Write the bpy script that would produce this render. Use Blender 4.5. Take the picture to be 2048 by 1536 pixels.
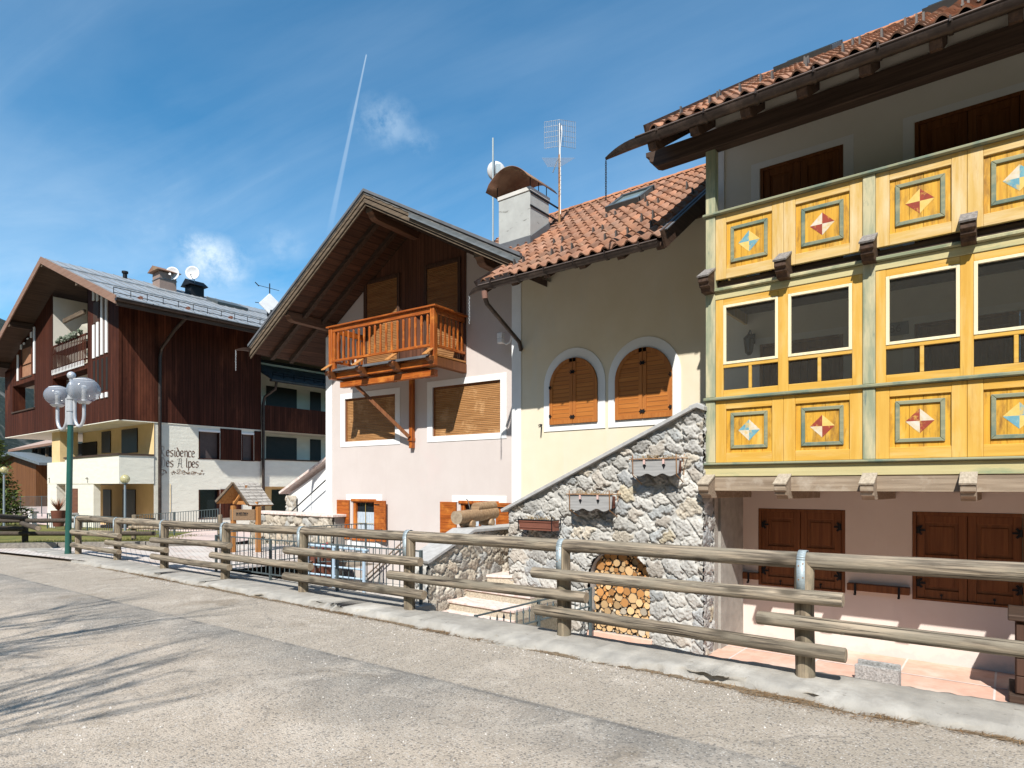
import bpy, math, random
import numpy as np
from mathutils import Vector, Matrix
for o in list(bpy.data.objects): bpy.data.objects.remove(o)
S = bpy.context.scene
COL = S.collection
R = random.Random(7)
rad = math.radians
# ---------------- camera ----------------
F_, CX, HY, CH = 1270., 1024., 972., 1.65          # focal length in px of the 2048 px photo, centre, horizon, eye height
YAW = math.atan(F_ / 1620.)
SA, CA = math.sin(YAW), math.cos(YAW)
cd = bpy.data.cameras.new('camera'); cam = bpy.data.objects.new('camera', cd); COL.objects.link(cam)
cd.sensor_width = 36; cd.lens = 36 * F_ / 2048; cd.shift_y = (HY - 768) / 2048
cd.clip_start = .05; cd.clip_end = 20000
cam.location = (0, 0, CH); cam.rotation_euler = (rad(90), 0, YAW)
S.camera = cam
# ---------------- sun and sky ----------------
LD = Vector((-.45, 1, -1.15)).normalized()          # direction the sunlight travels
sl = bpy.data.lights.new('sun', 'SUN'); sl.energy = 5.0; sl.angle = rad(.53); sl.color = (1, .955, .885)
so = bpy.data.objects.new('sun', sl); COL.objects.link(so); so.rotation_euler = LD.to_track_quat('-Z', 'Y').to_euler()
so.location = (20, -40, 50)
W = bpy.data.worlds.new('World'); S.world = W; W.use_nodes = True
nt = W.node_tree; nt.nodes.clear()
def N(t, typ, **k):
    n = t.nodes.new(typ)
    for a, b in k.items():
        if a == 'i':
            for s_, v_ in b.items(): n.inputs[s_].default_value = v_
        else: setattr(n, a, b)
    return n
def mth(t, op, a, b=None, c=None, clamp=False):
    n = t.nodes.new('ShaderNodeMath'); n.operation = op; n.use_clamp = clamp
    for k, x in enumerate((a, b, c)):
        if x is None: continue
        if isinstance(x, (int, float)): n.inputs[k].default_value = x
        else: t.links.new(x, n.inputs[k])
    return n.outputs[0]
def ramp(t, fac, stops):
    n = t.nodes.new('ShaderNodeValToRGB'); e = n.color_ramp.elements
    while len(e) < len(stops): e.new(.5)
    for el, (p, c) in zip(e, stops):
        el.position = p; el.color = (c, c, c, 1) if isinstance(c, (int, float)) else (*c, 1)
    t.links.new(fac, n.inputs[0]); return n.outputs[0]
def mix(t, fac, a, b, typ='MIX'):
    n = t.nodes.new('ShaderNodeMix'); n.data_type = 'RGBA'; n.blend_type = typ
    for k, x in ((0, fac), (6, a), (7, b)):
        if isinstance(x, (int, float)): n.inputs[k].default_value = x if k == 0 else (x, x, x, 1)
        elif isinstance(x, tuple): n.inputs[k].default_value = (*x, 1) if len(x) == 3 else x
        else: t.links.new(x, n.inputs[k])
    return n.outputs[2]
sky = N(nt, 'ShaderNodeTexSky', sky_type='NISHITA', sun_disc=False, sun_elevation=math.asin(-LD.z),
        sun_rotation=math.atan2(-LD.x, -LD.y), altitude=1500, air_density=1.0, dust_density=.3, ozone_density=2.0)
def world_dir(u, v):
    r, up = (u - CX) / F_, (HY - v) / F_
    return Vector((-SA + r * CA, CA + r * SA, up)).normalized()
tc = N(nt, 'ShaderNodeTexCoord')
vec = tc.outputs['Generated']
sep = N(nt, 'ShaderNodeSeparateXYZ'); nt.links.new(vec, sep.inputs[0])
# cloud layer: direction projected on a plane overhead, so the cirrus has perspective
zc = mth(nt, 'MAXIMUM', sep.outputs[2], .04)
cx_ = mth(nt, 'DIVIDE', sep.outputs[0], zc); cy_ = mth(nt, 'DIVIDE', sep.outputs[1], zc)
cmb = N(nt, 'ShaderNodeCombineXYZ'); nt.links.new(cx_, cmb.inputs[0]); nt.links.new(cy_, cmb.inputs[1])
mp = N(nt, 'ShaderNodeMapping', i={'Rotation': (0, 0, rad(35)), 'Scale': (.75, 1.35, 1), 'Location': (.3, 1.7, 0)}); nt.links.new(cmb.outputs[0], mp.inputs[0])
n1 = N(nt, 'ShaderNodeTexNoise', i={'Scale': .8, 'Detail': 9, 'Roughness': .52, 'Distortion': .6}); nt.links.new(mp.outputs[0], n1.inputs[0])
cir = ramp(nt, n1.outputs[0], [(.33, 0), (.80, .78)])
mp2 = N(nt, 'ShaderNodeMapping', i={'Rotation': (0, 0, rad(-38)), 'Scale': (.42, 1.9, 1), 'Location': (2.3, .4, 0)}); nt.links.new(cmb.outputs[0], mp2.inputs[0])
n4 = N(nt, 'ShaderNodeTexNoise', i={'Scale': 1.0, 'Detail': 10, 'Roughness': .60, 'Distortion': 1.2}); nt.links.new(mp2.outputs[0], n4.inputs[0])
cir = mth(nt, 'ADD', cir, ramp(nt, n4.outputs[0], [(.44, 0), (.60, .16), (.74, .50)]), clamp=True)
# a few small bright puffs
puffs = None
for (u, v, wd, s) in ((430, 525, .036, 1.1), (392, 492, .022, .5), (770, 245, .034, .42), (845, 285, .018, .25), (560, 490, .03, .25)):
    d = world_dir(u, v)
    vd = N(nt, 'ShaderNodeVectorMath', operation='SUBTRACT'); nt.links.new(vec, vd.inputs[0]); vd.inputs[1].default_value = d
    vs = N(nt, 'ShaderNodeVectorMath', operation='MULTIPLY'); nt.links.new(vd.outputs[0], vs.inputs[0]); vs.inputs[1].default_value = (1, 1, 1.35)
    vl = N(nt, 'ShaderNodeVectorMath', operation='LENGTH'); nt.links.new(vs.outputs[0], vl.inputs[0])
    g = ramp(nt, mth(nt, 'DIVIDE', vl.outputs['Value'], wd * 2), [(0, s), (.75, 0)])
    puffs = g if puffs is None else mth(nt, 'ADD', puffs, g)
n3n = N(nt, 'ShaderNodeTexNoise', i={'Scale': 22, 'Detail': 8, 'Roughness': .65}); nt.links.new(vec, n3n.inputs[0])
n3 = ramp(nt, n3n.outputs[0], [(.38, 0), (.62, 1)])
puf = mth(nt, 'MULTIPLY', puffs, n3, clamp=True)
# contrail: two thin parallel trails on one great circle
da, db = world_dir(733, 108), world_dir(655, 480)
pn = da.cross(db).normalized(); mid_ = (da + db).normalized(); along = pn.cross(mid_).normalized()
def dotn(v_):
    n = N(nt, 'ShaderNodeVectorMath', operation='DOT_PRODUCT'); nt.links.new(vec, n.inputs[0]); n.inputs[1].default_value = v_
    return n.outputs['Value']
dd = dotn(pn); al = dotn(along); L_ = abs(da.dot(along)); sg = 1 if da.dot(along) > 0 else -1
tt = mth(nt, 'DIVIDE', mth(nt, 'ADD', mth(nt, 'MULTIPLY', al, sg), L_), 2 * L_)       # 0 at the tail, 1 at the head
wdt = mth(nt, 'ADD', mth(nt, 'MULTIPLY', mth(nt, 'SUBTRACT', 1.0, tt), .0042), .0009)
tr = mth(nt, 'SUBTRACT', 1.0, mth(nt, 'DIVIDE', mth(nt, 'ABSOLUTE', dd), wdt), clamp=True)
fade = ramp(nt, tt, [(0, 0), (.25, .22), (.9, .45), (.995, .6), (1, 0)])
fr = mth(nt, 'GREATER_THAN', dotn(mid_), .5)
con = mth(nt, 'MULTIPLY', mth(nt, 'MULTIPLY', ramp(nt, tr, [(0, 0), (.5, 1)]), fade), fr)
cir = mth(nt, 'MULTIPLY', cir, ramp(nt, sep.outputs[2], [(.10, 1), (.50, .26)]))
cl = mth(nt, 'ADD', mth(nt, 'MULTIPLY', cir, .85), mth(nt, 'ADD', puf, mth(nt, 'MULTIPLY', con, .7)), clamp=True)
skc = mix(nt, 1.0, sky.outputs[0], (.42, 1.0, 1.12), 'MULTIPLY')
col = mix(nt, cl, skc, (4.6, 5.6, 6.5))
bg = N(nt, 'ShaderNodeBackground'); bg.inputs[1].default_value = .118
nt.links.new(col, bg.inputs[0])
wo = N(nt, 'ShaderNodeOutputWorld'); nt.links.new(bg.outputs[0], wo.inputs[0])
S.view_settings.view_transform = 'Standard'; S.view_settings.look = 'None'
S.view_settings.exposure = 0.55; S.view_settings.gamma = 1
# ---------------- photo pixel -> point on a real plane ----------------
def ray(u, v):
    r, up = (u - CX) / F_, (HY - v) / F_
    return Vector((-SA + r * CA, CA + r * SA, up))
def A(u, v, Y): d = ray(u, v); return Vector((0, 0, CH)) + d * (Y / d.y)
def AX(u, v, X): d = ray(u, v); return Vector((0, 0, CH)) + d * (X / d.x)
def AZ(u, v, Z): d = ray(u, v); return Vector((0, 0, CH)) + d * ((Z - CH) / d.z)
# ---------------- mesh builder ----------------
def wl(o):
    p = Vector((0, 0, 0))
    while o is not None: p = p + o.location; o = o.parent
    return p
class MB:
    def __init__(s, T=None): s.v = []; s.f = []; s.sm = []; s.mi = []; s.T = T; s.m = 0
    def add(s, vs, fs, sm=False):
        k = len(s.v)
        if s.T is not None: vs = [s.T @ Vector(p) for p in vs]
        s.v += [tuple(p) for p in vs]; s.f += [tuple(i + k for i in f) for f in fs]
        s.sm += [sm] * len(fs); s.mi += [s.m] * len(fs); return s
    def box(s, x0, x1, y0, y1, z0, z1):
        if x0 > x1: x0, x1 = x1, x0
        if y0 > y1: y0, y1 = y1, y0
        return s.add([(x0,y0,z0),(x1,y0,z0),(x1,y1,z0),(x0,y1,z0),(x0,y0,z1),(x1,y0,z1),(x1,y1,z1),(x0,y1,z1)],
                     [(0,3,2,1),(4,5,6,7),(0,1,5,4),(1,2,6,5),(2,3,7,6),(3,0,4,7)])
    def prism(s, poly, d, sm=False):
        """closed polygon (3-D points) extruded by vector d"""
        n = len(poly); P = [Vector(p) for p in poly]; d = Vector(d)
        nm = Vector((0,0,0))
        for i in range(n): nm += P[i].cross(P[(i+1) % n])
        if nm.dot(d) > 0: P = P[::-1]
        return s.add(P + [p + d for p in P], [tuple(range(n)), tuple(range(2*n-1, n-1, -1))] + [((i+1) % n, i, n+i, n+(i+1) % n) for i in range(n)], sm)
    def beam(s, p, q, w, h, up=(0,0,1), off=0):
        """rectangular beam from p to q, w across, h along up"""
        p, q = Vector(p), Vector(q); d = (q - p).normalized(); sd = d.cross(Vector(up)).normalized(); u = sd.cross(d)
        a, b = sd * (w/2), u * (h/2); o = u * off
        return s.add([p-a-b+o, p+a-b+o, p+a+b+o, p-a+b+o, q-a-b+o, q+a-b+o, q+a+b+o, q-a+b+o],
                     [(3,2,1,0),(4,5,6,7),(0,1,5,4),(1,2,6,5),(2,3,7,6),(3,0,4,7)])
    def cyl(s, p, q, r0, r1=None, n=12, caps=True, sm=True):
        p, q = Vector(p), Vector(q); r1 = r0 if r1 is None else r1
        d = (q - p).normalized(); a = d.orthogonal().normalized(); b = d.cross(a)
        c = [a * math.cos(2*math.pi*i/n) + b * math.sin(2*math.pi*i/n) for i in range(n)]
        s.add([p + x*r0 for x in c] + [q + x*r1 for x in c], [(i, (i+1) % n, n+(i+1) % n, n+i) for i in range(n)], sm)
        if caps:
            s.add([p + x*r0 for x in c], [tuple(range(n-1, -1, -1))]); s.add([q + x*r1 for x in c], [tuple(range(n))])
        return s
    def tube(s, pts, r, n=8, caps=True):
        P = [Vector(p) for p in pts]; rr = r if isinstance(r, (list, tuple)) else [r] * len(P)
        rings = []; a = None
        for i, p in enumerate(P):
            d = (P[min(i+1, len(P)-1)] - P[max(i-1, 0)]).normalized()
            a = d.orthogonal().normalized() if a is None else (a - d * a.dot(d)).normalized()
            b = d.cross(a); rings.append([p + (a*math.cos(2*math.pi*k/n) + b*math.sin(2*math.pi*k/n)) * rr[i] for k in range(n)])
        vs = [x for g in rings for x in g]
        fs = [(i*n+k, i*n+(k+1) % n, (i+1)*n+(k+1) % n, (i+1)*n+k) for i in range(len(P)-1) for k in range(n)]
        s.add(vs, fs, True)
        if caps: s.add(rings[0], [tuple(range(n-1, -1, -1))]); s.add(rings[-1], [tuple(range(n))])
        return s
    def ball(s, c, r, nu=16, nv=10, sq=(1,1,1), v0=0., v1=1.):
        c = Vector(c); vs = []; fs = []
        for j in range(nv+1):
            t = math.pi * (v0 + (v1-v0)*j/nv)
            for i in range(nu):
                a = 2*math.pi*i/nu
                vs.append(c + Vector((r*sq[0]*math.sin(t)*math.cos(a), r*sq[1]*math.sin(t)*math.sin(a), r*sq[2]*math.cos(t))))
        for j in range(nv):
            for i in range(nu): fs.append((j*nu+i, (j+1)*nu+i, (j+1)*nu+(i+1) % nu, j*nu+(i+1) % nu))
        return s.add(vs, fs, True)
    def quad(s, a, b, c, d): return s.add([a, b, c, d], [(0,1,2,3)])
    def wall(s, P0, ex, L, z0, z1, n, holes=(), dep=.15):
        """upright wall face from P0 along ex, rectangular holes (a0,a1,b0,b1) with reveals going in by dep; n is the outward normal"""
        P0, ex, n = Vector(P0), Vector(ex), Vector(n); flip = ex.cross(Vector((0,0,1))).dot(n) < 0
        pt = lambda a, z, d=0: Vector((P0.x, P0.y, 0)) + ex * a - n * d + Vector((0, 0, z))
        xs = sorted({0, L, *[h[i] for h in holes for i in (0, 1)]}); zs = sorted({z0, z1, *[h[i] for h in holes for i in (2, 3)]})
        for a, b in zip(xs, xs[1:]):
            for c, d in zip(zs, zs[1:]):
                if any(h[0]-1e-6 <= a and b <= h[1]+1e-6 and h[2]-1e-6 <= c and d <= h[3]+1e-6 for h in holes): continue
                q = [pt(a, c), pt(b, c), pt(b, d), pt(a, d)]; s.add(q[::-1] if flip else q, [(0,1,2,3)])
        for (a, b, c, d) in holes:
            for (p, q) in (((a, c), (b, c)), ((b, c), (b, d)), ((b, d), (a, d)), ((a, d), (a, c))):
                k = [pt(*p), pt(*q), pt(*q, dep), pt(*p, dep)]; s.add(k if flip else k[::-1], [(0,1,2,3)])
        return s
    def build(s, name, mat, parent=None, bevel=0, col=None, uvless=True):
        me = bpy.data.meshes.new(name); o0 = wl(parent) if parent else Vector((0,0,0))
        arr = np.array(s.v, dtype=np.float64) - np.array(o0)
        me.from_pydata(arr.tolist(), [], s.f); 
        me.polygons.foreach_set('use_smooth', s.sm)
        for m in (mat if isinstance(mat, (list, tuple)) else [mat]): me.materials.append(m)
        me.polygons.foreach_set('material_index', s.mi)
        if col is not None:
            at = me.color_attributes.new('tint', 'FLOAT_COLOR', 'POINT'); at.data.foreach_set('color', np.asarray(col, dtype=np.float32).ravel())
        me.update()
        o = bpy.data.objects.new(name, me); COL.objects.link(o)
        if parent: o.parent = parent
        if bevel:
            b = o.modifiers.new('bevel', 'BEVEL'); b.width = bevel; b.segments = 1; b.limit_method = 'ANGLE'; b.angle_limit = rad(50)
        return o
def thing(name, label, cat, loc=(0,0,0), group=None):
    o = bpy.data.objects.new(name, None); COL.objects.link(o); o.location = loc; o.empty_display_size = .2
    return tag(o, label, cat, group)
def tag(o, label, cat, group=None, kind=None):
    o['label'] = label; o['category'] = cat
    if group: o['group'] = group
    if kind: o['kind'] = kind
    return o
def struct(o): o['kind'] = 'structure'; return o
def dup(o, d, parent=None):
    """a copy of an object and its children, moved by d (children keep their place under it)"""
    c = o.copy(); COL.objects.link(c); c.location = o.location + Vector(d)
    if parent is not None: c.parent = parent
    for ch in o.children:
        k = dup(ch, (0,0,0), c)
    return c
# ---------------- materials ----------------
MATS = {}
def M(name, c1, c2=None, sc=(3,3,3), det=6, rgh=.62, rough=.85, bump=0., bd=.01, fine=0., c3=None, s3=.6, t3=(.52,.68), spec=.25, metal=0.,
      tint=False, boards=None, lo=.35, hi=.65, sc3=None, c4=None, s4=2, t4=(.6,.7), sc4=None, emit=0, coat=0, base=None, rnd=0, knots=None):
    m = bpy.data.materials.new(name); MATS[name] = m; m.use_nodes = True; t = m.node_tree
    b = t.nodes['Principled BSDF']; b.inputs['Roughness'].default_value = rough; b.inputs['Metallic'].default_value = metal
    b.inputs['Specular IOR Level'].default_value = spec
    if coat: b.inputs['Coat Weight'].default_value = coat; b.inputs['Coat Roughness'].default_value = .25
    c2 = c2 or tuple(x*.86 for x in c1)
    co = N(t, 'ShaderNodeTexCoord').outputs['Object']
    mpn = N(t, 'ShaderNodeMapping', i={'Scale': sc}); t.links.new(co, mpn.inputs[0])
    nz = N(t, 'ShaderNodeTexNoise', i={'Scale': 1, 'Detail': det, 'Roughness': rgh}); t.links.new(mpn.outputs[0], nz.inputs[0])
    fac = ramp(t, nz.outputs[0], [(lo, 0), (hi, 1)])
    col = mix(t, fac, c1, c2)
    h = nz.outputs[0]
    for c_, s_, t_, q in ((c3, s3, t3, 0), (c4, s4, t4, 1)):
        if c_:
            m3 = N(t, 'ShaderNodeMapping', i={'Scale': (sc3 if not q else sc4) or (s_, s_, s_), 'Location': (3.1 + q*7, 1.7, .6)}); t.links.new(co, m3.inputs[0])
            z3 = N(t, 'ShaderNodeTexNoise', i={'Scale': 1, 'Detail': 7, 'Roughness': .66}); t.links.new(m3.outputs[0], z3.inputs[0])
            col = mix(t, ramp(t, z3.outputs[0], [(t_[0], 0), (t_[1], 1)]), col, c_)
    if knots:                               # dark oval knots: voronoi stretched along the grain
        mk = N(t, 'ShaderNodeMapping', i={'Scale': knots}); t.links.new(co, mk.inputs[0])
        vk = N(t, 'ShaderNodeTexVoronoi', i={'Scale': 1, 'Randomness': 1}); t.links.new(mk.outputs[0], vk.inputs[0])
        col = mix(t, ramp(t, vk.outputs['Distance'], [(.12, .9), (.20, .5), (.30, 0)]), col, tuple(x*.22 for x in c1))
    if rnd:
        oi = N(t, 'ShaderNodeObjectInfo'); col = mix(t, 1., col, ramp(t, oi.outputs['Random'], [(0, 1-rnd), (1, 1+rnd)]), 'MULTIPLY')
    if base:                                # splash dirt and flaking at the foot of a wall
        sb_ = N(t, 'ShaderNodeSeparateXYZ'); t.links.new(co, sb_.inputs[0])
        nb_ = N(t, 'ShaderNodeTexNoise', i={'Scale': 5, 'Detail': 8, 'Roughness': .65}); t.links.new(co, nb_.inputs[0])
        k_ = mth(t, 'ADD', mth(t, 'MULTIPLY', mth(t, 'SUBTRACT', base[0], sb_.outputs[2]), 1/base[0]), mth(t, 'MULTIPLY', mth(t, 'SUBTRACT', nb_.outputs[0], .5), 2.6))
        col = mix(t, ramp(t, k_, [(.35, 0), (.75, .8)]), col, base[1])
    if boards:                              # (axis, width, strength): grooved planks of slightly different tone
        ax, wd, st = boards
        sp = N(t, 'ShaderNodeSeparateXYZ'); t.links.new(co, sp.inputs[0])
        q = mth(t, 'DIVIDE', sp.outputs[ax], wd)
        fl = mth(t, 'FLOOR', q); fr_ = mth(t, 'FRACT', q)
        wn = N(t, 'ShaderNodeTexWhiteNoise', noise_dimensions='1D'); t.links.new(fl, wn.inputs['W'])
        col = mix(t, 1., col, ramp(t, wn.outputs['Value'], [(0, 1-st), (1, 1+st*.6)]), 'MULTIPLY')
        ed = mth(t, 'MINIMUM', fr_, mth(t, 'SUBTRACT', 1., fr_))
        gr = ramp(t, ed, [(.02, 0), (.085, 1)])
        h = mth(t, 'ADD', mth(t, 'MULTIPLY', h, .35), gr)
        col = mix(t, mth(t, 'SUBTRACT', 1., gr), col, tuple(x*.30 for x in c1))
    if tint:
        at = N(t, 'ShaderNodeAttribute', attribute_name='tint'); col = mix(t, 1., col, at.outputs['Color'], 'MULTIPLY')
    t.links.new(col, b.inputs['Base Color'])
    if bump:
        bp = N(t, 'ShaderNodeBump', i={'Strength': bump, 'Distance': bd}); t.links.new(h, bp.inputs['Height'])
        if fine:
            fz = N(t, 'ShaderNodeTexNoise', i={'Scale': fine, 'Detail': 4, 'Roughness': .7}); t.links.new(co, fz.inputs[0])
            b2 = N(t, 'ShaderNodeBump', i={'Strength': bump, 'Distance': bd*.6}); t.links.new(fz.outputs[0], b2.inputs['Height']); t.links.new(b2.outputs[0], bp.inputs['Normal'])
        t.links.new(bp.outputs[0], b.inputs['Normal'])
    if emit: b.inputs['Emission Color'].default_value = (*c1, 1); b.inputs['Emission Strength'].default_value = emit
    return m
def wood(name, c1, c2, ax, k=1., **kw):
    """grain runs along axis ax"""
    s = [38*k, 38*k, 38*k]; s[ax] = 1.6*k
    kw.setdefault('bump', .35); kw.setdefault('bd', .006); kw.setdefault('det', 5)
    return M(name, c1, c2, sc=tuple(s), **kw)
def glass(name, tintc, gl=.12, base=None):
    m = bpy.data.materials.new(name); m.use_nodes = True; t = m.node_tree; t.nodes.remove(t.nodes['Principled BSDF'])
    out = t.nodes['Material Output']
    tr_ = N(t, 'ShaderNodeBsdfTransparent'); tr_.inputs[0].default_value = (*tintc, 1)
    g = N(t, 'ShaderNodeBsdfGlossy'); g.inputs['Roughness'].default_value = .03
    fz = N(t, 'ShaderNodeFresnel'); fz.inputs[0].default_value = 1.5
    # dust and fine scratches catch a little light
    co = N(t, 'ShaderNodeTexCoord').outputs['Object']
    mp_ = N(t, 'ShaderNodeMapping', i={'Scale': (6, 6, 6)}); t.links.new(co, mp_.inputs[0])
    nz = N(t, 'ShaderNodeTexNoise', i={'Scale': 2.2, 'Detail': 9, 'Roughness': .78, 'Distortion': 3.5}); t.links.new(mp_.outputs[0], nz.inputs[0])
    df = N(t, 'ShaderNodeBsdfDiffuse'); df.inputs[0].default_value = (.5, .48, .42, 1)
    m1 = N(t, 'ShaderNodeMixShader'); t.links.new(ramp(t, nz.outputs[0], [(.3, .025), (.58, .05), (.68, .10), (.72, .22), (.78, .08)]), m1.inputs[0]); t.links.new(tr_.outputs[0], m1.inputs[1]); t.links.new(df.outputs[0], m1.inputs[2])
    m2 = N(t, 'ShaderNodeMixShader'); t.links.new(mth(t, 'ADD', mth(t, 'MULTIPLY', fz.outputs[0], .9), gl*.1), m2.inputs[0]); t.links.new(m1.outputs[0], m2.inputs[1]); t.links.new(g.outputs[0], m2.inputs[2])
    t.links.new(m2.outputs[0], out.inputs[0]); return m
X_, Y_, Z_ = (1,0,0), (0,1,0), (0,0,1)
# plaster
mPink = M('pink_plaster', (.54,.487,.462), (.51,.455,.43), sc=(1.2,1.2,1.2), c4=(.51,.455,.43), sc4=(4,4,.6), t4=(.52,.74), base=(.45, (.46,.43,.40)), rough=.95, bump=.25, bd=.006, fine=70, spec=.1, c3=(.55,.45,.43), s3=.55, t3=(.56,.8))
mCream = M('cream_plaster', (.66,.592,.46), (.625,.55,.41), sc=(1.4,1.4,1.4), c4=(.62,.57,.46), sc4=(4,4,.6), t4=(.52,.74), rough=.95, bump=.25, bd=.006, fine=70, spec=.1)
mWhite = M('white_plaster', (.74,.745,.74), (.70,.705,.70), sc=(3,3,3), rough=.95, bump=.2, bd=.005, fine=70, spec=.1)
mRose = M('rose_beige_plaster', (.65,.575,.525), (.61,.53,.48), sc=(1.3,1.3,1.3), c4=(.58,.51,.47), sc4=(4,4,.6), t4=(.55,.8), base=(.22, (.50,.48,.455)), rough=.95, bump=.25, bd=.006, fine=60, spec=.1)
mBeige = M('beige_plaster', (.70,.67,.60), (.66,.63,.555), sc=(1.3,1.3,1.3), rough=.95, bump=.2, bd=.005, fine=60, spec=.1)
mIvory = M('ivory_rough_plaster', (.70,.68,.59), (.65,.63,.545), sc=(2,2,5), rough=.95, bump=.6, bd=.03, fine=26, spec=.1)
mOchre = M('ochre_plaster', (.66,.50,.27), (.60,.45,.23), sc=(1.5,1.5,1.5), rough=.95, bump=.3, bd=.01, fine=30, spec=.1)
# woods
mOrX = wood('varnished_wood_lengthwise', (.42,.118,.018), (.22,.048,.007), 0, .7, rough=.42, spec=.4, c3=(.50,.17,.03), s3=2.5)
mOrZ = wood('varnished_wood_upright', (.44,.122,.018), (.21,.045,.007), 2, .7, rough=.42, spec=.4, c3=(.52,.18,.03), s3=2.5)
mOrPale = wood('sunbleached_wood', (.46,.22,.075), (.32,.13,.035), 1, .7, rough=.6)
mShX = wood('shutter_wood_boards', (.46,.17,.035), (.36,.115,.020), 0, .6, rough=.5, spec=.35, boards=(2, .085, .12))
mShZ = wood('shutter_wood', (.42,.155,.035), (.32,.105,.022), 2, .6, rough=.5, spec=.35)
mDkSh = wood('dark_shutter_wood', (.19,.068,.020), (.12,.038,.010), 2, .6, rough=.5, spec=.35)
mDarkX = wood('dark_beam_wood', (.075,.048,.034), (.036,.022,.015), 0, .6, rough=.7)
mDarkY = wood('dark_rafter_wood', (.085,.050,.033), (.040,.023,.015), 1, .6, rough=.7)
mDarkZ = wood('dark_upright_wood', (.085,.045,.030), (.045,.024,.016), 2, .6, rough=.7)
mBrownY = wood('brown_soffit_wood', (.095,.043,.025), (.052,.023,.013), 1, .5, rough=.7, boards=(0, .16, .2))
mFascia = wood('weathered_fascia_wood', (.155,.115,.078), (.080,.060,.043), 0, .5, rough=.85)
mGreyY = wood('grey_weathered_wood', (.27,.25,.235), (.13,.12,.115), 1, .9, rough=.9, bump=.5)
mGreyX = wood('grey_brown_beam', (.33,.26,.19), (.20,.15,.105), 0, .8, rough=.9, bump=.5, c3=(.40,.34,.27), s3=2)
mYel = wood('pale_yellow_painted_wood', (.565,.38,.125), (.50,.31,.08), 2, .5, rough=.62, bump=.2, c3=(.62,.49,.29), s3=1.3, sc3=(7,7,1.0), t3=(.42,.72), c4=(.36,.19,.05), sc4=(26,26,1.5), t4=(.60,.78))
mYelX = wood('pale_yellow_painted_rail', (.56,.37,.115), (.49,.30,.075), 0, .5, rough=.62, bump=.2, c3=(.61,.48,.27), s3=1.3, sc3=(1.0,7,7), t3=(.42,.72), c4=(.36,.19,.05), sc4=(1.5,26,26), t4=(.60,.78))
mYelG = wood('golden_painted_wood', (.60,.365,.075), (.53,.29,.045), 2, .5, rough=.62, bump=.2, c3=(.62,.44,.17), s3=1.3, sc3=(7,7,1.0), t3=(.48,.76), c4=(.34,.17,.035), sc4=(26,26,1.5), t4=(.60,.78))
mYelGX = wood('golden_painted_rail', (.60,.36,.07), (.52,.28,.04), 0, .5, rough=.62, bump=.2, c3=(.62,.43,.16), s3=1.3, sc3=(1.0,7,7), t3=(.48,.76), c4=(.34,.17,.035), sc4=(1.5,26,26), t4=(.60,.78))
mYelD = wood('deep_yellow_planks', (.62,.35,.040), (.50,.25,.028), 2, .5, rough=.6, bump=.25, c3=(.22,.11,.025), s3=3.4, sc3=(9,9,2.2), t3=(.50,.70), c4=(.66,.46,.14), sc4=(4,4,1.5), t4=(.55,.75))
mSash = wood('cream_sash_wood', (.74,.66,.46), (.66,.57,.37), 2, .6, rough=.6)
mGrnX = wood('worn_green_paint_rail', (.17,.20,.12), (.26,.27,.17), 0, .4, rough=.75, c3=(.52,.46,.27), s3=1.2, t3=(.48,.62))
mGrnZ = wood('worn_green_paint_post', (.20,.235,.155), (.29,.30,.20), 2, .4, rough=.75, c3=(.47,.42,.26), s3=1.6, sc3=(6,6,1.1), t3=(.42,.62), c4=(.10,.145,.135), sc4=(7,7,1.6), t4=(.60,.70))
mGrnCr = wood('creamy_green_board', (.50,.44,.235), (.43,.375,.19), 0, .4, rough=.75, c3=(.25,.29,.17), s3=1.1, sc3=(1.1,3,6), t3=(.53,.66))
mTrim = wood('grey_green_trim', (.27,.265,.165), (.20,.21,.135), 0, .6, rough=.75, c3=(.12,.165,.13), s3=2.5, t3=(.48,.62))
mLog = wood('grey_log_rail', (.30,.245,.18), (.095,.078,.06), 0, .8, rough=.92, bump=.9, bd=.014, lo=.42, hi=.58, c3=(.19,.165,.125), s3=3.5, sc3=(1.6,7,7), t3=(.45,.62), c4=(.03,.024,.019), sc4=(.8,44,44), t4=(.575,.63), rnd=.22, knots=(2.3,7,7))
mLogZ = wood('grey_log_post', (.33,.265,.185), (.15,.118,.085), 2, .8, rough=.92, bump=.9, bd=.014, lo=.42, hi=.58, c3=(.20,.17,.12), s3=4, t3=(.5,.64), c4=(.035,.028,.022), sc4=(44,44,.8), t4=(.585,.64), rnd=.18, knots=(7,7,2.3))
mClad = wood('red_brown_cladding', (.070,.022,.013), (.034,.011,.007), 2, .35, rough=.75, spec=.1, boards=(1, .12, .3), c3=(.12,.038,.02), s3=.5, sc3=(.9,.9,.25))
mCladX = wood('red_brown_cladding_front', (.080,.025,.014), (.042,.013,.008), 2, .35, rough=.75, spec=.1, boards=(0, .12, .3), c3=(.125,.04,.021), s3=.5, sc3=(.9,.9,.25))
mHut = wood('orange_hut_wood', (.42,.19,.06), (.28,.12,.035), 2, .7, rough=.7)
mShing = wood('grey_shingle', (.42,.40,.37), (.24,.22,.20), 1, .8, rough=.95)
mBlind = wood('wooden_slats', (.36,.185,.072), (.25,.12,.042), 0, .5, rough=.55, c3=(.48,.28,.13), s3=3)
mBlindG = wood('shaded_door_slats', (.31,.16,.064), (.21,.10,.038), 0, .5, rough=.6)  # darker copy of the window slats, balcony shade put into the colour
mBlindD = M('dark_slats', (.10,.075,.07), (.08,.06,.055), rough=.6)
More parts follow.
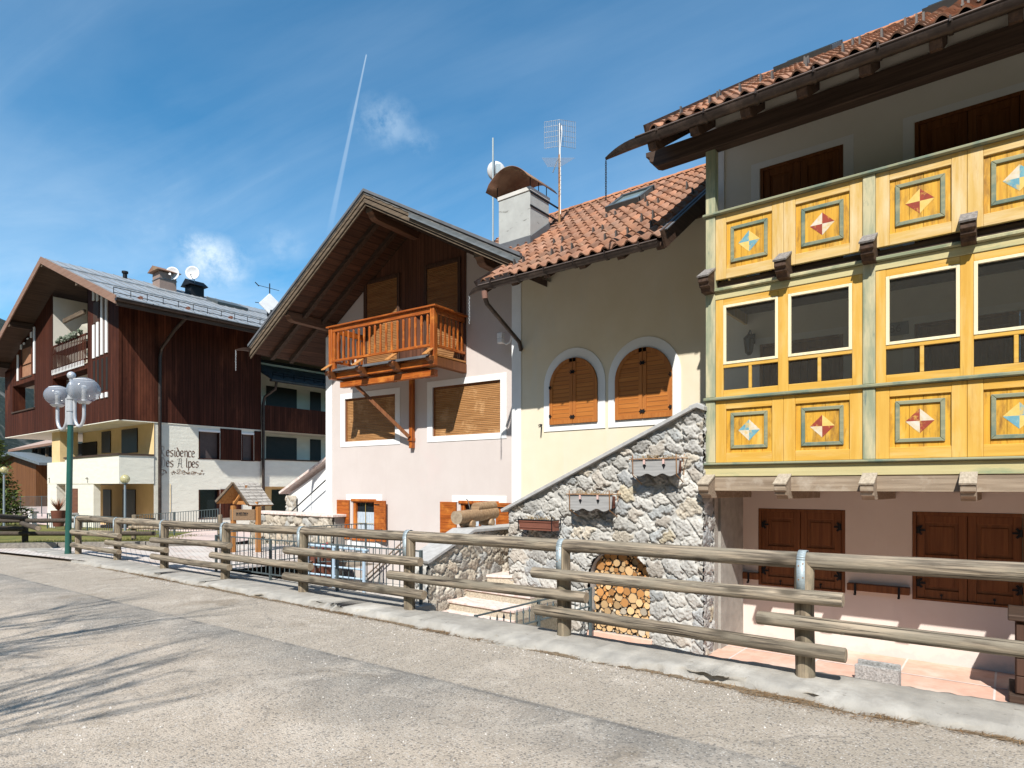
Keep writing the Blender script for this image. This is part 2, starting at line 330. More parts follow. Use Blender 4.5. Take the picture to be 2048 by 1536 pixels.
# mineral, metal and the rest
mTile = M('terracotta_tile', (.33,.175,.112), (.245,.122,.078), sc=(5,5,5), rough=.9, bump=.3, bd=.006, fine=60, tint=True, c3=(.20,.13,.095), s3=1.2, t3=(.48,.75), c4=(.40,.28,.20), s4=9, t4=(.6,.72))
mRidge = M('ridge_tile', (.42,.19,.10), (.33,.14,.07), sc=(4,4,4), rough=.9, bump=.2)
mConcT = M('grey_concrete_tile', (.13,.125,.12), (.08,.078,.075), sc=(6,6,6), rough=.9, bump=.4, c3=(.22,.20,.17), s3=3, tint=True)
mSlate = M('slate_roof', (.16,.185,.20), (.10,.12,.135), sc=(6,6,6), rough=.6, bump=.3, tint=True)
mZinc = M('grey_sheet_roof', (.38,.40,.41), (.31,.33,.345), sc=(1,4,4), rough=.42, metal=.25, bump=.05, c3=(.27,.27,.27), s3=.7)
mGut = M('brown_gutter_metal', (.050,.036,.030), (.032,.022,.018), sc=(8,8,8), rough=.42, spec=.5, metal=.4, c3=(.10,.072,.058), s3=3)
mGutL = M('light_gutter_lip', (.22,.17,.15), (.16,.12,.10), rough=.4, metal=.4)
mIron = M('black_iron', (.018,.019,.022), rough=.55, metal=.4)
mRail = M('grey_green_iron', (.10,.125,.13), (.07,.09,.095), rough=.6, metal=.2)
mBlueR = M('light_blue_rail', (.36,.46,.55), (.30,.39,.48), rough=.55)
mGalv = M('galvanised_steel', (.38,.44,.46), (.28,.33,.35), sc=(60,60,60), rough=.6, metal=.35)
mAnt = M('antenna_metal', (.35,.36,.37), rough=.4, metal=.7)
mRust = M('rusty_mast', (.34,.20,.10), (.22,.10,.045), sc=(20,20,5), rough=.8, c3=(.42,.24,.09), s3=5)
mCopper = M('rusty_chimney_hood', (.27,.155,.10), (.19,.10,.065), sc=(4,4,4), rough=.7, metal=.2, c3=(.30,.22,.13), s3=2.5)
mChim = M('chimney_render', (.42,.43,.41), (.36,.365,.35), sc=(3,3,3), rough=.95, bump=.3, c3=(.20,.20,.185), s3=2.2, sc3=(1.6,1.6,6), t3=(.60,.64))
mLead = M('lead_flashing', (.15,.155,.165), (.11,.115,.125), rough=.55, metal=.2)
mConc = M('concrete', (.345,.325,.29), (.26,.245,.22), sc=(4,4,4), det=10, rough=.95, bump=.5, bd=.02, fine=45, c3=(.40,.38,.345), s3=1.6, c4=(.16,.145,.125), s4=11, t4=(.64,.72))
mCop = M('stone_coping', (.40,.395,.385), (.32,.315,.305), sc=(9,9,9), rough=.9, bump=.4, fine=80)
mStone = M('rubble_stone', (.455,.445,.425), (.36,.355,.34), sc=(9,9,9), det=8, rough=.95, bump=.45, bd=.014, fine=60, tint=True)
mTread = M('pink_white_stone', (.68,.58,.53), (.56,.43,.38), sc=(7,16,7), det=9, rough=.8, bump=.2, lo=.45, hi=.58)
mAggr = M('aggregate_riser', (.50,.44,.34), (.30,.26,.20), sc=(40,40,40), rough=.95, bump=.5)
mPinkT = M('pink_floor_tile', (.62,.40,.31), (.53,.33,.25), sc=(5,5,5), rough=.85, bump=.15, c3=(.60,.50,.42), s3=.9)
mGrout = M('pale_grout', (.62,.56,.52), rough=.95)
mGreen = M('dark_green_paint', (.012,.085,.068), (.010,.070,.056), rough=.38, spec=.5, coat=.3)
mSilver = M('silver_paint', (.52,.54,.57), (.45,.47,.50), rough=.35, metal=.35)
mDish = M('white_dish', (.58,.59,.60), rough=.5)
mPlas = M('white_plastic', (.78,.78,.77), rough=.5)
mBark = M('bark', (.10,.075,.055), (.06,.045,.033), sc=(8,8,3), rough=.95)
mTerr = M('dark_terracotta', (.15,.055,.035), (.10,.035,.022), rough=.8)
mGlass = glass('window_glass', (.80,.81,.78), .25)
mGlassD = M('dark_window_glass', (.012,.016,.020), rough=.06, spec=.6)
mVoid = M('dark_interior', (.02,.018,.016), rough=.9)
mCurt = M('white_lace_curtain', (.44,.50,.56), (.34,.40,.46), sc=(30,30,8), rough=.9)
mRed = M('worn_red_paint', (.30,.050,.028), (.23,.045,.028), sc=(14,14,14), rough=.75, c3=(.50,.27,.06), s3=16, t3=(.56,.68))
mBlu = M('worn_blue_paint', (.10,.26,.34), (.16,.34,.38), sc=(14,14,14), rough=.75, c3=(.52,.38,.13), s3=12, t3=(.50,.64))
mWht = M('worn_white_paint', (.60,.55,.47), (.55,.45,.30), sc=(14,14,14), rough=.75, c3=(.56,.40,.13), s3=12, t3=(.52,.68))
mFad = M('faded_yellow_paint', (.66,.48,.16), (.60,.41,.11), sc=(14,14,14), rough=.75)
# ================= ground, road, kerb =================
SL = .006
def gz(x): return SL * (x + 1.4)
def sheet(name, pts, mat, kind='structure'):
    o = MB().add(pts, [tuple(range(len(pts)))]).build(name, mat); o['kind'] = kind; return o
# asphalt: old pale strip by the kerb, a seam, a darker strip, then worn asphalt with loose chippings
def asphalt():
    m = bpy.data.materials.new('asphalt'); m.use_nodes = True; t = m.node_tree; b = t.nodes['Principled BSDF']
    b.inputs['Roughness'].default_value = .92; b.inputs['Specular IOR Level'].default_value = .2
    co = N(t, 'ShaderNodeTexCoord').outputs['Object']
    sp = N(t, 'ShaderNodeSeparateXYZ'); t.links.new(co, sp.inputs[0])
    def nz(sc, det=6, r=.6, dist=0):
        n = N(t, 'ShaderNodeTexNoise', i={'Scale': sc, 'Detail': det, 'Roughness': r, 'Distortion': dist}); t.links.new(co, n.inputs[0]); return n.outputs[0]
    big, midn, fin = nz(.55), nz(2.6, 8), nz(55, 5, .7)
    y = mth(t, 'ADD', sp.outputs[1], mth(t, 'MULTIPLY', mth(t, 'SUBTRACT', midn, .5), .10))
    y = mth(t, 'ADD', y, mth(t, 'MULTIPLY', sp.outputs[0], -.022))
    y2 = mth(t, 'ADD', y, mth(t, 'MULTIPLY', mth(t, 'SUBTRACT', big, .5), 3.2))
    old = mix(t, ramp(t, midn, [(.35, 0), (.7, 1)]), (.39,.335,.272), (.335,.29,.235))
    drk = mix(t, ramp(t, midn, [(.35, 0), (.7, 1)]), (.285,.26,.225), (.22,.20,.175))
    wrn = mix(t, ramp(t, midn, [(.3, 0), (.65, 1)]), (.50,.425,.345), (.375,.315,.25))
    c = mix(t, ramp(t, mth(t, 'MULTIPLY', mth(t, 'SUBTRACT', y2, 2.9), .8), [(0, 0), (1, 1)]), wrn, drk)
    c = mix(t, ramp(t, mth(t, 'SUBTRACT', y, 3.9), [(.25, 0), (.29, 1)]), c, old)
    # dark crack along the seam and patches of oil and rust
    sm = mth(t, 'SUBTRACT', 1., mth(t, 'MULTIPLY', mth(t, 'ABSOLUTE', mth(t, 'SUBTRACT', y, 4.16)), 22.), clamp=True)
    c = mix(t, mth(t, 'MULTIPLY', sm, ramp(t, midn, [(.4, .1), (.6, .75)])), c, (.10,.098,.094))
    c = mix(t, mth(t, 'MULTIPLY', ramp(t, nz(.9, 5, .5, .4), [(.63, 0), (.72, .5)]), 1.), c, (.20,.155,.105))
    c = mix(t, ramp(t, nz(1.7, 9, .62, .8), [(.52, 0), (.66, .5)]), c, (.53,.465,.39))
    ck = N(t, 'ShaderNodeTexVoronoi', i={'Scale': .55}); ck.feature = 'DISTANCE_TO_EDGE'; wv = N(t, 'ShaderNodeVectorMath', operation='ADD'); t.links.new(co, wv.inputs[0])
    wn_ = N(t, 'ShaderNodeTexNoise', i={'Scale': 1.4, 'Detail': 6}); t.links.new(co, wn_.inputs[0]); t.links.new(wn_.outputs['Color'], wv.inputs[1]); t.links.new(wv.outputs[0], ck.inputs[0])
    c = mix(t, mth(t, 'MULTIPLY', ramp(t, ck.outputs['Distance'], [(.003, .42), (.010, 0)]), ramp(t, big, [(.45, 0), (.55, 1)])), c, (.10,.095,.088))
    # single stones in the surface
    v = N(t, 'ShaderNodeTexVoronoi', i={'Scale': 75}); t.links.new(co, v.inputs[0])
    sv = N(t, 'ShaderNodeSeparateColor'); t.links.new(v.outputs['Color'], sv.inputs[0])
    c = mix(t, mth(t, 'MULTIPLY', ramp(t, sv.outputs[0], [(.86, 0), (.91, .8)]), mth(t, 'SUBTRACT', 1., mth(t, 'MULTIPLY', v.outputs['Distance'], 1.3), clamp=True)), c, (.55,.53,.50))
    c = mix(t, mth(t, 'MULTIPLY', ramp(t, sv.outputs[1], [(.84, 0), (.90, .6)]), 1.), c, (.09,.088,.085))
    c = mix(t, .55, c, mix(t, 1., c, ramp(t, fin, [(.3, .62), (.7, 1.25)]), 'MULTIPLY'))
    t.links.new(c, b.inputs['Base Color'])
    bp = N(t, 'ShaderNodeBump', i={'Strength': .75, 'Distance': .012}); t.links.new(mth(t, 'ADD', mth(t, 'MULTIPLY', v.outputs['Distance'], -.6), fin), bp.inputs['Height']); t.links.new(bp.outputs[0], b.inputs['Normal'])
    return m
mAsph = asphalt()
RZ = -.075
sheet('road', [(-140,-4.6,gz(-140)+RZ),(60,-4.6,gz(60)+RZ),(60,5.56,gz(60)+RZ),(-140,5.56,gz(-140)+RZ)], mAsph)
# the wide ground far below and behind everything
mGrass = M('grass', (.115,.125,.030), (.20,.17,.055), sc=(1.1,1.1,1.1), det=10, rough=.95, bump=.6, bd=.03, fine=40, c3=(.045,.075,.016), s3=.9)
mFar = M('far_meadow', (.07,.095,.03), (.10,.10,.04), sc=(.05,.05,.05), rough=.95)
sheet('ground', [(-3000,-3000,-2.2),(3000,-3000,-2.2),(3000,3000,-2.2),(-3000,3000,-2.2)], mFar)
# unseen bank across the road, added to cut sky and bounce light
def bank():
    rr = np.random.RandomState(8); xs = np.linspace(-160, 90, 84); ys = np.array([-4.5, -5.2, -7, -10, -14, -20, -28, -40, -55, -75, -100]); hs = np.array([-.10, .12, .5, 1.5, 3.5, 7.5, 13, 22, 34, 49, 68])
    vs = [(x, y, h + gz(x)*.5 + (rr.randn()*.12*min(6, abs(y+4.5)))) for y, h in zip(ys, hs) for x in xs]; n = len(xs)
    m = MB().add(vs, [(j*n+i+1, j*n+i, (j+1)*n+i, (j+1)*n+i+1) for j in range(len(ys)-1) for i in range(n-1)], True)
    return struct(m.build('added_shade_bank', M('added_bank_dark', (.045,.055,.020), (.085,.070,.040), sc=(1.5,1.5,1.5), det=10, rough=1, bump=1, bd=.2)))
bank()
# kerb: a worn concrete wall top, edges broken
def kerb():
    xs = np.arange(-60, 14, .045); rr = np.random.RandomState(3)
    def wob(k, a): 
        n = rr.randn(len(xs)); ker = np.ones(k)/k; return np.convolve(n, ker, 'same') * a
    prof = [(5.44,-.16),(5.465,-.06),(5.51,-.012),(5.57,.0),(6.08,.0),(6.15,-.014),(6.165,-.10),(6.165,-1.3)]
    vs = []
    for j, (y, z) in enumerate(prof):
        a = .13 if j in (1, 2, 3) else (.03 if j in (4, 5) else 0)
        dy = wob(9, a*.9); dz = wob(7, .030 if j in (1, 2) else (.016 if j == 5 else .006)) + wob(2, .007 if j in (1, 2, 3) else .002)
        vs.append(np.stack([xs, y + dy, z + dz + SL*(xs+1.4)], 1))
    n = len(xs); V = np.concatenate(vs); f = [(j*n+i, j*n+i+1, (j+1)*n+i+1, (j+1)*n+i) for j in range(len(prof)-1) for i in range(n-1)]
    m = MB(); m.add(V.tolist(), f, True); return struct(m.build('kerb', mConc))
kerb()
# interlocking pavers of the path behind the kerb
def pavers():
    m = bpy.data.materials.new('path_pavers'); m.use_nodes = True; t = m.node_tree; b = t.nodes['Principled BSDF']; b.inputs['Roughness'].default_value = .9
    co = N(t, 'ShaderNodeTexCoord').outputs['Object']
    mp_ = N(t, 'ShaderNodeMapping', i={'Rotation': (0,0,rad(20))}); t.links.new(co, mp_.inputs[0])
    br = N(t, 'ShaderNodeTexBrick', i={'Scale': 4.6, 'Mortar Size': .03, 'Brick Width': .9, 'Row Height': .5, 'Color1': (.50,.45,.41,1), 'Color2': (.45,.36,.31,1), 'Mortar': (.20,.18,.16,1)}); t.links.new(mp_.outputs[0], br.inputs[0])
    n = N(t, 'ShaderNodeTexNoise', i={'Scale': 1.2, 'Detail': 8}); t.links.new(co, n.inputs[0])
    c = mix(t, ramp(t, n.outputs[0], [(.4, 0), (.65, .65)]), br.outputs[0], (.55,.52,.48))
    t.links.new(c, b.inputs['Base Color'])
    bp = N(t, 'ShaderNodeBump', i={'Strength': .5, 'Distance': .01}); t.links.new(br.outputs['Fac'], bp.inputs['Height']); bp.invert = True; t.links.new(bp.outputs[0], b.inputs['Normal'])
    return m
mPav = pavers()
def gp(u, v, dz=0.):
    """photo pixel on the sloping street level"""
    d = ray(u, v); t_ = (gz(0) + dz - CH) / (d.z - SL*d.x); return Vector((0,0,CH)) + d*t_
B0, B1 = gp(-60, 1097), gp(455, 1090)
sheet('path', [(-60,6.12,gz(-60)-.006),(-12.6,6.12,gz(-12.6)-.006),(-12.6,9.4,gz(-12.6)-.006),(B1.x+2.2,B1.y+2.6,gz(-16)-.006),(B1.x,B1.y,gz(B1.x)-.006),(B0.x,B0.y,gz(B0.x)-.006),(-60,4.5,gz(-60)-.006)], mPav)
# timber edging along the path, then lawn and the terrace in front of the far house
bd_ = (B1 - B0); bd_.z = 0; bd_.normalize(); bn_ = Vector((-bd_.y, bd_.x, 0))
mEdge = wood('old_edging_timber', (.26,.235,.20), (.15,.135,.12), 0, .5, rough=.95, c3=(.12,.11,.10), s3=.7)
ln_ = (B1-B0).length; k_ = 0
edg = thing('timber_edging', 'long grey timber edging between the paved path and the lawn', 'edging', (B0.x, B0.y, gz(B0.x)))
while k_*2.4 < ln_:
    a_ = B0 + bd_*(k_*2.4); b_ = B0 + bd_*min(ln_, k_*2.4+2.37)
    MB().beam((a_.x,a_.y,gz(a_.x)+.045), (b_.x,b_.y,gz(b_.x)+.045), .18, .19).build('plank', mEdge, edg); k_ += 1
L0, L1 = B0 + bn_*.09, B0 + (B1-B0)*.62 + bn_*.09
sheet('lawn', [(L0.x,L0.y,gz(L0.x)+.05),(L1.x,L1.y,gz(L1.x)+.05),(L1.x+bn_.x*6.3-1.5,L1.y+bn_.y*6.3,-.22),(L0.x-6+bn_.x*8,L0.y+bn_.y*8,-.24),(L0.x-30,L0.y+4,-.2)], mGrass)
mTerP = M('terrace_paving', (.60,.47,.42), (.52,.40,.36), sc=(2,2,2), rough=.9)
sheet('terrace', [(-75,6.5,-.36),(-22,6.5,-.36),(-17.5,12,-.36),(-17.5,24,-.36),(-75,24,-.36)], mTerP)
L2 = B1 + bn_*.09
sheet('terrace_apron', [(L1.x,L1.y,gz(L1.x)+.045),(L2.x,L2.y,gz(L2.x)+.045),(L2.x+bn_.x*6,L2.y+bn_.y*6,-.3),(L1.x+bn_.x*6.3-1.5,L1.y+bn_.y*6.3,-.23)], mTerP)
# lower court in front of the houses
mCourt = M('court_concrete', (.50,.47,.43), (.42,.39,.36), sc=(2,2,2), rough=.95, bump=.3)
CZ = -.93
sheet('court_floor', [(-17.4,6.1,CZ-.01),(-3.9,6.1,CZ-.01),(-3.9,14,CZ-.01),(-17.4,14,CZ-.01)], mCourt)
sheet('tiled_floor', [(-3.9,7.6,CZ),(12,7.6,CZ),(12,11.2,CZ),(-3.9,11.2,CZ)], mPinkT)
g_ = MB()
for x in np.arange(-3.3, 11, 1.05): g_.box(x-.012, x+.012, 7.6, 11.1, CZ+.001, CZ+.004)
for y in (9.15, 10.2): g_.box(-3.9, 12, y-.012, y+.012, CZ+.005, CZ+.008)
struct(g_.build('tile_joints', mGrout))
mGrav = M('pale_gravel_bed', (.56,.50,.44), (.38,.33,.28), sc=(45,45,45), rough=.95, bump=.8, bd=.02, c3=(.30,.22,.13), s3=2, t3=(.55,.7))
sheet('gravel_strip', [(-3.9,6.1,CZ-.004),(12,6.1,CZ-.004),(12,7.62,CZ-.004),(-3.9,7.62,CZ-.004)], mGrav)
# the steep wooded hillside at the left end of the valley
def hill():
    rr = np.random.RandomState(5); nx, ny = 90, 26; vs = []
    for j in range(ny):
        for i in range(nx):
            a = rad(30 + 150*i/(nx-1)); d = 330 + 60*j + 30*math.sin(i*.9)
            k = j/(ny-1); h = 330*k**.9*(.75+.35*math.sin(i*.23+1.1)+.12*math.sin(i*.71)) + rr.randn()*5*(k>0)
            h *= .25 + .75*min(1, max(0, (a-rad(130))/rad(20))) if a < rad(150) else 1
            vs.append((math.cos(a)*d, math.sin(a)*d, -3 + h))
    m = MB().add(vs, [(j*nx+i+1, j*nx+i, (j+1)*nx+i, (j+1)*nx+i+1) for j in range(ny-1) for i in range(nx-1)], True)
    mh = M('wooded_slope', (.018,.030,.026), (.035,.045,.034), sc=(.06,.06,.03), det=12, rough=1, bump=1., bd=6, c3=(.20,.185,.16), s3=.012, t3=(.58,.66))
    return struct(m.build('hill', mh))
hill()
# ================= roof tiles, gutters, shutters =================
def tile_field(x0, x1, y0, z0, m, run, seed=1, pitch=.22, course=.345, amp=.062, T=None, keep=None, low=.030, wob=1.):
    """barrel tiles in courses on a slope rising along +Y; returns the builder and per-vertex tints"""
    rr = random.Random(seed); L = run * math.sqrt(1+m*m); ux = 1/math.sqrt(1+m*m); d = Vector((0, ux, m*ux)); nrm = Vector((0, -m*ux, ux))
    mb = MB(T); col = []; ns = 8; nc = int(round((x1-x0)/pitch)); pitch = (x1-x0)/nc
    pr = [(p/ns, amp*math.sin(math.pi*min(1, p/ns/.66)) if p/ns < .66 else -.006*math.sin(math.pi*(p/ns-.66)/.34)) for p in range(ns+1)]
    for k in range(int(L/course)+1):
        for c in range(nc):
            xa = x0 + c*pitch; s0 = k*course + rr.uniform(-.008, .008)*wob; s1 = min((k+1)*course+.03, L)
            if s0 >= L-.05: continue
            mid = Vector((xa+pitch/2, y0, z0)) + d*((s0+s1)/2)
            if keep and not keep(mid.x, mid.y): continue
            b = rr.choice((.72, .85, .95, 1, 1, 1.08, 1.18)) * rr.uniform(.9, 1.08); w = rr.uniform(-.06, .09)
            t = (b*(1+w), b, b*(1-w), 1); j = rr.uniform(-.004, .004)*wob
            o = Vector((xa, y0, z0)); vs = []
            for p, h in pr: vs.append(o + Vector((p*pitch, 0, 0)) + d*s0 + nrm*(h+low-.024+j))
            for p, h in pr: vs.append(o + Vector((p*pitch, 0, 0)) + d*s0 + nrm*(h+low+j))
            for p, h in pr: vs.append(o + Vector((p*pitch, 0, 0)) + d*s1 + nrm*(h*.93+.002+j))
            n = ns+1
            fs = [(i, i+1, n+i+1, n+i) for i in range(ns)] + [(n+i, n+i+1, 2*n+i+1, 2*n+i) for i in range(ns)]
            mb.add(vs, fs[:ns]); mb.sm[-ns:] = [False]*ns
            mb.f += [tuple(i + len(mb.v) - 3*n for i in f) for f in fs[ns:]]; mb.sm += [True]*ns; mb.mi += [0]*ns
            col += [t]*(3*n)
    return mb, col
def ridge_caps(mb, p, q, r=.11, step=.40):
    p, q = Vector(p), Vector(q); L = (q-p).length; d = (q-p).normalized(); sd = d.cross(Vector((0,0,1))).normalized(); n = int(L/step)
    for i in range(n):
        a, b = p + d*(i*L/n), p + d*((i+1)*L/n + .04); vs = []
        for e, rr_ in ((a, r*1.06), (b, r*.94)):
            for k in range(9):
                an = math.pi*k/8; vs.append(e + sd*(rr_*math.cos(an)) + Vector((0,0,1))*(rr_*.8*math.sin(an) - .03))
        mb.add(vs, [(k, k+1, 10+k, 9+k) for k in range(8)], True)
        mb.add(vs[:9], [tuple(range(9))])
    return mb
def gutter(parent, p, q, r=.075, spout=None, stops=6, name='gutter', mat=None, lip=True):
    """half round gutter from p to q (lip line), strap brackets as sub-parts"""
    p, q = Vector(p), Vector(q); d = (q-p).normalized(); sd = Vector((d.y, -d.x, 0)).normalized(); up = Vector((0,0,1))
    mb = MB(); L = (q-p).length
    def ring(c, rr_): return [c + sd*(rr_*math.cos(math.pi*k/10)) - up*(rr_*math.sin(math.pi*k/10)*1.12) for k in range(11)]
    for rr_, fl in ((r, 0), (r-.006, 1)):
        a, b = ring(p, rr_), ring(q, rr_)
        fs = [(k, k+1, 12+k, 11+k) for k in range(10)]
        mb.add(a + b, fs if fl else [f[::-1] for f in fs], True)
    mb.tube([p + sd*r, q + sd*r], .011, 6); mb.tube([p - sd*r, q - sd*r], .008, 6)
    mb.add(ring(q, r), [tuple(range(11))]); mb.add(ring(p, r), [tuple(range(11))])
    if spout:                                   # long tapering lip past the corner, a chain hangs from its tip
        s = -d; n = 6; prev = ring(p, r); last = None
        for i in range(1, n+1):
            t = i/n; c = p + s*(spout*t) - up*(.10*t*t); rr_ = r*(1-.72*t**2.2); cur = ring(c, rr_)
            mb.add(prev + cur, [(k, k+1, 12+k, 11+k) for k in range(10)], True); prev = cur; last = c
        mb.add(prev, [tuple(range(11))])
    g = mb.build(name, mat or mGut, parent)
    if lip: MB().tube([p + sd*(r+.004) + up*.006, q + sd*(r+.004) + up*.006], .010, 6).build('gutter_lip', mGutL, g)
    for i in range(stops):
        c = p + d*(L*(i+.5)/stops); w = d*.022
        b_ = MB(); a, e = ring(c-w, r+.012), ring(c+w, r+.012); b_.add(a + e, [(k, k+1, 12+k, 11+k)[::-1] for k in range(10)], True)
        b_.beam(c + sd*(r+.012) - w*.0 - up*.03, c + sd*(r+.012) + up*.035, .05, .02, d); b_.build('bracket', mGut, g)
    if spout: return g, last
    return g
def chain(parent, top, n=12, lk=.045, mat=None):
    m = MB(); z = 0; top = Vector(top)
    for i in range(n):
        c = top - Vector((0,0,lk*.72*(i+.5))); ax = Vector((1,0,0)) if i % 2 else Vector((0,1,0)); pts = []
        for k in range(9):
            a = 2*math.pi*k/8; pts.append(c + ax*(math.cos(a)*lk*.26) + Vector((0,0,1))*(math.sin(a)*lk*.5))
        m.tube(pts, lk*.10, 5, False)
    return m.build('chain', mat or mAnt, parent)
def rafters(parent, xs, y0, y1, zs, w=.12, h=.15, mat=None, tail=True):
    """sloping rafters; zs(y) gives the top height"""
    for x in xs:
        m = MB(); p = [(x-w/2, y0, zs(y0)), (x-w/2, y1, zs(y1)), (x-w/2, y1, zs(y1)-h), (x-w/2, y0+.16, zs(y0+.16)-h), (x-w/2, y0+.05, zs(y0)-h*.75), (x-w/2, y0, zs(y0)-h*.45)]
        m.prism(p, (w, 0, 0)).build('rafter', mat or mDarkY, parent, bevel=.006)
def skylight(parent, c, w, l, m):
    """roof window lying on a slope of gradient m; c is its centre"""
    ux = 1/math.sqrt(1+m*m); d = Vector((0, ux, m*ux)); n = Vector((0, -m*ux, ux)); c = Vector(c); x = Vector((1,0,0)); f = MB()
    for s in (-1, 1):
        f.beam(c + x*(s*w/2) - d*(l/2) + n*.05, c + x*(s*w/2) + d*(l/2) + n*.05, .08, .14, n)
        f.beam(c + d*(s*l/2) - x*(w/2+.04) + n*.055, c + d*(s*l/2) + x*(w/2+.04) + n*.055, .10, .15, n)
    o = f.build('skylight', M('skylight_frame', (.10,.115,.12), rough=.5, metal=.3) if 'skylight_frame' not in MATS else MATS['skylight_frame'], parent)
    a, b = x*(w/2), d*(l/2); MB().quad(c-a-b+n*.09, c+a-b+n*.09, c+a+b+n*.09, c-a+b+n*.09).build('pane', M('skylight_glass', (.20,.26,.27), rough=.08, spec=.8) if 'skylight_glass' not in MATS else MATS['skylight_glass'], o)
def hook(parent, proto, p):
    c = proto.copy(); COL.objects.link(c); c.parent = parent; c.location = Vector(p) - wl(parent)
def snow_guards(parent, pts):
    m = MB(); m.box(-.012, .012, -.02, .012, -.02, .13); m.box(-.02, .02, -.02, .16, -.01, .008); m.prism([(-.012,-.02,.13),(-.012,.012,.13),(-.012,.10,.02),(-.012,.06,.0)], (.024,0,0))
    pr = m.build('snow_guard', MATS.get('snow_guard_metal') or M('snow_guard_metal', (.12,.105,.095), rough=.5, metal=.4), None); pr.parent = parent; pr.location = Vector(pts[0]) - wl(parent)
    for p in pts[1:]: hook(parent, pr, p)
def hinge(leaf, x, y, z, s=1, k=1.):
    m = MB(); m.cyl((x, y-.02, z-.05*k), (x, y-.02, z+.05*k), .016*k, n=8)
    m.box(x, x+s*.09*k, y-.014, y, z-.014*k, z+.014*k)
    for q in (-1, 1): m.prism([(x+s*.02*k, y-.016, z+q*.01*k), (x+s*.055*k, y-.016, z+q*.06*k), (x+s*.03*k, y-.016, z+q*.075*k), (x-s*.005*k, y-.016, z+q*.03*k)], (0,.014,0))
    m.box(x-s*.03*k, x, y-.014, y, z-.05*k, z+.05*k)
    m.build('hinge', mIron, leaf)
def panel_shutters(parent, x0, x1, z0, z1, y, mat=None, hinges=True):
    """two leaves with a raised frame and two sunk fields each, black strap hinges at the outer edges"""
    mt = mat or mDkSh; xm = (x0+x1)/2; fr = MB()
    for a, b, c, d in ((x0-.05, x0, z0-.03, z1+.05), (x1, x1+.05, z0-.03, z1+.05), (x0, x1, z1, z1+.05), (x0, x1, z0-.03, z0)): fr.box(a+.001, b-.001, y-.056, y+.038, c, d)
    fr.box(x0, x1, y+.03, y+.038, z0, z1); fr.build('shutter_frame', mt, parent, bevel=.004)
    for s, a, b in ((1, x0+.004, xm-.004), (-1, xm+.004, x1-.004)):
        m = MB(); m.box(a, b, y-.005, y+.02, z0, z1); st = .10; mz = z0 + (z1-z0)*.47
        for p, q, r_, t_ in ((a, a+st, z0, z1), (b-st, b, z0, z1), (a+st, b-st, z0, z0+.13), (a+st, b-st, z1-.11, z1), (a+st, b-st, mz-.06, mz+.07)): m.box(p, q, y-.03, y-.006, r_, t_)
        for r_, t_ in ((z0+.13, mz-.06), (mz+.07, z1-.11)): m.box(a+st+.05, b-st-.05, y-.018, y-.005, r_+.05, t_-.05)
        lf = m.build('shutter', mt, parent, bevel=.005)
        if hinges:
            for zz in (z0+.22, z1-.22): hinge(lf, a+.02 if s > 0 else b-.02, y-.032, zz, s)
            MB().cyl(((a+b)/2, y-.05, z0+.06), ((a+b)/2, y-.03, z0+.06), .018, n=8).box((a+b)/2-.006, (a+b)/2+.006, y-.048, y-.038, z0+.0, z0+.06).build('latch', mIron, lf)
# ================= the house with the yellow gallery =================
YF, YW = 9.37, 11.1
yh = thing('gallery_house', 'tiled house with a weathered yellow and green wooden gallery on two floors', 'house', (-3.6, YF, CZ))
XL, XP, XEND = -3.624, 2.1, 5.0
sx = [(-3.32, -2.09), (-1.09, .14), (1.15, 2.38)]
MB().wall((-3.78, YW), X_, 12, CZ, 1.72, (0,-1,0), [(a+3.78-.052, b+3.78+.052, -.032, 1.272) for a, b in sx], .09).build('wall', mRose, yh)['label'] = 'rose beige ground floor wall'
wu = MB().wall((-4.27, YW), X_, 12.5, 1.72, 8.15, (0,-1,0), [(a+4.27-.022, b+4.27+.022, 1.95, 4.052) for a, b in sx] + [(a+4.27-.022, b+4.27+.022, 4.73, 7.042) for a, b in sx], .09)
wu.build('wall', mBeige, yh)['label'] = 'shaded beige wall behind the gallery'
tr_ = MB()
for a, b in sx:
    for z0, z1 in ((1.97, 4.04), (4.75, 7.03)):
        tr_.box(a-.17, a-.03, YW-.006, YW, z0, z1+.12); tr_.box(b+.03, b+.17, YW-.006, YW, z0, z1+.12); tr_.box(a-.03, b+.03, YW-.006, YW, z1+.015, z1+.12)
tr_.box(-4.27, -3.95, YW-.03, YW-.001, 4.7, 8.1)
tr_.build('wall_trim', mWhite, yh)
MB().box(-3.80, -3.62, YW-.05, YW, CZ, 1.6).build('pilaster', mRose, yh)
for a, b in sx: panel_shutters(yh, a, b, .0, 1.22, YW+.05)
for a, b in sx:
    panel_shutters(yh, a+.03, b-.03, 1.98, 4.0, YW+.05, None, False); panel_shutters(yh, a+.03, b-.03, 4.76, 6.99, YW+.05, None, False)
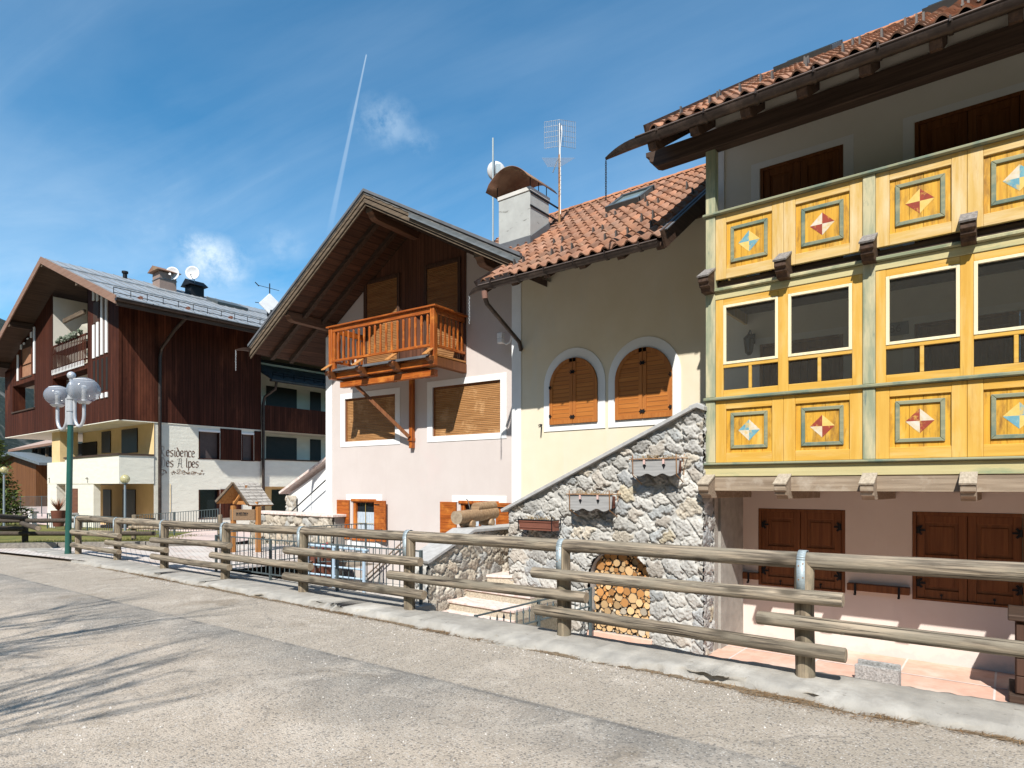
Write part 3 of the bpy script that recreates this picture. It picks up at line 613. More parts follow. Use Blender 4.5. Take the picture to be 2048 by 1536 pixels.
# floors, joists and corbels
MB().box(XL+.05, XEND, YF+.10, YW, 1.80, 1.95).build('floor', mGreyX, yh)
MB().box(XL+.05, XEND, YF+.10, YW, 4.60, 4.72).build('floor', mDarkX, yh)
cxs = [-3.56 + .0, -2.48, -1.43, -.385, .665, 1.715, 2.765]
for i, x in enumerate(cxs):
    for z0, deep in ((0, YF+.3), (-3.12, YW)):
        w = .152
        if z0 == 0: pl = [(YF+.25, 4.90), (9.40, 4.91), (9.10, 4.735), (9.10, 4.66), (9.135, 4.645), (9.145, 4.60), (9.20, 4.585), (9.23, 4.535), (YF+.25, 4.53)]
        else: pl = [(YW, 1.62), (9.46, 1.62), (9.44, 1.80), (9.38, 1.80), (9.10, 1.665), (9.10, 1.585), (9.135, 1.57), (9.15, 1.525), (9.22, 1.51), (9.26, 1.47), (YW, 1.46)]
        c = MB().prism([(x-w/2, a, b) for a, b in pl], (w, 0, 0)).build('corbel', mDarkY if z0 == 0 else mGreyX, yh, bevel=.006)
        a, b = ((9.42, 4.925), (9.075, 4.725)) if z0 == 0 else ((9.372, 1.80), (9.08, 1.66))
        MB().beam((x, a[0], a[1]+.012), (x, b[0], b[1]+.012), w+.02, .024, (0, -.5, 1)).build('corbel_cap', mGreyY if z0 == 0 else M('pale_weathered_cap', (.42,.36,.28), (.28,.235,.18), sc=(40,2,40), rough=.9, bump=.4) if 'pale_weathered_cap' not in MATS else MATS['pale_weathered_cap'], c)
def rail(y0, y1, z0, z1, mat, name='rail', x0=XL, x1=XEND, bv=.006):
    return MB().box(x0, x1, y0, y1, z0, z1).build(name, mat, yh, bevel=bv)
rail(YF+.015, YF+.2, 1.575, 1.788, mGreyX, 'beam', XL-.0)
rail(YF-.0, YF+.1, 1.79, 1.955, mGrnCr, 'board', XL-.03)
rail(YF-.055, YF+.12, 1.957, 1.995, mTrim, 'ledge', XL-.035, bv=.012)
rail(YF-.035, YF+.12, 2.925, 2.975, mTrim, 'ledge', XL-.03, bv=.012)
rail(YF+.012, YF+.1, 4.435, 4.545, mGrnCr, 'board', XL+.14)
rail(YF-.035, YF+.1, 4.547, 4.60, mGrnX, 'ledge', XL+.14, bv=.012)
rail(YF-.04, YF+.12, 5.70, 5.745, mTrim, 'handrail', XL-.04, bv=.012)
# posts
pxs = [XL] + [-1.517 + XP*k for k in range(4)]
for i, x in enumerate(pxs):
    m = MB(); m.box(x, x+.145, YF, YF+.145, 1.996, 2.924).box(x, x+.145, YF, YF+.145, 2.976, 5.699)
    if i == 0: m.box(x, x+.145, YF, YF+.145, 5.746, 6.71)
    m.build('post', mGrnZ, yh, bevel=.008)
# the return of the gallery towards the stairs
rt = MB()
for z0, z1 in ((1.8, 1.95), (2.0, 2.92), (4.43, 4.6), (4.73, 5.69)): rt.box(XL+.02, XL+.07, YF+.15, YW, z0, z1)
rt.box(XL+.02, XL+.06, YF+.15, YF+.3, 1.96, 4.7).build('side_boarding', mYel, yh)
# carved panels
_m = {'r': mRed, 'w': mWht, 'b': mBlu, 'f': mFad}
def panel(xa, xb, z0, z1, cols):
    y = YF+.022; o = .155 if xb-xa > .9 else .13; xm, zm = (xa+xb)/2, (z0+z1)/2+.008
    a, b, c, d = xa+o, xb-o, z0+.145, z1-.13
    fm = MB(); fm.box(xa, a, y, y+.045, z0, z1); fm.box(b, xb, y, y+.045, z0, z1); fm.m = 1; fm.box(a, b, y+.002, y+.045, z0, c); fm.box(a, b, y+.002, y+.045, d, z1)
    p = fm.build('panel', [mYel, mYelX] if z0 > 4 else [mYelG, mYelGX], yh, bevel=.005)
    s_ = MB(); w = (b-a); ws = [.10, .23, .23, .23, .21]; t_ = a; k = w/sum(ws)
    for q in ws: s_.box(t_+.0025, t_+q*k-.0025, y+.030, y+.045, c-.01, d+.01); t_ += q*k
    s_.box(a, b, y+.040, y+.046, c, d); s_.build('planks', mYelD, p)
    g = MB(); h = .265; hv = .265; q = .05
    def mit(p1, p2, p3, p4): g.prism([(xm+u*1., y+.030, zm+v) for u, v in (p1, p2, p3, p4)], (0, -.024, 0))
    mit((-h,-hv),(h,-hv),(h-q,-hv+q),(-h+q,-hv+q)); mit((-h,hv),(h,hv),(h-q,hv-q),(-h+q,hv-q)); mit((-h,-hv),(-h,hv),(-h+q,hv-q),(-h+q,-hv+q)); mit((h,-hv),(h,hv),(h-q,hv-q),(h-q,-hv+q))
    g.build('moulding', mTrim, p, bevel=.006)
    r1 = .155; e = MB(); mats = [mRed, mWht, mBlu, mFad]
    for k, (c_, dx, dz) in enumerate(zip(cols, (-1, 1, 1, -1), (1, 1, -1, -1))):
        e.m = 'rwbf'.index(c_); e.prism([(xm, y+.0305, zm), (xm+dx*r1, y+.0305, zm), (xm, y+.0305, zm+dz*r1)], (0, -.0025, 0))
    e.build('painted_diamond', mats, p)
up = ['bfbf', 'wrwr', 'frfr', 'wbfb', 'rwrw', 'fbfb', 'wrwr', 'bfbf']; dn = ['bwbw', 'rfrw', 'rwrw', 'fbfb', 'wrwr', 'bfbf', 'rfrf', 'wbwb']
for i, x in enumerate(pxs[:-1]):
    a = x+.147; b = pxs[i+1]-.002; mm = a + (b-a)*.495
    for z0, z1, cs in ((4.735, 5.698, up), (1.997, 2.922, dn)):
        panel(a, mm-.0015, z0, z1, cs[2*i]); panel(mm+.0015, b, z0, z1, cs[2*i+1])
# glazed bays
for i, x in enumerate(pxs[:-1]):
    a, b = x+.147, pxs[i+1]-.002; y = YF+.022
    s = [(a+.115, a+.895), (a+1.03, b-.125)]; f = MB()
    for q, r_ in ((a, s[0][0]), (s[0][1], s[1][0]), (s[1][1], b)): f.box(q, r_, y, y+.05, 2.977, 4.433)
    f.m = 1
    for q, r_ in s:
        for z0, z1 in ((2.977, 3.075), (3.405, 3.455), (4.34, 4.433)): f.box(q, r_, y+.003, y+.048, z0, z1)
        f.box((q+r_)/2-.022, (q+r_)/2+.022, y+.004, y+.046, 3.075, 3.405)
    fw = f.build('window_frame', [mYelG, mYelGX], yh, bevel=.005)
    for q, r_ in s:
        h = MB(); z0, z1, e = 3.456, 4.339, .04
        for p_ in ((q, q+e, z0, z1), (r_-e, r_, z0, z1), (q+e, r_-e, z0, z0+e), (q+e, r_-e, z1-e, z1)): h.box(p_[0], p_[1], y-.006, y+.03, p_[2], p_[3])
        w_ = h.build('window', mSash, yh, bevel=.004)
        for c0, c1, z2, z3 in ((q+e, r_-e, z0+e, z1-e), (q, (q+r_)/2-.022, 3.075, 3.405), ((q+r_)/2+.022, r_, 3.075, 3.405)):
            MB().quad((c0, y+.028, z2), (c1, y+.028, z2), (c1, y+.028, z3), (c0, y+.028, z3)).build('pane', mGlass, w_)
# roof
GY = 8.72; zl = A(1283, 271, GY-.08).z; YM = .65; z0y = zl + .045; Y0y = GY - .02
ys = lambda y: z0y + YM*(y - Y0y)
mb, tc_ = tile_field(-4.22, 5.5, Y0y, z0y, YM, 5.4, 11)
roof = mb.build('roof', mTile, yh, col=tc_)
MB().quad((-4.26, Y0y+.05, ys(Y0y+.05)-.02), (5.5, Y0y+.05, ys(Y0y+.05)-.02), (5.5, 14.1, ys(14.1)-.02), (-4.26, 14.1, ys(14.1)-.02)).quad((-4.26, Y0y+.05, ys(Y0y+.05)-.05), (-4.26, 14.1, ys(14.1)-.05), (5.5, 14.1, ys(14.1)-.05), (5.5, Y0y+.05, ys(Y0y+.05)-.05)).build('roof_boarding', mBrownY, roof)
MB().quad((-4.26, 14.1, ys(14.1)), (5.5, 14.1, ys(14.1)), (5.5, 19, ys(14.1)-3.2), (-4.26, 19, ys(14.1)-3.2)).build('rear_slope', mTile, roof)
ridge_caps(MB(), (-4.26, 14.1, ys(14.1)+.03), (5.5, 14.1, ys(14.1)+.03)).build('ridge_tiles', mRidge, roof)
MB().beam((-4.27, Y0y-.02, ys(Y0y-.02)+.02), (-4.27, 14.1, ys(14.1)+.02), .035, .20, Z_).build('verge_board', mDarkY, roof)
rafters(yh, [-4.20] + [-3.55 + .72*k for k in range(12)], Y0y+.02, YW+.1, lambda y: ys(y)-.055, .13, .27)
pp = [(-4.58, 6.97), (-4.58, 6.90), (-4.52, 6.88), (-4.52, 6.81), (-4.46, 6.79), (-4.46, 6.74), (-4.38, 6.705), (5.4, 6.705), (5.4, 6.97), (-4.58, 6.97)]
MB().prism([(x, 9.31, z) for x, z in pp], (0, .20, 0)).build('purlin', mDarkX, yh, bevel=.006)
inf = MB()
for k in range(11): inf.box(-3.55+.72*k+.07, -3.55+.72*(k+1)-.07, 9.40, 9.43, 6.96, ys(9.40)-.06)
inf.build('eaves_infill', mBeige, yh)
g_, tip = gutter(yh, (-4.42, GY, zl), (5.5, GY, zl), .092, .55, 14); chain(g_, tip - Vector((0,0,.04)), 17, .05, mIron)
sg = []
for r_, st, of in ((.40, .44, 0), (1.1, .66, .3), (1.75, .66, .1)):
    x = -3.9 + of
    while x < 1.6: sg.append((x, Y0y + r_, ys(Y0y + r_)+.055)); x += st
snow_guards(roof, sg)
for u, v, w in ((1618, 128, .9), (1925, 10, .95)):
    p = A(u, v, 12.9); skylight(roof, (p.x, 12.9, ys(12.9)+.03), w, 1.1, YM)
MB().tube([(-3.84, 9.98, 1.55), (-3.84, 9.98, CZ)], .05, 10).build('downpipe', M('brown_downpipe', (.13,.055,.04), rough=.5), yh)
# ---- things on and in front of it
ln = thing('wall_lantern', 'black iron wall lantern seen through the left gallery window', 'lantern', A(1498, 690, 10.9))
c = A(1498, 690, 10.9); lm = MB()
for k in range(6):
    a = math.pi*k/3; lm.beam(c + Vector((.055*math.cos(a), .055*math.sin(a), -.13)), c + Vector((.085*math.cos(a), .085*math.sin(a), .11)), .012, .012, (.3,.2,0))
lm.cyl(c + Vector((0,0,.11)), c + Vector((0,0,.19)), .10, .02, 6, True, False); lm.cyl(c + Vector((0,0,-.17)), c + Vector((0,0,-.13)), .03, .06, 6); lm.ball(c + Vector((0,0,.20)), .018, 8, 6)
lm.build('cage', mIron, ln); MB().cyl(c + Vector((0,0,-.125)), c + Vector((0,0,.105)), .05, .078, 6, True, False).build('lamp_glass', M('smoked_lamp_glass', (.08,.10,.12), rough=.15), ln)
MB().tube([c + Vector((0,.0,.2)), c + Vector((0,.05,.26)), c + Vector((0,.12,.24)), c + Vector((0,.19,.15))], .012, 6).box(c.x-.04, c.x+.04, 11.08, 11.1, c.z+.05, c.z+.22).build('arm', mIron, ln)
def text_obj(name, txt, size, loc, mat, parent=None, rot=(rad(90),0,0), ext=.002):
    cu = bpy.data.curves.new(name, 'FONT'); cu.body = txt; cu.size = size; cu.extrude = ext; cu.align_x = 'CENTER'; cu.align_y = 'CENTER'
    o = bpy.data.objects.new(name, cu); COL.objects.link(o); o.rotation_euler = rot; bpy.context.view_layer.update()
    me = bpy.data.meshes.new_from_object(o); COL.objects.unlink(o); bpy.data.objects.remove(o)
    me.transform(Matrix.Translation(Vector(loc) - (wl(parent) if parent else Vector())) @ Matrix.Rotation(rot[2], 4, 'Z') @ Matrix.Rotation(rot[0], 4, 'X'))
    me.materials.clear(); me.materials.append(mat); n = bpy.data.objects.new(name, me); COL.objects.link(n)
    if parent: n.parent = parent
    return n
p = A(1794, 658, YW); hp = thing('number_plate', 'small blue house number plate on the wall behind the gallery window', 'number plate', (p.x, YW, p.z))
MB().box(p.x-.15, p.x+.15, YW-.02, YW-.007, p.z-.10, p.z+.10).build('plate', M('blue_grey_enamel', (.16,.19,.24), rough=.4), hp, bevel=.005)
text_obj('digits', '86', .17, (p.x-.02, YW-.023, p.z-.0), M('dark_blue_enamel', (.01,.02,.07), rough=.4), hp)
for (u0, u1, v), lb in (((1464, 1516, 1151), 'short brown wooden bar with one black hook on the wall left of the closed shutters'), ((1694, 1819, 1178), 'long brown wooden bar with two black hooks on the wall between the shutter pairs')):
    a, b = A(u0, v, 11.0), A(u1, v, 11.0); z = (a.z + b.z)/2
    t = thing('wall_bar', lb, 'wooden bar', ((a.x+b.x)/2, 11.0, z)); MB().box(a.x, b.x, 10.985, 11.098, z-.055, z+.055).build('bar', mDkSh, t, bevel=.006)
    for q in ([.65] if b.x-a.x < .6 else [.14, .84]):
        x = a.x + (b.x-a.x)*q; MB().box(x-.015, x+.015, 10.972, 10.984, z-.10, z+.06).box(x-.015, x+.015, 10.93, 10.971, z-.115, z-.09).build('hook', mIron, t)
# hollow concrete block and the tall wooden planter on the tiled floor
p = A(1757, 1352, 9.35); bl = thing('concrete_block', 'grey hollow concrete block lying on the pink tiled floor behind the fence', 'concrete block', (p.x, 9.35, CZ))
ba = M('rough_block_concrete', (.42,.41,.39), (.20,.195,.185), sc=(45,45,45), rough=1, bump=.9, bd=.02); x0, x1, y0, y1, z1 = p.x-.25, p.x+.24, 9.2, 9.45, -.65
b_ = MB(); b_.box(x0, x1, y0, y0+.045, CZ+.005, z1); b_.box(x0, x1, y1-.045, y1, CZ+.005, z1+.02)
for a in (x0, (x0+x1)/2-.025, x1-.05): b_.box(a, a+.05, y0+.046, y1-.046, CZ+.005, z1-.03)
b_.build('shell', ba, bl, bevel=.008)
MB().box(x0+.06, x1-.06, y0+.05, y1-.05, CZ+.006, z1-.13).build('fill', mTerr, bl)
p = A(2030, 1215, 9.9); pl = thing('wooden_planter', 'tall dark brown wooden planter box at the right edge of the tiled floor', 'planter', (p.x+.35, 9.9, CZ))
m_ = MB(); x0 = p.x-.05; m_.box(x0+.05, x0+.75, 9.65, 10.35, CZ+.10, .05); 
for q in range(4): m_.box(x0+.05+.01, x0+.75-.01, 9.63, 9.65, CZ+.12+q*.21, CZ+.12+q*.21+.2)
m_.build('box', mDarkZ, pl, bevel=.006); MB().box(x0-.02, x0+.82, 9.58, 10.42, .052, .12).build('rim', mDarkX, pl, bevel=.01)
MB().box(x0-.01, x0+.81, 9.59, 10.41, CZ, CZ+.1).build('plinth', mDarkX, pl, bevel=.01)
# ================= rubble masonry relief =================
PAL = [((1.0,.985,.95),5), ((.88,.87,.85),5), ((1.10,1.08,1.04),4), ((.80,.83,.86),3), ((1.02,.93,.80),2), ((1.08,.96,.74),1), ((.74,.77,.79),2), ((.95,.88,.80),2)]
PALW = [((1.02,.92,.78),5), ((.92,.82,.68),4), ((1.08,1.0,.88),4), ((.85,.80,.72),3), ((1.0,.86,.70),3), ((.9,.9,.88),2)]
def rubble(name, P0, ex, Wd, H, parent, seed, n=(0,-1,0), mask=None, res=.018, cw=.25, ch=.19, depth=.055, pal=PAL, mortar=(1.0,.99,.965), mat=None):
    rr = np.random.RandomState(seed); P0 = np.array(P0, float); ex = np.array(ex, float); n = np.array(n, float)
    nx, nz = int(Wd/res)+1, int(H/res)+1; a, z = np.meshgrid(np.linspace(0, Wd, nx), np.linspace(0, H, nz))
    wa = a + .030*np.sin(z*17+seed) + .022*np.sin(z*41+a*23) + .010*np.sin(a*90+z*70); wz = z + .026*np.sin(a*15+2*seed) + .018*np.sin(a*37+z*19) + .009*np.sin(z*88-a*60)
    st = []; r_ = 0; zz = -ch
    while zz < H + ch:
        aa = -cw + rr.uniform(0, cw)
        while aa < Wd + cw:
            st.append((aa + rr.uniform(-.33, .33)*cw, zz + rr.uniform(-.36, .36)*ch)); aa += cw*rr.uniform(.62, 1.35)
        zz += ch*rr.uniform(.8, 1.2)
    st = np.array(st); pick = rr.choice(len(pal), len(st), p=np.array([w for _, w in pal], float)/sum(w for _, w in pal))
    tintv = np.array([c for c, _ in pal])[pick] * rr.uniform(.74, 1.16, (len(st), 1)); hs = rr.uniform(.7, 1.2, len(st)); tilt = rr.uniform(-.10, .10, (len(st), 2)); kk = rr.uniform(0, 6.28, (len(st), 4))
    pa, pz = wa.ravel(), wz.ravel(); f1 = np.full(pa.shape, 9.); f2 = f1.copy(); i1 = np.zeros(pa.shape, int)
    for k, (sa_, sz_) in enumerate(st):
        d = np.hypot((pa-sa_)*(.19/.25), pz-sz_); b = d < f1
        f2 = np.where(b, f1, np.minimum(f2, d)); i1 = np.where(b, k, i1); f1 = np.where(b, d, f1)
    e = np.clip((f2-f1-.020)/.016, 0, 1); dome = 1 - .45*np.clip(f1/.15, 0, 1)**2
    rough = .004*np.sin(pa*61+i1*3.1)*np.sin(pz*53+i1) + .004*np.sin(pa*143+pz*117+i1) + rr.randn(len(pa))*.0016
    q = i1; lx, lz = pa-st[q,0], pz-st[q,1]
    rough = rough + .005*np.abs(np.sin(lx*np.cos(kk[q,0])*26 + lz*np.sin(kk[q,0])*26 + kk[q,1])) + .003*np.abs(np.sin(lx*np.cos(kk[q,2])*47 + lz*np.sin(kk[q,2])*47 + kk[q,3]))
    h = e*(depth*hs[i1]*dome + tilt[i1,0]*(pa-st[i1,0]) + tilt[i1,1]*(pz-st[i1,1]) + rough*1.6) + (1-e)*(.011 + rr.randn(len(pa))*.002)
    ed = np.minimum(np.minimum(pa, Wd-pa), 9); 
    P = P0[None] + ex[None]*a.ravel()[:,None] + np.array([0,0,1.])[None]*z.ravel()[:,None] + n[None]*h[:,None]
    col = np.ones((len(pa), 4)); col[:, :3] = e[:,None]*tintv[i1] + (1-e[:,None])*np.array(mortar)
    ok = np.ones(len(pa), bool) if mask is None else np.array([mask(x, y) for x, y in zip(a.ravel(), z.ravel())])
    idx = np.arange(nx*nz).reshape(nz, nx); q = np.stack([idx[:-1,:-1], idx[:-1,1:], idx[1:,1:], idx[1:,:-1]], -1).reshape(-1, 4); q = q[ok[q].all(1)]
    if np.dot(np.cross(ex, [0,0,1.]), n) < 0: q = q[:, ::-1]
    used = np.unique(q); mp_ = np.full(nx*nz, -1); mp_[used] = np.arange(len(used))
    m = MB(); m.v = P[used].tolist(); m.f = [tuple(f) for f in mp_[q].tolist()]; m.sm = [True]*len(m.f); m.mi = [0]*len(m.f)
    return m.build(name, mat or mStone, parent, col=col[used])
# frame of the pink house: its front is turned 3.7 degrees
PT = rad(3.7); YP = 11.5; PO = Vector((A(1024, 972, YP).x, YP, 0))
TP = Matrix.Translation(PO) @ Matrix.Rotation(PT, 4, 'Z')            # local x along the wall, -y towards the street
TI = TP.inverted()
def AP(u, v, d=0.):
    """photo pixel on the plane d metres in front of the pink wall -> (x along wall, z)"""
    o = TI @ Vector((0,0,CH)); r = TI.to_3x3() @ ray(u, v); t_ = (-d - o.y)/r.y; return ((o + r*t_).x, (o + r*t_).z)
DV = 1.78
xa, za = AP(728, 380, DV); xl, zl_ = AP(497, 692, DV); xr, zr = AP(1041, 509, DV)
mL, mR = (za-zl_)/(xa-xl), (za-zr)/(xr-xa)
rz = lambda x: za - (mL*(xa-x) if x < xa else mR*(x-xa))
def pink_z(x, y): return rz((TI @ Vector((x, y, 0))).x)
# ================= the cream house =================
YC = 11.05; XC0, XC1 = -8.649, -4.20
ch_ = thing('cream_house', 'low cream house with two arched shuttered windows under a terracotta tiled roof', 'house', (-6.4, YC, CZ))
MB().wall((XC0, YC), X_, XC1-XC0, CZ, 6.75, (0,-1,0)).add([(XC0,YC,CZ),(XC0,14,CZ),(XC0,14,6.6),(XC0,YC,6.6)], [(0,1,2,3)]).build('wall', mCream, ch_)
MB().box(XC0-.004, -8.40, YC-.022, YC+.3, CZ, 6.7).build('corner_pilaster', mWhite, ch_)
def arch(x0, x1, zb, zt, n=20, flat=1.):
    """outline of an arched opening, from bottom left round to bottom right"""
    r = (x1-x0)/2; zs = zt - r*flat; xm = (x0+x1)/2
    return [(x0, zb)] + [(xm - r*math.cos(math.pi*k/n), zs + r*flat*math.sin(math.pi*k/n)) for k in range(n+1)] + [(x1, zb)]
for x0, x1, zb, zt, hs_ in ((-7.63, -6.467, 2.93, 4.285, -1), (-6.075, -4.885, 2.93, 4.285, 1)):
    b = .20; inn, out = arch(x0, x1, zb, zt), arch(x0-b*.8, x1+b*.8, zb-.13, zt+b)
    m = MB(); N_ = len(inn)
    m.add([(x, YC-.018, z) for x, z in inn] + [(x, YC-.018, z) for x, z in out], [(k, k+1, N_+k+1, N_+k)[::-1] for k in range(N_-1)] + [(N_-1, 0, N_, 2*N_-1)[::-1]])
    m.add([(x, YC-.018, z) for x, z in out] + [(x, YC+.0, z) for x, z in out], [(k, (k+1) % N_, N_+(k+1) % N_, N_+k)[::-1] for k in range(N_)])
    wn = m.build('window_surround', mWhite, ch_); xm = (x0+x1)/2
    for s in (-1, 1):
        full = arch(x0+.006, x1-.006, zb+.006, zt-.006); h_ = [p for p in full if (p[0]-xm)*s > .004]; 
        top = (xm + s*.004, zt-.006); pts = ([top] + h_ + [(xm+s*.004, zb+.006)]) if s > 0 else ([(xm+s*.004, zb+.006)] + h_ + [top])
        lf = MB().prism([(x, YC-.022, z) for x, z in pts], (0, -.02, 0)).build('shutter', mShX, wn, bevel=.004)
        t = MB(); r = (x1-x0)/2; zs = zt - r
        o = xm + s*(r-.006); i_ = xm + s*(r-.085)
        t.box(min(o, i_), max(o, i_), YC-.056, YC-.043, zb+.006, zs)
        a_, b_ = xm + s*.005, xm + s*.08; t.box(min(a_, b_), max(a_, b_), YC-.056, YC-.043, zb+.006, zt-.012)
        lo, hi = sorted((b_, i_)); t.box(lo, hi, YC-.055, YC-.043, zb+.006, zb+.09)
        ang = [math.pi*.5*k/10 for k in range(11)]; ro, ri = r-.006, r-.085
        ring_ = [(xm+s*ro*math.cos(q), YC-.056, zs+ro*math.sin(q)) for q in ang] + [(xm+s*ri*math.cos(q), YC-.056, zs+ri*math.sin(q)) for q in ang]
        f_ = [(k, k+1, 12+k, 11+k) for k in range(10)]; t.add(ring_, f_ if s > 0 else [f[::-1] for f in f_])
        t.build('frame_boards', mShZ, lf)
        for zz in (zb+.14, zt-.30): hinge(lf, xm+s*.018, YC-.056, zz, s, .55)
        if s == hs_:
            for zz in (zb+.18, zb+.78): hinge(lf, xm+s*(r-.02), YC-.056, zz, -s, .55)
# roof: eave line taken from the gutter lip
GC = 9.26; zlc = A(1200, 508.4, GC-.08).z; CM = .71; Y0c = GC - .01; z0c = zlc + .05
yc = lambda y: z0c + CM*(y - Y0c)
YR = 13.62
mb, tc_ = tile_field(-10.43, -4.27, Y0c, z0c, CM, YR-Y0c, 23, keep=lambda x, y: x > -8.13 + max(0, (y-9.3))*.15 or yc(y) > pink_z(x, y) - .12)
croof = mb.build('roof', mTile, ch_, col=tc_)
MB().quad((-8.1, Y0c+.05, yc(Y0c+.05)-.03), (-4.25, Y0c+.05, yc(Y0c+.05)-.03), (-4.25, YR, yc(YR)-.03), (-8.1, YR, yc(YR)-.03)).quad((-8.1, Y0c+.05, yc(Y0c+.05)-.06), (-8.1, YR, yc(YR)-.06), (-4.25, YR, yc(YR)-.06), (-4.25, Y0c+.05, yc(Y0c+.05)-.06)).build('roof_boarding', mBrownY, croof)
MB().quad((-10.4, YR, yc(YR)-.03), (-4.25, YR, yc(YR)-.03), (-4.25, YR+4.5, yc(YR)-3.2), (-10.4, YR+4.5, yc(YR)-3.2)).build('rear_slope', mTile, croof)
ridge_caps(MB(), (-10.4, YR, yc(YR)+.03), (-4.25, YR, yc(YR)+.03)).build('ridge_tiles', mRidge, croof)
vb = MB(); vb.beam((-4.235, Y0c-.04, yc(Y0c-.04)-.03), (-4.235, YR, yc(YR)-.03), .04, .27, Z_); vb.build('verge_board', mDarkY, croof)
vl_ = MB(); vl_.beam((-4.235, Y0c-.04, yc(Y0c-.04)+.115), (-4.235, YR, yc(YR)+.115), .13, .014, Z_); vl_.build('verge_flashing', mLead, croof)
MB().beam((-8.16, Y0c, yc(Y0c)+.03), (-7.98, 9.95, yc(9.95)+.05), .03, .10, Z_).build('side_flashing', mGut, croof)
MB().box(-8.08, -7.28, Y0c-.02, Y0c, zlc+.0, zlc+.13).build('eaves_flashing', mGut, croof)
rafters(ch_, [-8.0 + .74*k for k in range(5)] + [-4.34], Y0c+.05, YC, lambda y: yc(y)-.065, .13, .17)
MB().box(-8.65, -4.25, YC-.10, YC-.001, yc(YC)-.36, yc(YC)-.24).build('wall_plate', mDarkX, ch_)
g2, tip = gutter(ch_, (-8.02, GC, zlc), (-4.33, GC, zlc), .075, .30, 6); chain(ch_, tip - Vector((0,0,.03)), 15, .05)
p0 = Vector((-7.93, GC, zlc-.08)); cp = A(1040, 690, 10.92)
MB().tube([p0, p0 + Vector((0,.01,-.10)), p0 + Vector((.0,.03,-.17)), p0 + Vector((-.02,.10,-.24)), cp + Vector((.02,-.06,.06)), cp, cp + Vector((-.05,.10,-.06)), cp + Vector((-.2,.28,-.13)), (-8.69, 11.22, cp.z-.20), (-8.69, 11.25, cp.z-.45), (-8.69, 11.25, CZ)], .045, 12).build('downpipe', mGut, ch_)
MB().cyl(p0 + Vector((0,0,-.02)), p0 + Vector((0,.02,-.16)), .06, .055, 12).build('downpipe_collar', M('faded_brown_pipe', (.24,.13,.10), rough=.5), ch_)
sg = []
for r_, xs_ in ((.45, [-7.55, -7.33, -6.67, -6.45, -6.23, -5.55, -5.33, -5.11, -4.68]), (1.15, [-7.1, -6.9, -6.2, -6.0, -5.2, -4.98]), (2.0, [-6.4, -6.2, -5.5, -5.28, -4.6]), (2.7, [-5.9, -5.0])):
    for x in xs_: sg.append((x, Y0c + r_, yc(Y0c + r_)+.05))
snow_guards(croof, sg)
pk = None
best = 9
for q in np.arange(11, 13.4, .02):
    p = A(1262, 401, q)
    if abs(p.z - yc(q) - .06) < best: best, pk = abs(p.z - yc(q) - .06), p
skylight(croof, (pk.x, pk.y, yc(pk.y)+.03), .70, .85, CM)
# chimney with sheet hood
best = 9
for q in np.arange(10.5, 13, .02):
    p = A(1060, 488, q)
    if abs(p.z - yc(q) - .03) < best: best, pc = abs(p.z - yc(q) - .03), p
cx1, cy0 = pc.x, pc.y; cx0 = A(997, 480, cy0).x; cy1 = AX(1098, 455, cx1).y; ct = A(1060, 372, cy0).z; cb = yc(cy0) - .5
cm = MB(); cm.box(cx0, cx1, cy0, cy1, cb, ct-.10); chim = cm.build('chimney', mChim, ch_, bevel=.01)
MB().box(cx0-.02, cx1+.02, cy0-.02, cy1+.02, ct-.098, ct).build('chimney_cap', M('pale_chimney_slab', (.60,.58,.54), rough=.95), chim, bevel=.01)
ld = MB(); ld.box(cx0-.012, cx1+.012, cy0-.012, cy1+.012, cb, yc(cy0)+.22); e0 = yc(cy0)+.2
ld.prism([(cx1+.013, cy0-.0, e0-.5), (cx1+.013, cy1, e0-.5), (cx1+.013, cy1, yc(cy1)+.22), (cx1+.013, cy0, e0)], (.006,0,0)); ld.build('flashing', mLead, chim)
bb = MB()
for z in (ct-.42, ct-.12): bb.box(cx1, cx1+.02, cy0, cy1+.35, z-.015, z+.02)
bb.build('mast_bracket', mIron, chim)
hx0, hx1 = cx0-.20, cx1+.10; hz = ct+.13; hr = .36; hd = MB(); n_ = 14; vs = []
for y in (cy0-.22, cy1+.20):
    for k in range(n_+1):
        t = k/n_; vs.append((hx0 + (hx1-hx0)*t, y, hz + hr*math.sin(math.pi*t)**.8 - .05*(t < .02)))
hd.add(vs, [(k, k+1, n_+2+k, n_+1+k) for k in range(n_)], True)
ho = hd.build('hood', mCopper, chim); sm_ = ho.modifiers.new('thickness', 'SOLIDIFY'); sm_.thickness = .012
rods = MB()
for x, y in ((hx0+.12, cy0+.06), (cx1-.03, cy0+.05), (cx1-.03, (cy0+cy1)/2), (cx1-.03, cy1-.06), (hx0+.12, cy1-.06)):
    t = (x-hx0)/(hx1-hx0); rods.cyl((x, y, ct-.02), (x, y, hz + hr*math.sin(math.pi*t)**.8), .010, n=6)
rods.build('hood_rods', mIron, chim)
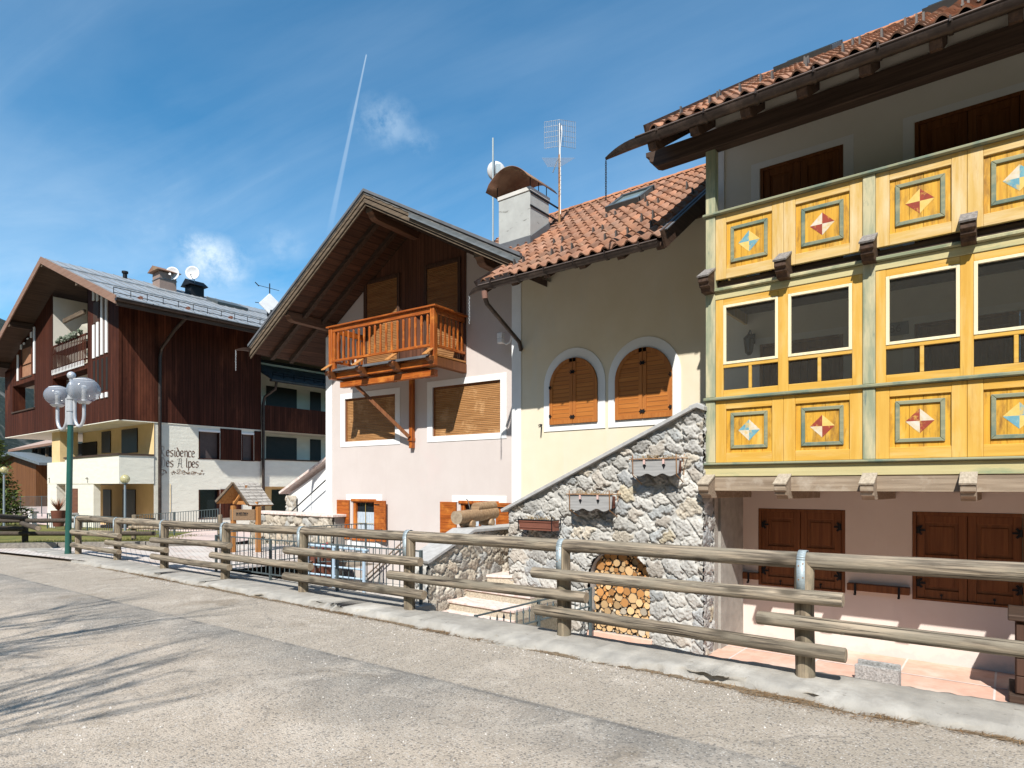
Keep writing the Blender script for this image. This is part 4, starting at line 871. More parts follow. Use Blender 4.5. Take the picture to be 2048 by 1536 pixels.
# aerial mast behind the chimney
mx, my = cx1+.10, cy1+.28; mz0 = yc(my); best = A(1105, 250, my)
an = thing('aerial_mast', 'rusty aerial mast with a wire grid panel and a small comb aerial behind the chimney', 'antenna', (mx, my, mz0))
zt = CH + (HY-247)/F_*(-SA*mx + CA*my); mxy = lambda z: Vector((mx, my, z)); zz = lambda v: CH + (HY-v)/F_*(-SA*mx + CA*my)
MB().cyl(mxy(mz0-.1), mxy(zz(310)), .028, n=10).build('mast', mRust, an); MB().cyl(mxy(zz(310)), mxy(zt), .026, n=10).build('mast_top', mAnt, an)
gr = MB(); gw = .36; gh0, gh1 = zz(291), zz(238)
for s in (-1, 1):
    pt = lambda q, z: Vector((mx + CA*s*gw*q - SA*.1*q, my + .03 + SA*s*gw*q + CA*.1*q, z))
    for k in range(9): gr.cyl(pt(.06+.94*k/8, gh0), pt(.06+.94*k/8, gh1), .0045, n=4, caps=False)
    for k in range(6): gr.cyl(pt(0, gh0 + (gh1-gh0)*k/5), pt(1, gh0 + (gh1-gh0)*k/5), .0045, n=4, caps=False)
gr.build('grid_panel', mAnt, an)
MB().tube([mxy(zz(262)) + Vector((.03,-.03,0)), mxy(zz(258)) + Vector((.11,-.08,0)), mxy(zz(270)) + Vector((.10,-.05,0)), mxy(zz(300)) + Vector((.04,-.03,0)), mxy(zz(360)) + Vector((.045,-.02,0)), mxy(zz(430)) + Vector((.04,-.02,0))], .010, 6).build('cable', mPlas, an)
yg = MB(); bz = zz(318); yg.cyl(mxy(bz) + Vector((0,-.05,0)), mxy(bz-.55) + Vector((.16,-.50,0)), .012, n=6)
for k in range(9):
    c = mxy(bz - .05*k) + Vector((.02*k, -.05*k-.05, 0)); l = .38 - .028*k; yg.cyl(c - Vector((l*CA, SA*l, 0)), c + Vector((l*CA, SA*l, 0)), .0045, n=5)
yg.build('comb_aerial', mAnt, an)
def dish(name, label, c, r, facing, pole=None, back=True):
    c = Vector(c); f = Vector(facing).normalized(); a = f.orthogonal().normalized(); b = f.cross(a); d = thing(name, label, 'satellite dish', c)
    m = MB(); vs = [c]; n = 24
    for j in range(1, 6):
        q = r*j/5; vs += [c + (a*math.cos(2*math.pi*k/n) + b*math.sin(2*math.pi*k/n)*1.06)*q + f*(.28*r*(j/5)**2) for k in range(n)]
    m.add(vs, [(0, 1+k, 1+(k+1) % n) for k in range(n)] + [(1+(j-1)*n+k, 1+j*n+k, 1+j*n+(k+1) % n, 1+(j-1)*n+(k+1) % n) for j in range(1, 5) for k in range(n)], True)
    o = m.build('reflector', mDish, d); s = o.modifiers.new('t', 'SOLIDIFY'); s.thickness = .015
    MB().tube([c - Vector((0,0,r*.9)) + f*.1*r, c + f*r*.95 - Vector((0,0,r*.55))], .018, 6).cyl(c + f*r*.85 - Vector((0,0,r*.50)), c + f*r*1.12 - Vector((0,0,r*.45)), .05*r/.35, n=8).build('feed_arm', mAnt, d)
    mm = MB(); mm.beam(c - f*.12 - Vector((0,0,.12)), c - f*.12 + Vector((0,0,.12)), .12, .10, f)
    mm.build('mount', mGalv, d)
    if pole: MB().cyl(pole[0], pole[1], .024, n=8).build('pole', mGalv, d)
    return d
py = cy1 + .55; pc_ = A(994, 342, py); q0 = A(999, 430, py)
dish('roof_dish', 'white round dish seen from behind on a grey pole beside the hooded chimney', pc_, .235, (-.75, .62, .18), ((pc_.x, py-.16, q0.z-.9), (pc_.x-.0, py-.16, A(993, 282, py).z)))
# iron anchor, white junction box
p = A(1083, 856, YC); ia = thing('wall_anchor', 'black iron wall hook on the cream wall left of the arched windows', 'iron hook', p)
MB().tube([p + Vector((-.06,-.03,.06)), p + Vector((0,-.03,.075)), p + Vector((.02,-.03,.04)), p + Vector((.0,-.02,-.13)), p + Vector((-.01,-.01,-.2))], .011, 6).box(p.x-.02, p.x+.02, YC-.03, YC, p.z+.05, p.z+.08).build('hook', mIron, ia)
p = A(1004, 677, 11.3); wb = thing('junction_box', 'white plastic junction box on the pink wall below the gutter end', 'junction box', p)
MB().box(p.x-.075, p.x+.075, 11.20, 11.32, p.z-.005, p.z+.12).box(p.x-.07, p.x+.07, 11.20, 11.32, p.z-.12, p.z-.008).build('box', mPlas, wb, bevel=.012)
MB().tube([p + Vector((.05,0,-.10)), p + Vector((.13,0,-.15)), p + Vector((.22,.02,-.11)), p + Vector((.25,.03,.0)), p + Vector((.27,.05,.20))], .022, 8).build('conduit', mPlas, wb)
# ================= stone stair =================
YS = 9.35
st = thing('stone_staircase', 'outdoor staircase behind a rubble stone wall with sloping coping and arched log niche', 'staircase', (-5.5, YS, CZ))
sx0, sx1 = -7.36, -3.635; ztop = lambda x: 1.17 + .4445*(x + 7.43)
nx0, nx1 = A(1180, 1200, YS).x, A(1301, 1200, YS).x; nzt = .60; nzb = CZ+.10; nr = (nx1-nx0)/2
def in_niche(x, z, g=0):
    xm = (nx0+nx1)/2; zs = nzt - nr*.85
    if z < nzb-g: return False
    return abs(x-xm) < nr+g and (z < zs or ((x-xm)/(nr+g))**2 + ((z-zs)/(nr*.85+g))**2 < 1)
rubble('rubble_wall', (sx0, YS, CZ), (1,0,0), sx1-sx0, ztop(sx1)-CZ+.02, st, 4, mask=lambda a, z: z + CZ < ztop(a+sx0)+.02 and not in_niche(a+sx0, z+CZ), cw=.30, ch=.225, res=.0125, depth=.055)
rubble('rubble_return', (sx1-.02, YS-.045, CZ), (0,1,0), .40, ztop(sx1)-CZ, st, 8, n=(1,0,0), cw=.3, ch=.2, depth=.035)
rubble('rubble_end', (sx0, YS+.6, CZ), (0,-1,0), .62, ztop(sx0)-CZ, st, 9, n=(-1,0,0), cw=.3, ch=.2, depth=.035)
bk = MB(); bk.prism([(sx0, YS+.42, CZ), (sx1, YS+.42, CZ), (sx1, YS+.42, ztop(sx1)), (sx0, YS+.42, ztop(sx0))], (0, .16, 0)); bk.build('wall_core', mConc, st)
cpz = MB(); cpz.beam((-7.50, YS+.20, ztop(-7.50)+.045), (-3.80, YS+.20, ztop(-3.80)+.045), .66, .062, Z_)
cpz.prism([(-3.84, YS-.11, ztop(-3.80)+.01), (-3.84, YS-.11, ztop(-3.80)+.085), (-3.70, YS-.11, ztop(-3.70)+.08), (-3.60, YS-.11, ztop(-3.70)+.02), (-3.60, YS-.11, ztop(-3.70)-.05), (-3.72, YS-.11, ztop(-3.72)+.01)], (0, .62, 0))
cpz.build('coping', mCop, st, bevel=.008)
ar = arch(nx0, nx1, nzb, nzt, 20, .85); m = MB(); N_ = len(ar)
m.add([(x, YS+.012, z) for x, z in ar] + [(x, YS+.40, z) for x, z in ar], [(k, k+1, N_+k+1, N_+k) for k in range(N_-1)]); m.box(nx0, nx1, YS-.03, YS+.4, nzb-.06, nzb)
m.build('niche_lining', M('niche_stone', (.42,.39,.36), (.34,.31,.28), sc=(9,9,9), rough=.95, bump=.7, fine=50), st)
MB().box(nx0, nx1, YS+.39, YS+.41, nzb, nzt).build('niche_back', mBark, st)
MB().box(nx0-.02, nx1+.05, YS-.075, YS-.032, nzb-.10, nzb+.04).build('niche_sill', mPinkT, st, bevel=.01)
steps = MB()
for i in range(11): steps.box(-3.62-.36*(i+1), -3.62-.36*i+.02, YS+.6, YC-.03, CZ, 1.93-.16*i)
steps.build('upper_steps', mConc, st)
# lower steps turning towards the court
e1, e2 = AZ(898, 1199, -.35), AZ(1011, 1217, -.35); ed_ = (e2-e1).normalized(); bn = Vector((-ed_.y, ed_.x, 0))
for i, (off, z) in enumerate(((-.42, -.52), (0, -.35), (.42, -.18), (.85, -.02))):
    a = e1 - ed_*.35 + bn*off; b = e1 + ed_*1.5 + bn*off
    if i == 3: b = a + ed_*1.2 + bn*.55
    q = [a, b, b + bn*2.0, a + bn*2.0]; 
    MB().prism([(p.x, p.y, CZ) for p in q], (0, 0, z-.05-CZ)).build('riser', mAggr, st)
    q = [a - bn*.03, b - bn*.03, b + bn*2.0, a + bn*2.0]; MB().prism([(p.x, p.y, z-.05) for p in q], (0, 0, .05)).build('tread', mTread, st, bevel=.008)
# ---- side wall of the steps with a sloping slab
sw = thing('stair_side_wall', 'beige rubble side wall of the steps with a pale sloping slab on top', 'stone wall', (-8, 8, CZ))
wy0, wy1, wx0, wx1 = 7.62, 11.0, -8.22, -7.80; prof = lambda y: .34 + (.80-.34)*min(1, max(0, (y-wy0)/1.15))
rubble('rubble_face', (wx1, wy0, CZ), (0,1,0), wy1-wy0, .80-CZ, sw, 14, n=(1,0,0), mask=lambda a, z: z + CZ < prof(a+wy0), cw=.24, ch=.20, pal=PALW, depth=.045, mortar=(.86,.80,.70))
rubble('rubble_front', (wx0, wy0, CZ), (1,0,0), wx1-wx0+.02, .34-CZ, sw, 15, n=(0,-1,0), cw=.24, ch=.2, depth=.045)
MB().prism([(wx0, wy0+.01, CZ), (wx0, wy1, CZ), (wx0, wy1, .8), (wx0, wy0+1.15, .8), (wx0, wy0+.01, .34)], (wx1-wx0-.005, 0, 0)).build('wall_core', mConc, sw)
sb = MB(); sb.prism([(wx0-.05, wy0-.05, .33), (wx0-.05, wy0+1.13, .80), (wx0-.05, wy1, .80), (wx0-.05, wy1, .86), (wx0-.05, wy0+1.11, .86), (wx0-.05, wy0-.07, .385)], (wx1-wx0+.13, 0, 0)); sb.build('slab', mCop, sw, bevel=.008)
# hollow log resting on it
lg = thing('log_trough', 'hollowed log trough with a half log on top lying on the stone wall', 'log trough', (-8.0, 9.3, .86))
mLogB = wood('brown_log', (.36,.24,.14), (.22,.14,.08), 0, .6, rough=.9, bump=.6, c3=(.42,.33,.24), s3=4); mCut = M('log_end_grain', (.34,.27,.19), (.22,.17,.12), sc=(14,14,14), rough=.95, bump=.4)
a, b = A(913, 1040, 8.75), A(988, 1026, 10.0); a.z, b.z = 1.06, 1.11; d = (b-a).normalized(); sd_ = d.cross(Z_).normalized()
m = MB(); n_ = 14; ro = .135; cr = lambda c, s: [c + sd_*(ro*math.sin(q)) + Vector((0,0,1))*(-ro*math.cos(q)) for q in [(-.80 + 1.6*k/n_)*math.pi for k in range(n_+1)]]
A0, A1 = cr(a, 0), cr(b, 0); nn = n_+1
m.add(A0 + A1, [(k, nn+k, nn+k+1, k+1) for k in range(n_)] + [(n_, 2*n_+1, nn, 0)], True); m.m = 1; m.add(A0, [tuple(range(nn))]); m.add(A1, [tuple(range(nn-1, -1, -1))])
m.build('log', [mLogB, mCut], lg)
m = MB(); c1 = a + d*.60 + Vector((0,0,.14)); c2 = b - d*.02 + Vector((0,0,.14)); m.cyl(c1, c2, .10, n=12); m.build('half_log', mLogB, lg)
for q in (.28, .80):
    c = a + (b-a)*q; c.z = .925; MB().cyl(c - sd_*.15, c + sd_*.15, .072, n=12).build('support_log', mLogB, lg)
MB().tube([a + d*.45 + Vector((0,0,.1)), a + d*.35 + Vector((0,0,.30)), a + d*.30 + Vector((0,0,.33))], .010, 5).build('spout', mAnt, lg)
# firewood in the niche: every log is one object
def cutmat(nm, c1, c2):
    m = bpy.data.materials.new(nm); m.use_nodes = True; t = m.node_tree; b = t.nodes['Principled BSDF']; b.inputs['Roughness'].default_value = .85
    co = N(t, 'ShaderNodeTexCoord').outputs['Object']; sp = N(t, 'ShaderNodeSeparateXYZ'); t.links.new(co, sp.inputs[0])
    r = mth(t, 'SQRT', mth(t, 'ADD', mth(t, 'MULTIPLY', sp.outputs[0], sp.outputs[0]), mth(t, 'MULTIPLY', sp.outputs[2], sp.outputs[2])))
    nz = N(t, 'ShaderNodeTexNoise', i={'Scale': 2.2, 'Detail': 5}); t.links.new(co, nz.inputs[0])
    w = mth(t, 'SINE', mth(t, 'MULTIPLY', mth(t, 'ADD', r, mth(t, 'MULTIPLY', nz.outputs[0], .35)), 40.))
    oi = N(t, 'ShaderNodeObjectInfo'); c = mix(t, ramp(t, w, [(0, 0), (1, .6)]), c1, c2)
    c = mix(t, 1., c, ramp(t, oi.outputs['Random'], [(0, .62), (1, 1.35)]), 'MULTIPLY'); t.links.new(c, b.inputs['Base Color']); return m
cuts = [cutmat('cut_orange', (.47,.225,.07), (.32,.13,.03)), cutmat('cut_pale', (.54,.36,.18), (.41,.24,.10)), cutmat('cut_grey', (.50,.43,.33), (.38,.31,.22))]
base = []
for k in range(9):
    m = MB(); rr_ = random.Random(k); n_ = 14; w_ = [1 + rr_.uniform(-.10, .10) for _ in range(n_)]; rg = lambda y, s: [(math.cos(2*math.pi*i/n_)*w_[i]*s, y, math.sin(2*math.pi*i/n_)*w_[i]*s) for i in range(n_)]
    f0, f1_, f2_ = rg(-.02, .93), rg(.0, 1.), rg(3.2, 1.)
    m.add(f1_ + f2_, [(i, (i+1) % n_, n_+(i+1) % n_, n_+i) for i in range(n_)], True); m.add(f0 + f1_, [(i, (i+1) % n_, n_+(i+1) % n_, n_+i) for i in range(n_)], True); m.m = 1; m.add(f0, [tuple(range(n_))])
    o = m.build('firewood_log', [mBark, cuts[k % 3]], None); base.append(o)
rl = random.Random(12); pl_ = []; tries = 0
while tries < 26000 and len(pl_) < 260:
    tries += 1; rr_ = rl.uniform(.055, .088) if tries < 500 else (rl.uniform(.035, .06) if tries < 3000 else rl.uniform(.018, .036))
    x, z = rl.uniform(nx0+rr_*.8, nx1-rr_*.8), rl.uniform(nzb+rr_, nzt-rr_)
    if not in_niche(x, z, -rr_*.8): continue
    if all(math.hypot(x-q[0], z-q[1]) > (rr_+q[2])*.84 for q in pl_): pl_.append((x, z, rr_))
firsts = set()
for i, (x, z, r) in enumerate(pl_):
    k = rl.choice((0,3,6,0,3,6,1,4,7)) if z > -.35 else rl.choice((1,4,7,1,4,2,5))
    if k not in firsts: o = base[k]; firsts.add(k)
    else: o = base[k].copy(); COL.objects.link(o)
    o.location = (x, YS + .145 + rl.uniform(-.03, .04), z); o.scale = (r, .06, r); o.rotation_euler = (0, rl.uniform(0, 6.28), 0)
    tag(o, 'round cut log end stacked with many others in the arched niche of the stone wall', 'firewood log', 'firewood stacked in the niche')
for k in range(9):
    if k not in firsts: bpy.data.objects.remove(base[k])
# ---- flower boxes on the stone wall
def wave_front(x0, x1, zt, zb, n=24): return [(x0-.02, zt), (x1+.02, zt)] + [(x1 - (x1-x0)*k/n, zb + .022*math.cos(k/n*2*math.pi*3.0) - .0) for k in range(n+1)]
mBoxG = wood('silver_grey_boards', (.36,.355,.345), (.23,.225,.22), 0, .7, rough=.9, bump=.5); mDry = M('dry_stalks', (.34,.24,.12), (.22,.15,.075), rough=1)
def stalks(parent, x0, x1, y, z, n, seed):
    r = random.Random(seed); m = MB()
    for _ in range(n):
        p = Vector((r.uniform(x0, x1), y + r.uniform(-.06, .06), z)); q = p + Vector((r.uniform(-.09, .09), r.uniform(-.05, .05), r.uniform(.015, .10))); m.tube([p, (p+q)/2 + Vector((r.uniform(-.02, .02), 0, .02)), q, q + Vector((r.uniform(-.05, .05), r.uniform(-.03, .03), r.uniform(-.03, .02)))], .0035, 4, False)
    m.build('dry_plants', mDry, parent)
def flower_box(u0, u1, vt, vb, lab, kind, seed):
    y0 = YS - .30; a, b = A(u0, vt, y0), A(u1, vt, y0); zt, zb = (a.z+b.z)/2, A((u0+u1)/2, vb, y0).z; x0, x1 = a.x, b.x
    t = thing('flower_box', lab, 'flower box', ((x0+x1)/2, y0, zb), 'flower boxes hung on the stone stair wall')
    if kind == 'wood':
        MB().prism([(x, y0, z) for x, z in wave_front(x0, x1, zt, zb)], (0, .022, 0)).build('front_board', mBoxG, t, bevel=.003)
        MB().box(x0+.03, x1-.03, y0+.03, y0+.20, zb+.03, zt-.02).build('trough', mTerr, t, bevel=.01)
        for q in (.28, .70):
            c = x0 + (x1-x0)*q; f = MB(); f.prism([(c-.03, y0-.003, zt-.09), (c, y0-.003, zt-.06), (c+.03, y0-.003, zt-.09), (c, y0-.003, zt-.155)], (0, .003, 0)); f.prism([(c-.012, y0-.0035, zt-.02), (c+.012, y0-.0035, zt-.02), (c+.02, y0-.0035, zt-.06), (c-.02, y0-.0035, zt-.06)], (0, .003, 0))
            f.build('cut_out', mIron if kind == 'wood' else mIron, t); MB().box(c-.016, c+.016, y0-.02, y0-.006, zt-.07, zt+.02).build('tulip', M('faded_pink_paint', (.62,.42,.38), rough=.9) if 'faded_pink_paint' not in MATS else MATS['faded_pink_paint'], t)
    else:
        MB().prism([(x0+.01, y0, zt), (x0+.03, y0+.01, zb), (x0+.03, y0+.19, zb), (x0+.01, y0+.20, zt)], (x1-x0-.03, 0, 0)).box(x0, x1-.01, y0-.012, y0+.21, zt-.03, zt).box(x0+.01, x1-.02, y0-.004, y0, zb+.04, zb+.06).build('trough', M('terracotta_plastic', (.19,.075,.050), (.15,.058,.04), rough=.6), t, bevel=.006)
    h = MB()
    for x in (x0+.02, x1-.02): h.tube([(x, YS+.0, zt+.09), (x, YS-.04, zt+.03), (x, YS-.03, zb-.12), (x, YS+.02, zb-.18)], .009, 5); h.tube([(x, YS-.03, zb-.12), (x, y0-.01, zb-.0), (x, y0-.02, zt+.03), (x, y0-.02, zt+.075)], .009, 5)
    h.tube([(x0-.04, y0-.02, zt+.012), (x1+.04, y0-.02, zt+.012), (x1+.05, YS-.02, zt+.02)], .009, 5); h.build('iron_holder', mRust if kind == 'wood' else mIron, t)
    stalks(t, x0+.05, x1-.05, y0+.11, zt-.02, 60, seed)
flower_box(1264, 1356, 919, 950, 'largest and highest grey scalloped wooden flower box on the stone wall', 'wood', 1)
flower_box(1138, 1222, 990, 1020, 'middle grey scalloped wooden flower box on the stone wall', 'wood', 2)
flower_box(1036, 1106, 1041, 1061, 'lowest flower box on the stone wall, a reddish brown plastic trough', 'plastic', 3)
# ================= the pink house (its front is turned 3.7 degrees) =================
def PB(): return MB(TP)
pw = lambda x, d, z: TP @ Vector((x, -d, z))
ph = thing('pink_house', 'pink house with an overhanging gable roof, a varnished wooden balcony and roller shutters', 'house', pw(-3.2, 0, CZ))
WL, WR = -6.467, .60; TH = .27
wl_m, wr_m = [(-5.68, -3.72, 2.885, 4.085), (-2.42, -.322, 2.895, 4.132)], [(-5.36, -4.47, .20, 1.25), (-1.52, -.41, .32, 1.25)]
wm = PB(); hol = [(a-WL, b-WL, c, d) for a, b, c, d in wl_m + wr_m]
wm.wall((WL, 0), (1,0,0), WR-WL, CZ, 5.3, (0,-1,0), hol, .10)
gx = [WL, xa, WR]; wm.add([(WL,0,5.3), (WR,0,5.3), (WR,0,max(5.31, rz(WR)-TH)), (xa,0,za-TH), (WL,0,max(5.31, rz(WL)-TH))], [(0,1,2,3,4)])
wm.add([(WL,0,CZ),(WL,9,CZ),(WL,9,rz(WL)-TH),(WL,0,rz(WL)-TH)], [(0,1,2,3)])
wm.build('wall', mPink, ph)
PB().box(WL-.004, -6.21, -.022, .3, CZ, rz(WL)-TH-.02).build('corner_pilaster', mWhite, ph)
# wood clad gable field with two tall roller shutters
cf = PB(); cx0, cx1 = -4.90, -1.335; hz_ = lambda x: rz(x)-TH-.02
cf.prism([(cx0,-.03,4.62),(cx1,-.03,4.62),(cx1,-.03,hz_(cx1)),(xa,-.03,hz_(xa)),(cx0,-.03,hz_(cx0))], (0,.029,0))
mGab = wood('gable_cladding', (.135,.058,.034), (.075,.032,.02), 2, .45, rough=.65, boards=(0, .13, .2))
cl_ = cf.build('gable_cladding', mGab, ph)
def blind(parent, x0, x1, z0, z1, y, mat=mBlind, sl=.043, T=True):
    m = PB() if T else MB(); n_ = int((z1-z0)/sl); h = (z1-z0)/n_
    for k in range(n_): m.prism([(x0, y, z0+k*h), (x0, y-.011, z0+k*h+.004), (x0, y-.013, z0+k*h+h*.45), (x0, y-.004, z0+(k+1)*h-.003), (x0, y+.01, z0+(k+1)*h-.003), (x0, y+.01, z0+k*h)], (x1-x0, 0, 0))
    return m.build('roller_shutter', mat, parent)
for x0, x1, z0, z1 in ((-4.74, -3.60, 4.72, 7.12), (-2.56, -1.56, 4.72, 7.12)):
    f = PB(); f.box(x0-.09, x0, -.075, -.031, z0, z1+.09); f.box(x1, x1+.09, -.075, -.031, z0, z1+.09); f.box(x0, x1, -.075, -.031, z1, z1+.09)
    blind(f.build('door_frame', mDarkZ, ph, bevel=.004), x0, x1, z0, z1, -.04, mBlindG)
for (a, b, c, d) in wl_m:
    e = .175; m = PB()
    for p, q, r_, s_ in ((a-e, a, c-e*.8, d+e*.85), (b, b+e, c-e*.8, d+e*.85), (a, b, d, d+e*.85), (a, b, c-e*.8, c)): m.box(p, q, -.014, .004, r_, s_)
    w_ = m.build('window_surround', mWhite, ph)
    fr = PB()
    for p, q, r_, s_ in ((a, a+.05, c, d), (b-.04, b, c, d), (a, b, d-.05, d)): fr.box(p+.001, q-.001, .03, .099, r_+.001, s_-.001)
    fr.build('window_frame', mDkSh, w_); blind(w_, a+.05, b-.04, c+.002, d-.05, .055)
# two low windows with open shutters
def open_leaf(parent, xh, w, z0, z1, ang, s):
    """board shutter hinged at xh, opened by ang from the closed position; s is the side it opens to"""
    T = TP @ Matrix.Translation((xh, -.03, 0)) @ Matrix.Rotation(ang, 4, 'Z'); m = MB(T); n_ = 7
    for k in range(n_): m.box(0, w, -.016, .016, z0 + (z1-z0)*k/n_ + .002, z0 + (z1-z0)*(k+1)/n_ - .002)
    for p, q, r_, q2 in ((0, .045, z0, z1), (w-.045, w, z0, z1), (.045, w-.045, z1-.05, z1), (.045, w-.045, z0, z0+.05)): m.box(p, q, -.022, .022, r_, q2)
    lf = m.build('shutter', mOrX, parent, bevel=.003)
    h = MB(T); h.box(.02, w*.5, -.028, -.0221, z1-.12, z1-.095); h.box(w*.72, w*.76, -.036, -.0221, z0+.25, z0+.34); h.build('hinge', mIron, lf)
for i, (a, b, c, d) in enumerate(wr_m):
    m = PB(); m.box(a-.26, b+.26, -.012, .004, d+.004, d+.17); m.box(a-.20, b+.20, -.014, .004, c-.19, c-.05)
    w_ = m.build('window_surround', mWhite, ph); f = PB(); f.box(a-.05, b+.05, -.03, .02, d-.025, d+.045)
    for p, q, r_, s_ in ((a, a+.10, c, d), (b-.07, b, c, d), (a, b, d-.06, d-.026), (a, b, c, c+.07)): f.box(p+.001, q-.001, .02, .098, r_+.001, s_-.001)
    f.box((a+b)/2-.02, (a+b)/2+.02, .03, .09, c+.07, d-.06) if i else None
    f.box(a-.04, b+.04, -.05, .02, c-.05, c); fr = f.build('window_frame', mOrZ, w_, bevel=.004)
    PB().quad((a, .095, c), (b, .095, c), (b, .095, d), (a, .095, d)).build('pane', mGlassD, fr)
    cu = PB(); n_ = 40; zt = c + (d-c)*.70; vs = []
    for zq in (c+.06, zt): vs += [(a+.10 + (b-a-.17)*k/n_, .084 + .008*math.sin(k*1.3), zq) for k in range(n_+1)]
    cu.add(vs, [(k, k+1, n_+2+k, n_+1+k) for k in range(n_)], True); cu.build('curtain', mCurt, fr)
    if i == 0: g = PB(); g.box((a+b)/2+.0, (a+b)/2+.012, .05, .062, c+.06, d-.05); g.box(a+.1, b-.07, .05, .06, c+.42, c+.432); g.build('window_bar', M('brass', (.55,.40,.12), rough=.4, metal=.5), fr)
    open_leaf(w_, a-.11, .53, c-.03, d+.01, math.pi - .05, -1)
    open_leaf(w_, b+.005, .50, c-.03, d+.01, -rad(9), 1)
# ---------------- roof ----------------
BK = -8.5
rf = PB()
rf.add([(xl,-DV,zl_),(xa,-DV,za),(xa,-BK,za),(xl,-BK,zl_)], [(0,1,2,3)]); rf.add([(xa,-DV,za),(xr,-DV,zr),(xr,-BK,zr),(xa,-BK,za)], [(0,1,2,3)])
roof = rf.build('roof', mConcT, ph, col=np.ones((8,4)))
def slopebar(m, x0, x1, y0, y1, t0, t1):
    """bar under the roof line between x0 and x1 (one slope), from depth t0 to t1 below the roof surface (measured vertically)"""
    m.prism([(x0, y0, rz(x0)-t1), (x1, y0, rz(x1)-t1), (x1, y0, rz(x1)-t0), (x0, y0, rz(x0)-t0)], (0, y1-y0, 0))
so_ = PB(); k_ = 1.0
so_.add([(xl+.05,-DV+.06,rz(xl+.05)-.235),(xl+.05,-BK,rz(xl+.05)-.235),(xa,-BK,za-.235),(xa,-DV+.06,za-.235)], [(0,1,2,3)])
so_.add([(xa,-DV+.06,za-.235),(xa,-BK,za-.235),(xr-.05,-BK,rz(xr-.05)-.235),(xr-.05,-DV+.06,rz(xr-.05)-.235)], [(0,1,2,3)])
so_.build('soffit', mBrownY, roof)
for nm, mt, a0, a1, t0, t1 in (('verge_cap', mLead, -.035, .06, -.035, .035), ('verge_batten', mFascia, .0, .045, .075, .165), ('fascia_board', mFascia, .012, .05, .19, .285), ('lower_fascia', mFascia, .045, .08, .30, .345)):
    for p, q in ((xl, xa), (xa, xr)):
        m = PB(); slopebar(m, p, q, -DV+a0, -DV+a1, t0, t1); m.build(nm, mt, roof, bevel=.004)
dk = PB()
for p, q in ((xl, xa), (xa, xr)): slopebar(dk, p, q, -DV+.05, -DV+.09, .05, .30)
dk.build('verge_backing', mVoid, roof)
tw = PB()                                     # wavy ends of the verge tiles
for p, q in ((xl, xa), (xa, xr)):
    L = q-p; n_ = int(L/.05); vs = []
    for k in range(n_+1):
        x = p + L*k/n_; w = .018*abs(math.sin(math.pi*x/.30)); vs += [(x, -DV+.004, rz(x)-.034), (x, -DV-.012, rz(x)-.075-w)]
    tw.add(vs, [(2*k, 2*k+1, 2*k+3, 2*k+2) for k in range(n_)])
tw.build('verge_tile_edge', mConcT, roof, col=np.ones((len(tw.v), 4)))
zf = PB(); x0 = xa + (xr-xa)*.33; zf.prism([(x0,-DV-.02,rz(x0)-.185),(xr,-DV-.02,rz(xr)-.185),(xr,-DV-.035,rz(xr)-.085),(x0,-DV-.035,rz(x0)-.085)], (0,.012,0)); slopebar(zf, x0, xr, -DV-.045, -DV-.02, .165, .195)
zf.build('verge_flashing', M('zinc_flashing', (.27,.29,.30), (.18,.195,.20), sc=(3,3,12), rough=.45, metal=.5), roof)
for dd_ in (1.12, .50):                       # rafters down both slopes
    for p, q in ((xl+.12, xa-.06), (xa+.06, xr-.15)):
        m = PB(); slopebar(m, p, q, -dd_-.06, -dd_+.06, .236, .37); m.build('rafter', mDarkX, ph)
def purlin(x, zt, w=.20, h=.24, d1=1.62):
    pr = [(.05, zt), (-d1+.02, zt), (-d1, zt-.02), (-d1, zt-.10), (-d1+.06, zt-.13), (-d1+.09, zt-.20), (-d1+.18, zt-h), (.05, zt-h)]
    m = PB(); m.prism([(x-w/2, y, z) for y, z in pr], (w,0,0)); o = m.build('purlin', M('purlin_wood', (.16,.085,.052), (.095,.05,.03), sc=(30,1.5,30), rough=.7) if 'purlin_wood' not in MATS else MATS['purlin_wood'], ph, bevel=.008)
    PB().box(x-w/2-.004, x+w/2+.004, -d1-.012, -d1, zt-.10, zt-.004).build('end_board', mFascia, o)
purlin(xa, za-.36); xq, zq = AP(572, 655, 1.62); purlin(xq, rz(xq+.1)-.26); xq, zq = AP(956, 534, 1.62); purlin(xq, rz(xq-.0)-.30)
# gutter on the left eaves with spout and chain
gL, tip = gutter(ph, pw(xl+.02, DV+.05, zl_-.07), pw(xl+.02, -6, zl_-.07), .075, .34, 7, lip=False, mat=M('brown_gutter_side', (.10,.062,.048), (.07,.045,.035), rough=.5)); chain(ph, tip - Vector((0,0,.02)), 15, .05)
